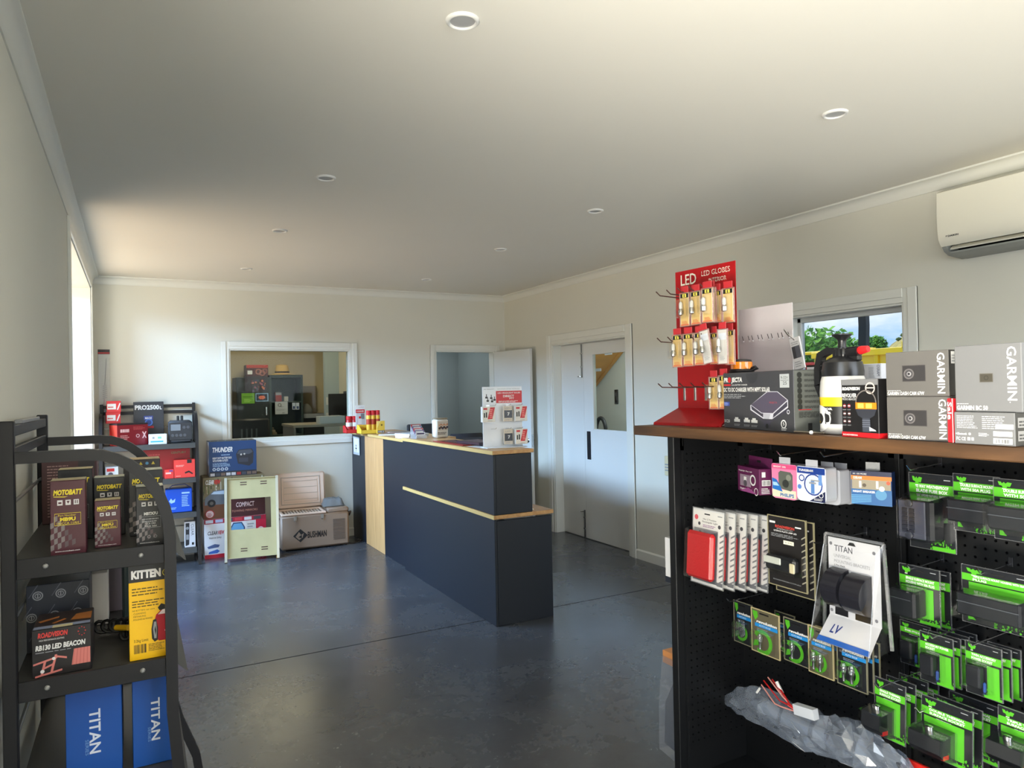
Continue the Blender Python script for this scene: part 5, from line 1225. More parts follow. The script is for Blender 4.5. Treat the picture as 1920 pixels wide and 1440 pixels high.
        m = MB(); m.prism([(y * dsc, z) for y, z in prof], a0, a1, 'x', SHELL); m.build('clear_shell', P.o, smooth=0)
    rim(P, .0015); P.done(); return P
G1 = 'green and black accessory packs'
green('tall green topped pack holding a black blade fuse box, beside the centre upright', 1.99, 1708, 1792, 1023, 886, ('12 WAY WEATHERPROOF', 'BLADE FUSE BOX'), 'fuse', G1, band=(.74, .13))
green('green banded pack with double surface mount housing, farther of the two doubles', 1.985, 1790, 1876, 992, 888, ('DOUBLE SURFACE MOUNT', 'WITH 50A PLUG'), 'wide', G1, band=(.70, .16))
green('green banded pack with double surface mount housing, nearer of the two doubles', 1.93, 1866, 1985, 1008, 897, ('DOUBLE SURFACE MOUNT', 'WITH 50A PLUG'), 'wide', G1, band=(.70, .16))
green('green pack with single surface mount housing, front one of its pair', 1.95, 1689, 1763, 1157, 1056, ('SINGLE SURFACE MOUNT', 'HOUSING WITH 50A PLUG'), 'single', G1)
green('green pack with single surface mount housing, rear one of its pair', 2.024, 1712, 1783, 1160, 1060, ('SINGLE SURFACE MOUNT', 'HOUSING WITH 50A PLUG'), 'single', G1)
green('wide green pack with triple surface mount housing below the double ones', 1.96, 1806, 1940, 1163, 1058, ('TRIPLE SURFACE MOUNT HOUSING WITH 50A', 'PLUG'), 'wide', G1, band=(.74, .12))
green('small green pack half hidden at the left of the middle green row', 2.03, 1690, 1745, 1240, 1162, ('ENGEL STYLE SOCKET',), 'small', G1, band=(.74, .12))
green('green socket pack in the middle row, front of the left stack', 1.90, 1727, 1788, 1272, 1183, ('ACCESSORY POWER', 'SOCKET'), 'small', G1)
green('green socket pack in the middle row, second of the left stack', 1.94, 1744, 1802, 1272, 1183, ('ACCESSORY POWER', 'SOCKET'), 'small', G1)
green('green socket pack in the middle row, third of the left stack', 1.985, 1760, 1818, 1268, 1180, ('ACCESSORY POWER', 'SOCKET'), 'small', G1)
green('green socket pack in the middle row, last of the left stack', 2.03, 1776, 1832, 1262, 1176, ('ACCESSORY POWER', 'SOCKET'), 'small', G1)
green('green socket pack in the middle row, front of the right stack', 1.89, 1813, 1879, 1295, 1201, ('TWIN ACCESSORY', 'POWER SOCKET'), 'small', G1)
green('green socket pack in the middle row, second of the right stack', 1.935, 1835, 1897, 1295, 1203, ('TWIN ACCESSORY', 'POWER SOCKET'), 'small', G1)
green('green socket pack in the middle row, third of the right stack', 1.98, 1855, 1915, 1294, 1204, ('TWIN ACCESSORY', 'POWER SOCKET'), 'small', G1)
for k, (X_, pl, pr, yb, yt) in enumerate(((1.83, 1640, 1696, 1374, 1270), (1.885, 1662, 1715, 1376, 1268), (1.955, 1686, 1738, 1366, 1264), (2.02, 1708, 1758, 1360, 1262))):
    green(f"green pack with rounded black socket housing, {('front', 'second', 'third', 'last')[k]} of the lowest left stack", X_, pl, pr, yb, yt, ('SINGLE THERMAL', 'SURFACE SOCKET'), 'round', G1, band=(.70, .13), tilt=-3, dsc=1 if k == 0 else .68)
for k, (X_, pl, pr, yb, yt) in enumerate(((1.83, 1728, 1822, 1408, 1304), (1.895, 1750, 1840, 1408, 1303), (1.97, 1780, 1870, 1400, 1297))):
    green(f"green pack with wide rounded black housing, {('front', 'second', 'rear')[k]} of the lowest middle stack", X_, pl, pr, yb, yt, ('DOUBLE THERMAL', 'SURFACE SOCKET'), 'round', G1, band=(.70, .13), tilt=-3, dsc=1 if k == 0 else .78)
green('green pack with wide rounded black housing cut by the photo corner', 1.90, 1872, 1975, 1425, 1324, ('TRIPLE THERMAL', 'SURFACE SOCKET'), 'round', G1, band=(.70, .13), tilt=-3)
p, w_, h_ = fit(1699, 1775, 1470, 1422, -90, X=1.94)
P = Pkg('red_pack', 'bright red card top just showing at the bottom of the pegboard', 'pack', p, -90, w_, h_, .01, M((226, 40, 30), .4)); P.done()

# red reflector packs
for k in range(5):
    P = hang('reflector_pack', f"clamshell pack with big red reflector, {('front', 'second', 'third', 'fourth', 'rear')[k]} of the five by the end panel", 'reflector pack', 1.79 + k * .043, 1296 + k * 20, 1354 + k * 21, 1088 + k * 1, 952 + k * 1.5, M((206, 206, 206), .4), .003, 'red reflector packs', tilt=-4)
    P.rect(.02, .02, .96, .96, M((218, 216, 212), .4)); P.rect(.06, .04, .76, .70, M((96, 100, 108), .4))
    for j in range(9): P.poly([(.88, .06 + j * .075), (1.0, .10 + j * .075), (1.0, .125 + j * .075), (.88, .085 + j * .075)], M((120, 122, 126), .4))
    P.rect(.82, .03, .18, .05, M((110, 112, 116), .4)); P.disc(.12, .88, .06, M((210, 90, 100), .4)); P.disc(.22, .80, .04, M((60, 60, 64), .4)); P.disc(.86, .80, .045, M((70, 70, 74), .4)); P.text('Hot Z Position', .34, .86, .42, .022, BLACK); P.text('Rectangular Light', .32, .825, .48, .022, BLACK); P.lines(.34, .765, .4, .04, 2, M((150, 110, 150), .4)); P.rect(.80, .93, .14, .014, GREY); P.rect(.38, .93, .18, .016, BLACK)
    r_ = block(P, 'red_reflector', -.02, .82, .08, .70, .002, .030, M((206, 20, 30), .22, name='reflector_red', bump=.15, nscale=140), .010)
    dome(P, -.06, .05, .87, .74, .034, .006); rim(P, .003); P.done()
# number plate lamp packs
for k in range(2):
    P = hang('lamp_pack', f"black clamshell pack with number plate lamp, {('front', 'rear')[k]} of the pair", 'lamp pack', 1.86 + k * .04, 1443 + k * 14, 1512 + k * 15, 1092 + k * 12, 966 + k * 4, M((36, 34, 34), .3), .004, 'black lamp packs')
    P.rect(.04, .9, .16, .03, WHITE); P.text('ROADVISION', .2, .845, .52, .035, M((200, 70, 60), .4), bold=.04); P.text('LED PERFORMANCE LIGHTS', .24, .822, .44, .012, WHITE); P.text('LICENCE PLATE LAMP LED', .16, .785, .62, .022, WHITE, bold=.02); P.lines(.08, .71, .78, .055, 3, GREY, fill=.4); P.rect(.74, .88, .16, .02, WHITE)
    P.rect(.42, .62, .28, .055, M((232, 226, 206), .5)); P.text('$ 18.95', .47, .64, .18, .018, BLACK); P.text('ROADVISION.COM.AU', .12, .07, .74, .018, GREY)
    for j in range(8): P.poly([(.90, .1 + j * .09), (1, .14 + j * .09), (1, .16 + j * .09), (.90, .12 + j * .09)], M((150, 146, 130), .4))
    lb = block(P, 'lamp_body', .04, .86, .24, .46, .002, .030, M((34, 36, 40), .3), .008); block(P, 'lamp_lens', .04, .52, .34, .44, .030, .035, M((206, 210, 200), .25), .003).parent = lb
    block(P, 'lamp_lens', .74, .88, .26, .40, .028, .034, M((216, 206, 170), .25), .003).parent = lb
    dome(P, -.02, .2, .94, .50, .037, .006); rim(P, .003, M((150, 142, 110), .3, name='plastic_tint')); P.done()
# mounting bracket pack on a folded card
XT = 1.80
p, w_, h_ = fit(1556, 1652, 1150, 1006, -90, X=XT)
t = empty('bracket_pack', p - Vector((0, w_ / 2, 0)), R(-90), 'large clear pack with white card and two black half round mounting brackets', 'bracket pack')
WC = M((206, 206, 210), .4, name='card_white'); 
pf = W(1535, 1178, X=XT - .06); rz = pf.z - p.z
m = MB(); m.box(-w_ / 2, w_ / 2, 0, .003, 0, h_, WC); m.add([(-w_ / 2, 0, 0), (w_ / 2, 0, 0), (w_ / 2 + .005, -.06, -.065), (-w_ / 2 - .0, -.06, -.065)], [(0, 1, 2, 3)], WC); m.build('card', t, smooth=0)
P = Faces(w_, h_, 0); P.e = .001
P.text('TITAN', .13, .835, .36, .075, M((90, 92, 98), .4), bold=.01); P.text('UNIVERSAL', .12, .755, .34, .04, GREY); P.text('MOUNTING BRACKETS', .12, .685, .70, .04, GREY); P.text('2 Per Pack', .12, .645, .22, .02, BLACK); P.poly([(.40, .935), (.56, .935), (.52, .975), (.44, .975)], BLACK)
P.rect(.12, .02, .26, .10, M((26, 26, 30), .3)); P.rect(.52, .02, .32, .10, M((26, 26, 30), .3)); 
for u, v in ((.06, .92), (.9, .90), (.05, .06), (.92, .08)): P.disc(u, v, .03, M((120, 120, 126), .3))
P.p.build('surface_print', t, smooth=0, fix=False)
m = MB(); 
def ramp(u, s_): return (-w_ / 2 + u * w_, -.06 * s_ - .0012, -.065 * s_ + .0012)
m.add([ramp(0, .82), ramp(1, .82), ramp(1.02, 1), ramp(0, 1)], [(0, 1, 2, 3)], M((36, 92, 176), .4)); vs, fs = glyphs('LV', .02, .2); m.add([ramp(.16 + x * .2, .62 - y * .3) for x, y in vs], fs, M((40, 60, 130), .4)); m.build('printed_foot', t, smooth=0, fix=False)
CP2 = M((30, 30, 36), .22, name='bracket_black')
for i, (u0, u1) in enumerate(((.10, .42), (.48, .86))):
    m = MB(); x0, x1 = -w_ / 2 + u0 * w_, -w_ / 2 + u1 * w_; r_ = .056; zc = .38 * h_ - i * .004
    pts = [(-.004 - .058 * math.cos(R(a)), zc + r_ * math.sin(R(a))) for a in range(-90, 91, 15)]
    m.prism(pts, x0, x1, 'x', CP2); m.build('half_round_bracket', t, smooth=40)
m = MB(); y1, zt_ = -.075, -.07
o0 = [(-w_ / 2 - .008, -.0, h_ + .008), (w_ / 2 + .012, 0, h_ + .008), (w_ / 2 + .03, 0, -.05), (-w_ / 2 - .02, 0, -.05)]
o1 = [(-w_ / 2 - .0, -.02, h_ - .02), (w_ / 2 + .004, -.02, h_ - .02), (w_ / 2 + .012, y1, zt_), (-w_ / 2 - .012, y1, zt_)]
m.add(o0 + o1, [(0, 1, 5, 4), (1, 2, 6, 5), (3, 0, 4, 7), (4, 5, 6, 7), (2, 3, 7, 6)], SHELL); m.build('clear_shell', t, smooth=0)
m = MB()
for a, b_ in ((0, 1), (1, 2), (3, 0)): m.bar([o0[a], o0[b_]], (0, .003, 0), .004, RIM)
for a, b_ in ((5, 6), (4, 7), (1, 5), (0, 4)): m.tube([o1[a - 4] if a > 3 else o0[a], o1[b_ - 4]], .0015, RIM, 5)
m.build('clear_edge', t, smooth=0)

# boxed globes along the top row
PUR = M((92, 26, 72), .4, name='purple_print')
p, w_, h_ = fit(1384, 1424, 918, 872, -108, X=1.90)
P = Pkg('globe_box', 'purple headlight globe box with window hanging at the left of the top row', 'globe box', p, -108, w_, h_, .045, PUR, bev=.001)
P.rect(.12, .22, .50, .46, M((150, 130, 146), .25)); P.rect(.3, .3, .12, .3, WHITE); P.disc(.36, .34, .08, M((90, 84, 90), .3)); P.disc(.72, .52, .13, WHITE, r0=.09); P.text('Megalight Plus +60', .06, .80, .62, .05, WHITE, bold=.02); P.text('TUNGSRAM', .1, .07, .56, .07, WHITE, bold=.05); P.disc(.86, .1, .09, WHITE, r0=.07); P.rect(.2, .35, .7, .22, WHITE, 'R'); P.bars(.25, .37, .6, .18, 12, BLACK, 'R'); P.lines(.15, .05, .7, .24, 4, WHITE, 'R'); P.rect(.2, .68, .3, .2, WHITE, 'R'); P.poly([(.1, .0), (.9, .0), (.5, .2)], M((150, 70, 130), .4)); P.done()
m = MB(); m.box(-P.w / 2 + .004, P.w / 2 + .01, P.d / 2 - .003, P.d / 2 - .001, P.h, P.h + .034, PUR); m.box(-.012, .012, P.d / 2 - .0035, P.d / 2 - .003, P.h + .014, P.h + .022, BLACK); m.build('hang_tab', P.o, smooth=0)
LG = clear('frosted_plastic', refl=.10, rough=.2, haze=.55, hcol=(.74, .75, .80)); MIDB = M((32, 62, 140), .35, name='pack_blue')
def globecase(name, label, pl, pr, yb, yt, X_, dep, front, yaw=-90):
    p, w, h = fit(pl, pr, yb, yt, yaw, X=X_); r_ = .014
    a = R(yaw); u = Vector((math.cos(a), math.sin(a), 0)); n = Vector((-math.sin(a), math.cos(a), 0))
    t = empty(name, p + u * w / 2 + n * dep / 2, a, label, 'globe pack', 'globe packs on the top row')
    pts = []
    for cx_, cz_, a0 in ((w / 2 - r_, r_, -90), (w / 2 - r_ * .5, h - r_ * .5, 0), (-w / 2 + r_ * .5, h - r_ * .5, 90), (-w / 2 + r_, r_, 180)):
        rr = r_ if cz_ < h / 2 else r_ * .5
        for q in range(0, 91, 30): pts.append((cx_ + rr * math.cos(R(a0 + q)), cz_ + rr * math.sin(R(a0 + q))))
    m = MB(); m.prism(pts, -dep / 2 + .002, dep / 2, 'y', LG); m.build('plastic_case', t, smooth=0)
    m = MB(); m.prism(pts, -dep / 2, -dep / 2 + .002, 'y', front); m.build('front_card', t, smooth=0)
    m = MB(); m.box(-.022, .022, -dep / 2 + .004, -dep / 2 + .006, h, h + .022, LG); m.build('hang_tab', t, smooth=0)
    return t, Faces(w, h, dep)
t, P = globecase('globe_pack', 'pink and blue globe pack with car picture, second along the top row', 1448, 1495, 932, 868, 1.88, .05, M((232, 130, 170), .35))
P.rect(.02, .86, .96, .12, M((222, 80, 130), .4)); P.text('BRIGHT 30%', .08, .89, .5, .05, WHITE, bold=.03); P.rect(.02, .04, .94, .22, M((226, 216, 190), .4)); P.text('PHILIPS', .34, .07, .54, .09, M((50, 110, 170), .4), bold=.04); P.poly([(.28, .74), (.36, .80), (.76, .78), (.84, .70), (.84, .30), (.76, .24), (.42, .28), (.28, .36)], M((96, 100, 92), .2)); P.disc(.56, .44, .13, M((54, 56, 54), .3)); P.disc(.68, .62, .1, M((130, 132, 120), .3)); P.poly([(.02, .26), (.02, .58), (.2, .54), (.36, .34), (.44, .20)], M((40, 110, 190), .3)); P.poly([(.04, .46), (.2, .46), (.3, .36), (.06, .36)], M((170, 210, 240), .3)); P.p.build('surface_print', t, smooth=0, fix=False)
t, P = globecase('globe_pack', 'white and dark blue globe pack in the middle of the top row', 1495, 1549, 937, 873, 1.865, .05, M((222, 226, 238), .35))
P.rect(.02, .80, .96, .18, MIDB); P.text('TUNGSRAM', .08, .86, .5, .06, WHITE, bold=.05); P.disc(.18, .66, .10, MIDB, r0=.07); P.disc(.58, .50, .32, MIDB); P.disc(.58, .50, .28, M((206, 214, 230), .3)); P.rect(.5, .24, .12, .36, M((90, 130, 190), .2)); P.rect(.44, .52, .24, .05, GREY); P.rect(.76, .5, .12, .3, M((110, 150, 210), .2)); P.rect(.5, .6, .3, .04, GREY); P.poly([(.98, .34), (.98, .02), (.44, .02)], M((30, 36, 70), .35)); P.disc(.84, .22, .08, WHITE, r0=.06); P.lines(.6, .06, .3, .07, 2, WHITE); P.disc(.1, .4, .07, M((90, 130, 200), .3)); P.p.build('surface_print', t, smooth=0, fix=False)
for k, (pl, pr, X_) in enumerate(((1526, 1576, 1.93), (1553, 1600, 1.99))):
    t, P = globecase('globe_pack', f"frosted clear globe pack seen edge on behind the dark blue one, {('front', 'rear')[k]} of the two", pl, pr, 941 - k * 1, 877 + k * 2, X_, .045, LG)
p, w_, h_ = fit(1597, 1673, 944, 882, -70, X=1.95)
P = Pkg('globe_box', 'dark blue and orange twin globe box with window at the right of the top row', 'globe box', p, -70, w_, h_, .04, M((26, 56, 110), .32), top=M((24, 30, 66), .35))
P.rect(0, .74, 1, .12, M((232, 120, 30), .4)); P.text('OSRAM', .05, .76, .22, .07, WHITE, bold=.04); P.rect(0, .86, 1, .14, M((24, 30, 66), .35)); P.text('H1 100 MORE', .05, .89, .34, .05, WHITE); P.rect(.02, .46, .96, .28, M((160, 150, 130), .2)); P.rect(.2, .5, .06, .2, WHITE); P.rect(.62, .5, .06, .22, WHITE); P.disc(.33, .58, .05, M((90, 80, 66), .3)); P.rect(0, 0, 1, .46, M((20, 90, 150), .35)); P.text('NIGHT BREAKER', .04, .36, .56, .055, WHITE, bold=.04)
for k in range(8): P.poly([(0, .02 + k * .035), (.5, .10 + k * .028), (.5, .108 + k * .028), (0, .032 + k * .035)], M((120, 190, 226), .35))
P.disc(.74, .32, .14, M((96, 150, 190), .2)); P.disc(.76, .50, .07, WHITE); P.disc(.92, .68, .05, M((220, 80, 40), .4)); P.done()
m = MB(); m.box(-.02, .02, 0, .002, P.h, P.h + .026, clear('tab_clear', refl=.2, haze=.2)); m.build('hang_tab', P.o, smooth=0)

# small bulb packs
GOLDC = M((190, 176, 132), .3, name='pack_gold')
def bulb(label, Xf, pl, pr, yb, yt, kind, gold=False, tilt=0):
    P = hang('bulb_card', label, 'bulb pack', Xf, pl, pr, yb, yt, CBK if not gold else M((96, 90, 70), .35), .003, 'small bulb packs on the pegboard', tilt)
    P.poly([(.04, .96), (.22, .96), (.24, .84), (.14, .74), (.06, .86)], BRT); P.rect(.3, .91, .34, .035, M((8, 8, 8), .6))
    P.rect(.16 if not gold else .12, .60, .84, .085, M((30, 130, 200), .4)); P.text('revolution', .18, .70, .76, .06, WHITE, bold=.05, shear=.15); P.text('AUTO BULB', .28, .625, .42, .035, WHITE); P.lines(.2, .52, .4, .06, 2, GREY)
    P.disc(.40, .26, .36, BRT, r0=.24, a0=-130, a1=150); P.poly([(.04, .10), (.28, .17), (.28, .30), (.10, .26)], BRT); P.poly([(.14, .40), (.40, .44), (.36, .50), (.10, .48)], BRT)
    w, h = P.w, P.h; G = clear('bulb_glass', refl=.25, rough=.03)
    xs = (.4,) if kind == 'one' else (.3, .58)
    for x in xs:
        m = MB(); c_ = (-w / 2 + x * w, -.014, 0)
        if kind == 'fuse':
            for q in range(3): m.lathe([(0, 0), (.004, 0), (.0045, .012), (.0045, .03), (.003, .05), (0, .055)], G, 8, c=(c_[0] + q * .007 - .008, -.010, (.16 + .03 * q) * h))
        else:
            s_ = .36 * h
            m.lathe([(0, 0), (.005, 0), (.005, .018), (.006, .022)], CHROME, 10, c=(c_[0], c_[1], .12 * h)); m.lathe([(.005, .02), (.009, .03), (.010, .042), (.006, .052), (0, .055)], G, 10, c=(c_[0], c_[1], .12 * h))
        m.build('globe', P.o)
    dome(P, .08, .06, .90, .56, .028, .008); rim(P, .0028, GOLDC if gold else M((130, 126, 104), .3, name='plastic_tint2')); P.done()
bulb('small black and green bulb pack at the far left of the bulb row', 1.99, 1378, 1410, 1200, 1126, 'fuse')
bulb('gold edged see through bulb pack, second from the left in the bulb row', 1.89, 1411, 1461, 1217, 1140, 'one', True)
bulb('black and green bulb pack behind the gold edged one', 2.02, 1455, 1490, 1215, 1146, 'one')
bulb('small black and green bulb pack in the middle of the bulb row', 1.89, 1472, 1519, 1235, 1158, 'one')
bulb('gold edged bulb pack with two globes, right of the middle one', 1.87, 1518, 1562, 1257, 1173, 'two', True)
bulb('gold edged bulb pack behind the one with two globes', 1.91, 1532, 1574, 1257, 1175, 'two', True)
bulb('black and green bulb pack, front of three at the right of the bulb row', 1.85, 1572, 1625, 1279, 1190, 'two')
bulb('black and green bulb pack, middle of three at the right of the bulb row', 1.885, 1586, 1637, 1279, 1192, 'two')
bulb('black and green bulb pack, rear of three at the right of the bulb row', 1.925, 1600, 1649, 1277, 1193, 'two')

# hooks that show
for a in ((1456, 852, 1.86, 'wire hook holding the pink globe pack'), (1538, 854, 1.86, 'wire hook running to the orange and blue globe box'), (1525, 1018, 1.84, 'long straight wire hook passing behind the mounting bracket pack', .002), (1362, 1128, 1.86, 'wire hook at the far left of the bulb row'), (1393, 846, 1.95, 'short wire hook beside the purple globe box'), (1700, 879, 1.93, 'wire hook holding the blade fuse box pack'), (1700, 1066, 1.92, 'wire hook holding the single housing packs'), (1832, 1075, 1.93, 'wire hook holding the triple housing pack'), (1640, 1290, 1.78, 'wire hook through the lower left green stack'), (1716, 1336, 1.79, 'wire hook through the lower middle green stack'), (1741, 1196, 1.86, 'wire hook through the left stack of the middle green row'), (1815, 1210, 1.85, 'wire hook through the right stack of the middle green row')):
    hook(*a)
# long lamp in a clear bag
BAG = clear('crumpled_bag', tint=(.88, .92, .97), refl=.10, rough=.12, haze=.20, hcol=(.62, .70, .84))
ctr = [(1356, 1310, 6), (1385, 1312, 26), (1425, 1322, 34), (1470, 1345, 36), (1515, 1368, 38), (1560, 1384, 42), (1600, 1394, 44), (1640, 1412, 40), (1680, 1432, 30), (1712, 1450, 14)]
XG = [2.0, 1.98, 1.955, 1.94, 1.93, 1.92, 1.91, 1.91, 1.91, 1.91]
rnd = random.Random(12); vs = []; fs = []; n = 14; rings = []
C3 = [(W(px, py, X=XG[i]), r_ * (2.5 - i * .09) / FPX) for i, (px, py, r_) in enumerate(ctr)]
base = C3[1][0].copy()
fine = []
for i in range(len(C3) - 1):
    for k in range(3):
        f_ = k / 3; fine.append((C3[i][0].lerp(C3[i + 1][0], f_), C3[i][1] * (1 - f_) + C3[i + 1][1] * f_))
fine.append(C3[-1])
for i, (c, r_) in enumerate(fine):
    for k in range(n):
        a = 2 * math.pi * k / n; q = r_ * (1 + rnd.uniform(-.22, .22))
        p = c + Vector((math.cos(a) * q * .75, rnd.uniform(-.006, .006), math.sin(a) * q)); p.x = min(p.x, XB - .006); vs.append(p - base)
for i in range(len(fine) - 1):
    for k in range(n): fs.append((i * n + k, i * n + (k + 1) % n, (i + 1) * n + (k + 1) % n, (i + 1) * n + k))
t = empty('bagged_lamp', base, 0, 'long grey lamp tube in a crumpled clear bag resting on hooks low on the pegboard', 'bagged lamp')
m = MB(); m.add(vs, fs, BAG); m.build('clear_bag', t, smooth=0)
m = MB(); q = [c - base for c, r_ in C3]; TG = M((122, 130, 146), .4, name='tube_grey')
m.tube([q[2] + Vector((0, .03, 0)), q[2], q[3], q[4], q[5]], [.012, .02, .02, .019, .018], TG, 12); m.tube([q[2].lerp(q[3], .1), q[2].lerp(q[3], .3)], .023, M((150, 158, 170), .35), 12); m.build('lamp_tube', t)
m = MB(); m.tube([q[5], q[6], q[7], q[8], q[8].lerp(q[9], .5)], .024, M((66, 70, 78), .45), 10); m.build('dark_tube', t)
m = MB()
for i in range(3, 27, 2):
    for k in (2, 4, 6, 9): 
        a, b_ = vs[i * n + k], vs[(i + 1) * n + (k + rnd.choice((-1, 0, 1))) % n]; m.tube([a * 1.0, (a + b_) / 2 + Vector((-.004, 0, .003)), b_], .0012, RIM, 4)
m.build('bag_crease', t)['kind'] = 'stuff'
m = MB(); w0 = W(1497, 1336, X=1.90) - base; WR = M((196, 24, 26), .4, name='wire_red')
for k, (px, py) in enumerate(((1432, 1276), (1440, 1270), (1448, 1274), (1428, 1284), (1455, 1280))):
    e_ = W(px, py, X=1.93) - base; md = W(px + 30, py + 40, X=1.90) - base
    m.tube([w0, w0.lerp(md, .6) + Vector((-.004 * k, .003 * k, .006)), md + Vector((0, .004 * k, .004)), e_], .0024, WR if k % 2 == 0 else M((224, 150, 140), .4), 6)
m.build('red_wires', t)
m = MB(); a = W(1456, 1278, X=1.92) - base; b_ = W(1467, 1300, X=1.92) - base; m.tube([a, b_], .006, WHITE, 6); e0 = W(1425, 1290, X=1.93) - base; m.tube([e0, e0 + Vector((-.004, .012, -.02))], .004, WHITE, 6); m.build('wire_tag', t)
m = MB(); a = W(1492, 1328, X=1.90) - base; b_ = W(1530, 1340, X=1.89) - base; m.bar([a, b_], (.012, 0, 0), .016, M((214, 218, 226), .35)); m.build('white_connector', t, smooth=0)
for k, (px, py) in enumerate(((1385, 1330), (1417, 1347), (1452, 1364), (1489, 1384), (1571, 1424))):
    qn = W(px, py, X=1.89); m = MB(); m.tube([(XB, qn.y, qn.z - .004), (1.90, qn.y, qn.z - .006), (1.885, qn.y, qn.z + .004)], .002, CHROME, 6); tag(m.build('peg_hook'), f"wire hook under the bagged lamp, {('first', 'second', 'third', 'fourth', 'last')[k]} from the end panel", 'hook', 'wire hooks on the pegboard')

# things on the outer face of the end panel
p, w_, h_ = fit(1249, 1259, 1090, 1008, -90, X=1.80)
p0 = W(1248, 1090, X=1.78)
P = Pkg('white_pack', 'white hanging pack with dark foot peeking out beyond the end panel', 'pack', (1.78, p0.y, p0.z), -90, max(.02, p0.y - YW - .036), HC + ray(1249, 1008).z * (1.78 / ray(1249, 1008).x) - p0.z, .09, M((230, 230, 232), .4)); P.rect(0, 0, 1, .13, M((34, 40, 52), .4)); P.rect(0, 0, 1, .13, M((34, 40, 52), .4), 'L'); P.done()
p0 = W(1240, 1408, X=1.78); p1 = W(1249, 1220, X=1.78)
t = empty('bagged_goods', (1.81, YW + .036, p0.z), 0, 'clear bag with orange header hanging on the outer face of the end panel', 'hanging bag')
hgt = p1.z - p0.z; ww = p0.y - YW - .036
m = MB(); m.prism([(0, .0), (ww, .012), (ww * .95, hgt * .5), (ww * .7, hgt * .95), (0, hgt * .95)], -.04, .06, 'x', clear('bag_film', refl=.10, rough=.15, haze=.22, hcol=(.42, .46, .54))); m.build('clear_bag', t, smooth=0)
m = MB(); m.prism([(.004, .03), (ww * .8, .04), (ww * .7, hgt * .5), (.01, hgt * .78)], -.03, .04, 'x', M((46, 54, 70), .5)); m.build('dark_contents', t, smooth=0)
m = MB(); m.box(-.035, .05, .0, ww * .75, hgt * .88, hgt * 1.0, M((206, 140, 84), .5), .002); m.build('header_card', t, smooth=0)
# wall controller
p0 = W(1247, 891, X=XR - .02); p1 = W(1258, 856, X=XR - .02)
m = MB(); m.box(XR - .026, XR - .001, p1.y - .02, p0.y, p0.z, p1.z, M((214, 204, 168), .4, name='controller_cream'), .004); c_ = tag(m.build('wall_controller', smooth=0), 'cream wall controller on the right wall just left of the pegboard unit', 'controller')
m = MB(); yy = p0.y - .03
for k in range(3): m.box(XR - .028, XR - .0255, p0.y - .05, p0.y - .01, p0.z + .04 + k * .025, p0.z + .052 + k * .025, GREY)
m.build('button', c_, smooth=0)
# ---------------------------------------------------------------- goods on the timber top
ZS = 1.4355
SR = M((152, 14, 20), .32, name='stand_red')
# red bulb stand
YA = -85
p, sw, sh_ = fit(1272, 1385, 770, 510, YA, X=1.90)
a = R(YA); u = Vector((math.cos(a), math.sin(a), 0)); nin = Vector((-math.sin(a), math.cos(a), 0))
SB = Vector((p.x, p.y, 0)) + u * sw / 2
t = empty('bulb_stand', (SB.x, SB.y, ZS), a, 'red sheet metal counter stand with LED cut out and three rows of hooks', 'display stand')
ztop = p.z + sh_ - ZS; zc = .062
m = MB(); m.box(-sw / 2, sw / 2, 0, .0025, zc, ztop, SR); m.build('back_plate', t, smooth=0)
m = MB(); m.add([(-sw / 2, 0, zc), (sw / 2, 0, zc), (sw / 2 + .01, -.105, .010), (-sw / 2 - .01, -.125, .010), (-sw / 2 - .01, -.128, 0), (sw / 2 + .01, -.108, 0), (sw / 2, .0025, zc - .004), (-sw / 2, .0025, zc - .004)],
      [(0, 1, 2, 3), (3, 2, 5, 4), (4, 5, 6, 7), (7, 6, 1, 0), (0, 3, 4, 7), (1, 6, 5, 2)], SR); m.build('sloping_base', t, smooth=0)
m = MB(); m.box(-sw / 2, sw / 2, -.12, .10, 0, .003, SR); m.prism([(.0, zc), (.10, .0), (.0, .0)], -sw / 2, -sw / 2 + .003, 'x', SR); m.prism([(.0, zc), (.10, .0), (.0, .0)], sw / 2 - .003, sw / 2, 'x', SR); m.build('foot_plate', t, smooth=0)
P = Faces(sw, ztop, 0); CUT = M((206, 204, 188), .6, name='cut_out'); P.e = .0012
P.text('LED', .10, .905, .27, .068, CUT, bold=.01); P.text('LED GLOBES', .46, .942, .46, .032, CUT); P.text('INTERIOR', .58, .895, .28, .026, CUT)
for u_, w_ in ((.13, .03), (.22, .03), (.31, .025)): P.rect(u_, .935, w_ * .5, .005, SR)
P.rect(.46, .956, .46, .003, SR); P.rect(.55, .906, .32, .003, SR)
P.p.build('cut_out_lettering', t, smooth=0, fix=False)
rows = (.80, .505, .215)
for j, q in enumerate(rows):
    for i in range(5):
        x = -sw / 2 + sw * (.13 + .185 * i); z = q * ztop + .012; m = MB()
        m.tube([(x, 0, z), (x, -.125, z + .004), (x, -.145, z + .018)], .0022, M((92, 66, 62), .35, .6, name='hook_wire'), 6); m.box(x - .005, x + .005, -.006, 0, z - .05, z + .004, CHROME, .001); m.build('hook', t, smooth=0)
TANC = M((212, 180, 116), .4, name='pack_tan')
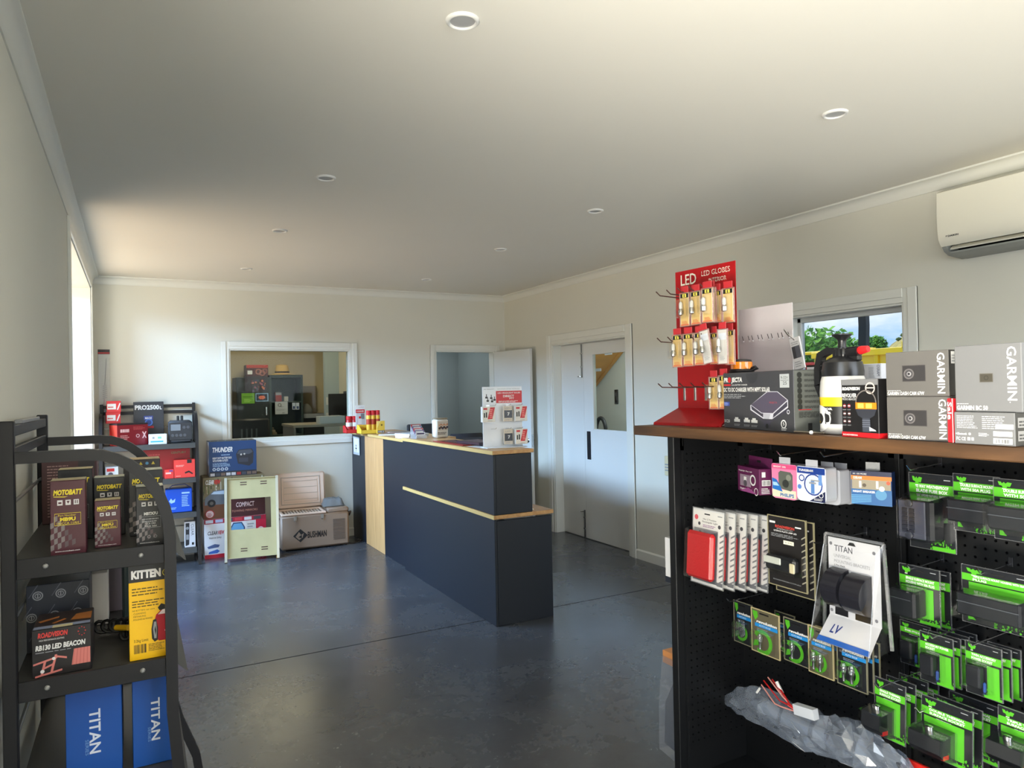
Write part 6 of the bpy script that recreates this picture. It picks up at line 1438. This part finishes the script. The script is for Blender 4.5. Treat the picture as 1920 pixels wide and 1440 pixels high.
def led(label, pl, pr, yb, yt, X_, plain=False, tiltz=0):
    p, w, h = fit(pl, pr, yb, yt, YA, X=X_ + .065)
    P = Pkg('led_pack', label, 'bulb pack', p, YA, w, h * .80, .003, TANC if not plain else M((192, 190, 186), .4), 'LED packs on the red stand', bev=.0005)
    if tiltz: P.o.rotation_euler = (0, R(tiltz), R(YA))
    if not plain:
        P.rect(.06, .86, .88, .13, BLACK); P.rect(.30, .875, .40, .10, M((232, 214, 90), .4)); P.text('E', .42, .89, .16, .07, BLACK, bold=.05)
        P.rect(.03, .02, .03, .95, WHITE); P.rect(.94, .02, .03, .95, WHITE); P.lines(.2, .06, .6, .10, 4, M((196, 80, 50), .4), fill=.4); P.rect(.06, .01, .88, .04, M((206, 110, 80), .4))
    else: P.lines(.2, .1, .6, .12, 3, GREY); P.rect(.1, .7, .8, .2, M((200, 206, 216), .4))
    s_ = P.h; m = MB(); c_ = (-.004, -.018, 0); r_ = P.w * .20
    m.lathe([(0, .30 * s_), (r_ * .5, .31 * s_), (r_, .34 * s_), (r_ * 1.05, .46 * s_), (r_ * .7, .50 * s_), (r_ * .7, .52 * s_)], M((176, 176, 172), .2, .8, name='bulb_metal'), 10, c=c_)
    m.lathe([(r_ * .7, .52 * s_), (r_ * .8, .56 * s_), (r_ * .8, .68 * s_), (r_ * .4, .73 * s_), (0, .74 * s_)], M((196, 196, 190), .25, name='bulb_white'), 10, c=c_); m.build('globe', P.o)
    dome(P, .06, .22, .88, .82, .034, .005); rim(P, .003, clear('red_clear', tint=(1, .82, .80), refl=.2, rough=.1, haze=.15, hcol=(.8, .5, .5)))
    m = MB(); m.box(-P.w / 2 + .004, P.w / 2 - .004, -.0015, .0015, P.h + .003, P.h + .026, M((176, 44, 50), .35, name='header_red'), .001); m.build('header', P.o, smooth=0); P.done()
for a_ in (
    ('LED pack on the red stand, first from the left in the top row', 1276, 1293, 612, 536, 1.735), ('LED pack on the red stand, second from the left in the top row', 1296, 1314, 609, 533, 1.735), ('LED pack on the red stand, third and frontmost in the top row', 1317, 1337, 605, 527, 1.725),
    ('LED pack tucked behind the third one in the top row', 1323, 1342, 604, 527, 1.765), ('LED pack on the red stand, fourth in the top row set well back', 1340, 1353, 604, 532, 1.80), ('LED pack on the red stand, last on the right of the top row', 1356, 1376, 605, 527, 1.79),
    ('LED pack on the red stand, first from the left in the middle row', 1262, 1279, 688, 615, 1.725), ('LED pack on the red stand, second from the left in the middle row', 1282, 1300, 686, 613, 1.725), ('LED pack on the red stand, third from the left in the middle row', 1303, 1322, 684, 611, 1.725),
    ('white backed pack hanging askew in the middle row of the red stand', 1320, 1336, 681, 604, 1.715, True, -9), ('LED pack behind the askew white one in the middle row', 1333, 1346, 682, 612, 1.775), ('whitish pack hanging near the right of the middle row', 1347, 1364, 682, 603, 1.74, True), ('LED pack on the red stand, last on the right of the middle row', 1362, 1377, 683, 605, 1.80),
    ('LED pack on the red stand, left one in the bottom row', 1331, 1347, 766, 694, 1.77), ('LED pack in the bottom row partly behind the grey charger carton', 1349, 1366, 766, 690, 1.77)): led(*a_)
# charger carton
DG = M((56, 56, 60), .42, name='charger_grey')
p, w_, h_ = fit(1358, 1490, 802, 700, -103, X=1.82)
P = Pkg('charger_carton', 'dark grey charger carton with device picture standing in front of the red stand', 'carton', (p.x, p.y, ZS), -103, w_, p.z + h_ - ZS, .12, DG, right=M((92, 95, 92), .42))
P.text('PR', .015, .835, .07, .075, WHITE, bold=.05, shear=.1); P.disc(.105, .872, .026, RED); P.text('JECTA', .135, .835, .17, .075, WHITE, bold=.05, shear=.1); P.text('DUAL BATTERY CHARGER', .14, .765, .24, .028, WHITE); P.rect(.015, .765, .11, .03, RED)
P.text('DC TO DC CHARGER WITH MPPT SOLAR', .01, .66, .69, .07, WHITE, bold=.03); P.lines(.01, .54, .36, .09, 3, GREY); P.rect(.01, .40, .09, .075, M((52, 70, 150), .4)); P.lines(.015, .41, .07, .06, 3, M((150, 170, 230), .4))
P.rect(.83, .72, .12, .22, M((176, 180, 182), .4)); P.text('9-32V', .845, .86, .09, .045, BLACK); P.text('25', .87, .77, .05, .05, BLACK); P.rect(.84, .835, .10, .006, BLACK)
P.disc(.45, .97, .085, M((50, 50, 54), .5), a0=180, a1=360)
V1, V2, V3 = M((74, 66, 84), .3), M((52, 48, 62), .3), M((196, 196, 206), .3)
P.poly([(.42, .42), (.66, .66), (.80, .66), (.93, .52), (.93, .40), (.72, .20), (.60, .20), (.42, .34)], V3); P.poly([(.43, .43), (.665, .65), (.795, .65), (.92, .52), (.73, .30), (.58, .30)], V1); P.poly([(.43, .42), (.575, .29), (.60, .29), (.60, .22), (.44, .35)], V2); P.poly([(.74, .29), (.92, .50), (.92, .42), (.73, .22)], V2); P.poly([(.60, .29), (.70, .29), (.68, .20), (.61, .20)], M((170, 170, 180), .3))
P.poly([(.42, .30), (.60, .14), (.62, .05), (.68, .05), (.70, .14), (.94, .36), (.93, .40), (.72, .18), (.60, .18), (.42, .34)], V2); P.disc(.65, .08, .02, BLACK); P.disc(.93, .33, .018, V3, r0=.011); P.text('PROJECTA', .69, .46, .1, .03, M((170, 60, 70), .4))
for u_, k in ((.17, 0), (.32, 1), (.43, 2)):
    P.rect(u_, .12, .09, .05, WHITE); P.rect(u_ + .015, .16, .05, .04, WHITE); P.lines(u_, .05, .09, .04, 2, GREY)
P.text('DC25I', .015, .10, .085, .05, WHITE, bold=.02); P.disc(.87, .13, .035, WHITE, r0=.025); P.text('5', .86, .11, .02, .05, WHITE); P.lines(.84, .03, .07, .05, 2, WHITE)
for k in range(7): P.lines(.30, .90 - k * .085, .6, .04, 2, M((52, 54, 52), .4), 'R'); P.disc(.16, .92 - k * .085, .07, M((44, 46, 44), .4), 'R')
P.lines(.12, .24, .8, .10, 6, M((52, 54, 52), .4), 'R'); P.lines(.12, .36, .5, .02, 1, RED, 'R'); P.rect(.38, .03, .12, .12, M((36, 36, 36), .5), 'R'); P.done(); PJ = P
# amber beacon on the carton
q = W(1396, 690, X=1.93); t = empty('amber_beacon', (1.915, q.y, PJ.h + ZS + .001), 0, 'low amber warning beacon with coiled black lead lying on the grey charger carton', 'beacon')
m = MB(); m.lathe([(0, 0), (.042, 0), (.045, .006), (.041, .010), (.040, .014)], BLACK, 20); m.build('base', t)
m = MB(); m.lathe([(.038, .012), (.038, .038), (.035, .040)], M((226, 128, 18), .12, name='amber_lens', noise=.3, nscale=60, coat=.5), 20); m.build('lens', t)
m = MB(); m.lathe([(.036, .039), (.034, .046), (.020, .049), (0, .050)], BLACK, 20); m.build('cap', t)
m = MB(); m.tube([(.0, -.040, .006), (-.015, -.062, .016), (-.018, -.080, .020), (-.012, -.086, .014), (-.022, -.066, .006), (-.046, -.02, .005)], .0042, BLACK, 8); m.build('lead', t)
# silver sheet with slots
p, w_, h_ = fit(1388, 1489, 720, 581, -90, X=2.10); z0 = ZS
SIL = M((186, 182, 184), .35, .08, name='silver_sheet', noise=.04, nscale=6)
t = empty('silver_stand', (2.10, p.y - w_ / 2, ZS), R(-90), 'plain silver sheet metal stand with a row of slots behind the charger carton', 'display stand')
h_ = p.z + h_ - ZS
m = MB(); m.box(-w_ / 2, w_ / 2, 0, .002, 0, h_, SIL); m.build('sheet', t, smooth=0)
m = MB(); m.box(-w_ / 2, w_ / 2, -.0035, 0, 0, h_ * .775, SIL); m.build('lower_fold', t, smooth=0)
m = MB(); rs = h_ * .735
for k in range(10):
    x = -w_ / 2 + .018 + k * (w_ - .03) / 9.6 + (.006 if k % 2 else 0)
    m.add([(x, -.0040, rs + .012), (x + .003, -.0040, rs + .012), (x + .010, -.0040, rs - .008), (x + .007, -.0040, rs - .008)], [(0, 1, 2, 3)], BLACK); m.box(x + .005, x + .012, -.010, -.0035, rs - .012, rs - .006, SIL)
m.build('slot', t, smooth=0, fix=False)
m = MB(); m.box(-w_ / 2, w_ / 2, 0, .14, 0, .003, SIL); m.build('foot_plate', t, smooth=0)
for k, (pl, pr, yb, yt, tl) in enumerate(((1489, 1507, 694, 634, 10), (1501, 1521, 692, 632, 12))):
    p, w_, h_ = fit(pl, pr, yb, yt, -90, X=2.12)
    P = Pkg('grey_card_pack', f"grey and white hanging card pack beside the silver stand, {('left', 'right')[k]} of the two", 'hanging pack', (2.12 - .03 * k, p.y, p.z), -90, w_, h_, .006, M((206, 206, 206), .4), 'grey card packs')
    P.rect(.12, .35, .76, .38, M((84, 88, 96), .35)); P.rect(.12, .35, .3, .38, M((60, 62, 66), .35)); P.lines(.15, .08, .7, .2, 3, GREY); P.lines(.15, .78, .7, .12, 2, GREY); P.o.rotation_euler = (0, R(-tl), R(-90))
    m = MB(); m.tube([(0, 0, h_ - .01), (0, -.03, h_ + .012), (.004, -.05, h_ + .03)], .0018, CHROME, 6); m.build('hang_hook', P.o); P.done()
p, w_, h_ = fit(1513, 1537, 720, 685, -95, X=2.02)
P = Pkg('pled_box', 'small pale box with a dark edge behind the sprayer', 'box', (2.02, p.y, ZS), -95, w_, p.z + h_ - ZS, .05, M((206, 204, 206), .4)); P.text('pled', .22, .86, .6, .07, M((120, 110, 120), .4)); P.rect(0, .97, 1, .03, BLACK); P.done()
m = MB(); q = W(1489, 811, X=1.72); q2 = W(1545, 811, X=1.72); m.tube([(1.72, q.y, ZS + .006), (1.72, q2.y, ZS + .006)], .0025, M((170, 160, 146), .3, .8), 6); rd = tag(m.build('metal_rod'), 'thin metal rod lying along the front of the timber top', 'rod')
m = MB(); q = W(1521, 811, X=1.712); m.lathe([(0, 0), (.004, .001), (.0062, .006), (.004, .011), (0, .012)], WHITE, 12, c=(1.712, q.y, ZS)); tag(m.build('white_bead'), 'small white round bead lying beside the thin rod', 'bead')
# pump sprayer
q = W(1583, 816, X=1.80); SY = q.y; SX = 1.80
def szz(py, px=1583): d = ray(px, py); return HC + d.z * (SX / d.x) - ZS
spx = (W(1547, 760, X=SX).y - W(1619, 760, X=SX).y) / 2 * .98
t = empty('pump_sprayer', (SX, SY, ZS), R(-90), 'white pump sprayer bottle with black pump head and red nozzle', 'sprayer')
PL = M((206, 204, 200), .35, name='bottle_white'); PBK = M((24, 24, 26), .30, name='pump_black')
zs = szz(704)
m = MB(); m.lathe([(spx * .8, 0), (spx * .95, .004), (spx, .012), (spx * 1.02, .05), (spx * 1.02, zs * .72), (spx * .98, zs * .9), (spx * .9, zs)], PL, 28); m.build('bottle', t, smooth=50)
m = MB(); r_ = spx * 1.024; zl_ = zs * .60
m.lathe([(r_, zs * .18), (r_, zs * .62)], M((34, 33, 34), .35), 28); m.lathe([(r_ * 1.002, zs * .48), (r_ * 1.002, zs * .635)], YEL, 28); lb = m.build('label', t, smooth=50, fix=False)
def wrap(m, s_, ang0, ang1, z0, z1, mat, bold=.04, ra=None):
    vs, fs = glyphs(s_, bold); m.add([((ra or r_ + .0006) * math.sin(R(ang0 + x * (ang1 - ang0))), -(ra or r_ + .0006) * math.cos(R(ang0 + x * (ang1 - ang0))), z0 + y * (z1 - z0)) for x, y in vs], fs, mat)
m = MB(); wrap(m, 'READY FOR', -62, 10, zs * .42, zs * .455, WHITE); wrap(m, 'DISC CLEANER', -66, 6, zs * .355, zs * .39, WHITE); wrap(m, '500', -66, -38, zs * .2, zs * .22, YEL)
rr = r_ + .0008
for a0, q0, q1, k in ((-38, .045, .022, 0),):
    vs = []; fs = []
    for i in range(25):
        b = 2 * math.pi * i / 24
        for q in (.048, .020): vs.append((rr * math.sin(R(a0) + q * math.cos(b) / rr), -rr * math.cos(R(a0) + q * math.cos(b) / rr), zs * .27 + q * .8 * math.sin(b)))
    for i in range(24): fs.append((2 * i, 2 * i + 1, 2 * i + 3, 2 * i + 2))
    m.add(vs, fs, WHITE)
vs = [(rr * 1.003 * math.sin(R(-48 + x)), -rr * 1.003 * math.cos(R(-48 + x)), zs * z) for x, z in ((-12, .49), (12, .49), (8, .55), (2, .61), (-4, .55))]; m.add(vs, [(0, 1, 2, 3, 4)], BLACK); m.build('surface_print', t, smooth=0, fix=False)
z1, z2_ = szz(674), szz(655)
m = MB(); m.lathe([(spx * .92, zs - .002), (spx * .93, zs + .012), (spx * .86, z1 - .008), (spx * .7, z1), (spx * .36, z1 + .010), (spx * .34, szz(652))], PBK, 24); m.build('collar', t, smooth=40)
m = MB(); m.box(-.020, .020, -.02, .02, z1, szz(652), PBK, .004); m.lathe([(.012, szz(656)), (.011, szz(640)), (.013, szz(636)), (.024, szz(630)), (.027, szz(628)), (.027, szz(626)), (.020, szz(625.4)), (0, szz(625.4))], PBK, 20); m.build('pump', t, smooth=40)
zn = szz(661)
m = MB(); m.tube([(.012, 0, zn), (.055, 0, zn + .002)], .015, PBK, 12); m.box(.02, .058, -.010, .010, zn - .026, zn - .008, PBK, .004); nz = m.build('nozzle', t)
m = MB(); m.tube([(.055, 0, zn + .003), (.062, 0, zn + .004), (.082, 0, zn + .006)], [.011, .012, .009], M((224, 30, 34), .35), 12); m.build('red_tip', nz)
x0 = -.022; hl = -(W(1536, 700, X=SX).y - SY)
pts = [(x0, 0, szz(657)), (hl * .55, 0, szz(656)), (hl * .88, 0, szz(664)), (hl, 0, szz(690)), (hl, 0, szz(722)), (hl * .93, 0, szz(731)), (hl * .82, 0, szz(722))]
m = MB(); m.bar(pts, (0, .011, 0), .0095, PBK); m.build('grip', t, smooth=40)
m = MB()
for k in range(5): m.box(hl * .86, hl * .80, -.010, .010, szz(672 + k * 10), szz(676 + k * 10), PBK, .002)
m.build('grip_ridge', t, smooth=0)
p, w_, h_ = fit(1534, 1548, 800, 732, -95, X=1.87)
P = Pkg('mauve_box', 'mauve box with blue foot half hidden behind the sprayer', 'box', (1.87, p.y, ZS), -95, .07, p.z + h_ - ZS, .07, M((150, 130, 150), .4)); P.rect(0, 0, 1, .09, M((40, 60, 120), .4)); P.lines(.05, .2, .3, .7, 12, M((110, 90, 120), .4)); P.done()
# revolving beacon carton
p, w_, h_ = fit(1574, 1643, 820, 712, -97, X=1.70)
P = Pkg('beacon_carton', 'black carton with amber beacon picture standing in front of the sprayer', 'carton', (1.712, p.y, ZS), -97, w_, p.z + h_ - ZS, .075, M((26, 25, 26), .34), top=M((60, 60, 62), .3))
P.rect(0, 0, 1, .085, M((206, 26, 34), .4)); P.rect(0, 0, 1, .085, M((206, 26, 34), .4), 'R'); P.rect(0, .90, 1, .10, M((120, 120, 122), .3)); P.text('ROADVISION', .03, .815, .50, .05, WHITE, bold=.06, shear=.2); P.text('REVOLVER', .03, .69, .40, .065, WHITE, bold=.03); P.text('MICRO BEACON', .03, .64, .40, .034, WHITE)
for i in range(2):
    for j in range(3): P.disc(.09 + i * .13, .54 - j * .135, .045, M((140, 50, 56), .4) if j == 0 else M((90, 60, 62), .4)); P.rect(.06 + i * .13, .53 - j * .135, .06, .02, WHITE); P.lines(.04 + i * .13, .465 - j * .135, .10, .02, 2, GREY)
P.disc(.80, .845, .13, M((206, 190, 180), .4), r0=.10); P.poly([(.67, .86), (.67, .84), (.93, .84), (.93, .86)], M((206, 190, 180), .4))
AMB = M((240, 130, 30), .3); HOT = M((252, 200, 90), .3); P.rect(.40, .49, .56, .11, AMB); P.rect(.46, .505, .16, .08, HOT); P.rect(.68, .505, .16, .08, HOT); P.disc(.68, .60, .28, M((110, 104, 100), .3), a0=0, a1=180, r0=.25); P.poly([(.40, .49), (.96, .49), (.90, .38), (.78, .33), (.58, .33), (.46, .38)], M((52, 54, 62), .3)); P.poly([(.58, .33), (.78, .33), (.80, .10), (.58, .10)], M((66, 70, 80), .3))
for k in range(4): P.rect(.575, .29 - k * .035, .21, .012, M((110, 114, 126), .3))
P.poly([(.76, .19), (.92, .14), (.94, .12), (.76, .12)], M((210, 210, 214), .3)); P.text('ROADVISION', .04, .025, .4, .025, WHITE, bold=.03); P.rect(.52, .2, .4, .6, M((44, 44, 46), .4), 'R')
for q_ in ((.5, .2, .44, .008), (.5, .8, .44, .008), (.5, .2, .02, .6)): P.rect(*q_, GREY, 'R')
P.lines(.56, .3, .3, .4, 8, GREY, 'R'); P.done()
p, w_, h_ = fit(1613, 1653, 720, 683, -90, X=1.90)
P = Pkg('pale_box', 'pale grey box with blue side behind the beacon carton', 'box', (1.90, p.y, ZS), -90, w_, p.z + h_ - ZS, .06, M((196, 198, 206), .4)); P.rect(0, 0, .10, 1, M((50, 110, 180), .4)); P.lines(.42, .80, .3, .16, 8, GREY); P.text('OSRAM', .80, .82, .14, .16, M((90, 94, 104), .4), rot=-90); P.done()
# dash camera cartons
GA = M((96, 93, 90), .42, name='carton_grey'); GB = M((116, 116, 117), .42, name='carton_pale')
def dash(label, z, ph, pl, pr):
    p, w_, h_ = fit(pl, pr, 824, 740, -88, X=1.702)
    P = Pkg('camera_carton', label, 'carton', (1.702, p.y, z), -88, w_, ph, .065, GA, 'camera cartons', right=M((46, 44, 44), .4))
    P.rect(.28, .33, .37, .36, M((66, 63, 63), .35)); P.rect(.29, .345, .35, .33, M((54, 52, 53), .3)); P.disc(.385, .50, .085, M((98, 94, 94), .3)); P.disc(.385, .50, .065, M((74, 72, 74), .25)); P.disc(.39, .50, .035, M((150, 148, 150), .2)); P.disc(.385, .5, .022, M((60, 58, 60), .2))
    P.text('GARMIN DASH CAM 67W', .025, .03, .60, .075, WHITE, bold=.015); P.lines(.025, .125, .3, .02, 1, WHITE); P.text('GARMIN', .835, .06, .11, .88, WHITE, rot=-90, bold=.012); P.rect(.15, .70, .5, .26, WHITE, 'R'); P.lines(.2, .74, .4, .18, 3, GREY, 'R'); P.done(); return P
hA = .1085
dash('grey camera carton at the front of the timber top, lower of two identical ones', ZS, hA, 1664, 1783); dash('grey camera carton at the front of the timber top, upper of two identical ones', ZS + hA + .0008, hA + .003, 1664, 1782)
p, w_, h_ = fit(1776, 1790, 830, 747, -95, X=1.698)
P = Pkg('sale_tag', 'red sale tag standing on edge between the grey cartons', 'tag', (1.6985, p.y - .001, ZS), -93, w_ * .8, p.z + h_ - ZS, .05, M((206, 30, 40), .4)); P.rect(.86, 0, .14, 1, M((230, 190, 190), .4)); P.text('Sale', .15, .52, .62, .40, M((240, 200, 200), .4), rot=-90, bold=.02); P.done()
pA = p
p, w_, h_ = fit(1790, 1904, 834, 778, -93, X=1.693)
z0 = ZS; hB = .073
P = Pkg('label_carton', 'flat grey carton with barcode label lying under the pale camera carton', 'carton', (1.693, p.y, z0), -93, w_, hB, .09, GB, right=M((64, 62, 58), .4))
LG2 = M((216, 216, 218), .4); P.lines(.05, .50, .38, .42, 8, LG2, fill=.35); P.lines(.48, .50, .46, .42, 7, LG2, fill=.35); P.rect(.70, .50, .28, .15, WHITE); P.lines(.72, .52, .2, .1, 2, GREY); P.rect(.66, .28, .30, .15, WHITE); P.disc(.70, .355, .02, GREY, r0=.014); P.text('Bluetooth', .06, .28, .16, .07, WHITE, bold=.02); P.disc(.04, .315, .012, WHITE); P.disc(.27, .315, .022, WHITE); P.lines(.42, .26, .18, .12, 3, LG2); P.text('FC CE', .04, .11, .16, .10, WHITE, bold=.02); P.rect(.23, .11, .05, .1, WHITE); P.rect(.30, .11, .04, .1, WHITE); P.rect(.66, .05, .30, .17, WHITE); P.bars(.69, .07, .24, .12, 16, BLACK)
for k in range(2): P.rect(.1, .55 - k * .4, .8, .3, M((150, 148, 144), .4), 'R'); P.lines(.15, .6 - k * .4, .7, .2, 2, M((60, 60, 60), .4), 'R')
P.done()
p2, w_, h_ = fit(1792, 1918, 776, 650, -93, X=1.70)
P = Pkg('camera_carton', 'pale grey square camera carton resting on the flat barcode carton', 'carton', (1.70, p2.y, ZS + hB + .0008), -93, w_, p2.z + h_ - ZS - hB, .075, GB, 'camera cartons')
P.rect(.39, .44, .20, .13, M((90, 86, 78), .35)); P.rect(.40, .45, .18, .11, M((72, 68, 60), .3)); P.disc(.49, .505, .035, M((50, 48, 44), .3), r0=.025); P.text('GARMIN BC 50', .025, .03, .48, .06, WHITE, bold=.03); P.lines(.025, .115, .25, .015, 1, WHITE); P.text('GARMIN', .80, .17, .13, .78, WHITE, rot=-90, bold=.012); P.disc(.83, .145, .008, WHITE); P.rect(.3, .78, .5, .18, WHITE, 'R'); P.done()

# ---------------------------------------------------------------- air conditioner
ACW = M((226, 222, 206), .4, name='aircon_white'); ACG = M((150, 152, 146), .5, name='aircon_grey')
YE = 2.295; AX = XR
t = empty('air_conditioner', (AX, YE - .4, 2.28), R(-90), 'white split system air conditioner high on the right wall', 'air conditioner')
def acp(name, prof, y0, y1, mat, parent=None, smooth=30):
    "profile in (distance from wall, z)"
    m = MB(); m.prism([(-d_, z) for d_, z in prof], y0, y1, 'x', mat); return m.build(name, parent or t, smooth=smooth)
front = [(0, .355), (.06, .36), (.205, .335), (.222, .325), (.226, .22), (.224, .12), (.216, .07), (.200, .045), (.190, .035), (.14, .05), (.12, .10), (.0, .10)]
acp('casing', front, -.40, .44, ACW)
acp('left_cheek', [(.0, .10), (.13, .10), (.15, .045), (.188, .034), (.17, .010), (.13, -.008), (.0, -.018)], -.398, -.372, ACG); acp('right_cheek', [(.0, .10), (.13, .10), (.15, .045), (.188, .034), (.17, .010), (.13, -.008), (.0, -.018)], .41, .438, ACG)
acp('outlet', [(.0, .11), (.13, .11), (.13, .05), (.06, .02), (0, .02)], -.372, .41, M((20, 20, 20), .7), smooth=0)
acp('louver', [(.176, .014), (.182, .020), (.15, .040), (.10, .036), (.10, .030), (.15, .032)], -.36, .40, ACW); acp('lower_tray', [(.0, .03), (.08, .012), (.165, .006), (.16, -.002), (.10, -.016), (.0, -.02)], -.372, .41, ACG, smooth=0)
m = MB()
for x in (-.345, .0, .33): m.box(x, x + .014, -.165, -.135, .036, .056, ACG, .003)
m.build('louver_pivot', t, smooth=0)
m = MB(); vs, fs = glyphs('DAIKIN', .03); m.add([(-.345 + x * .055, -.2225, .078 + y * .009) for x, y in vs], fs, BLACK); m.add([(-.356, -.2225, .078), (-.349, -.2225, .087), (-.356, -.2225, .087)], [(0, 1, 2)], BLACK); m.build('printed_logo', t, smooth=0, fix=False)
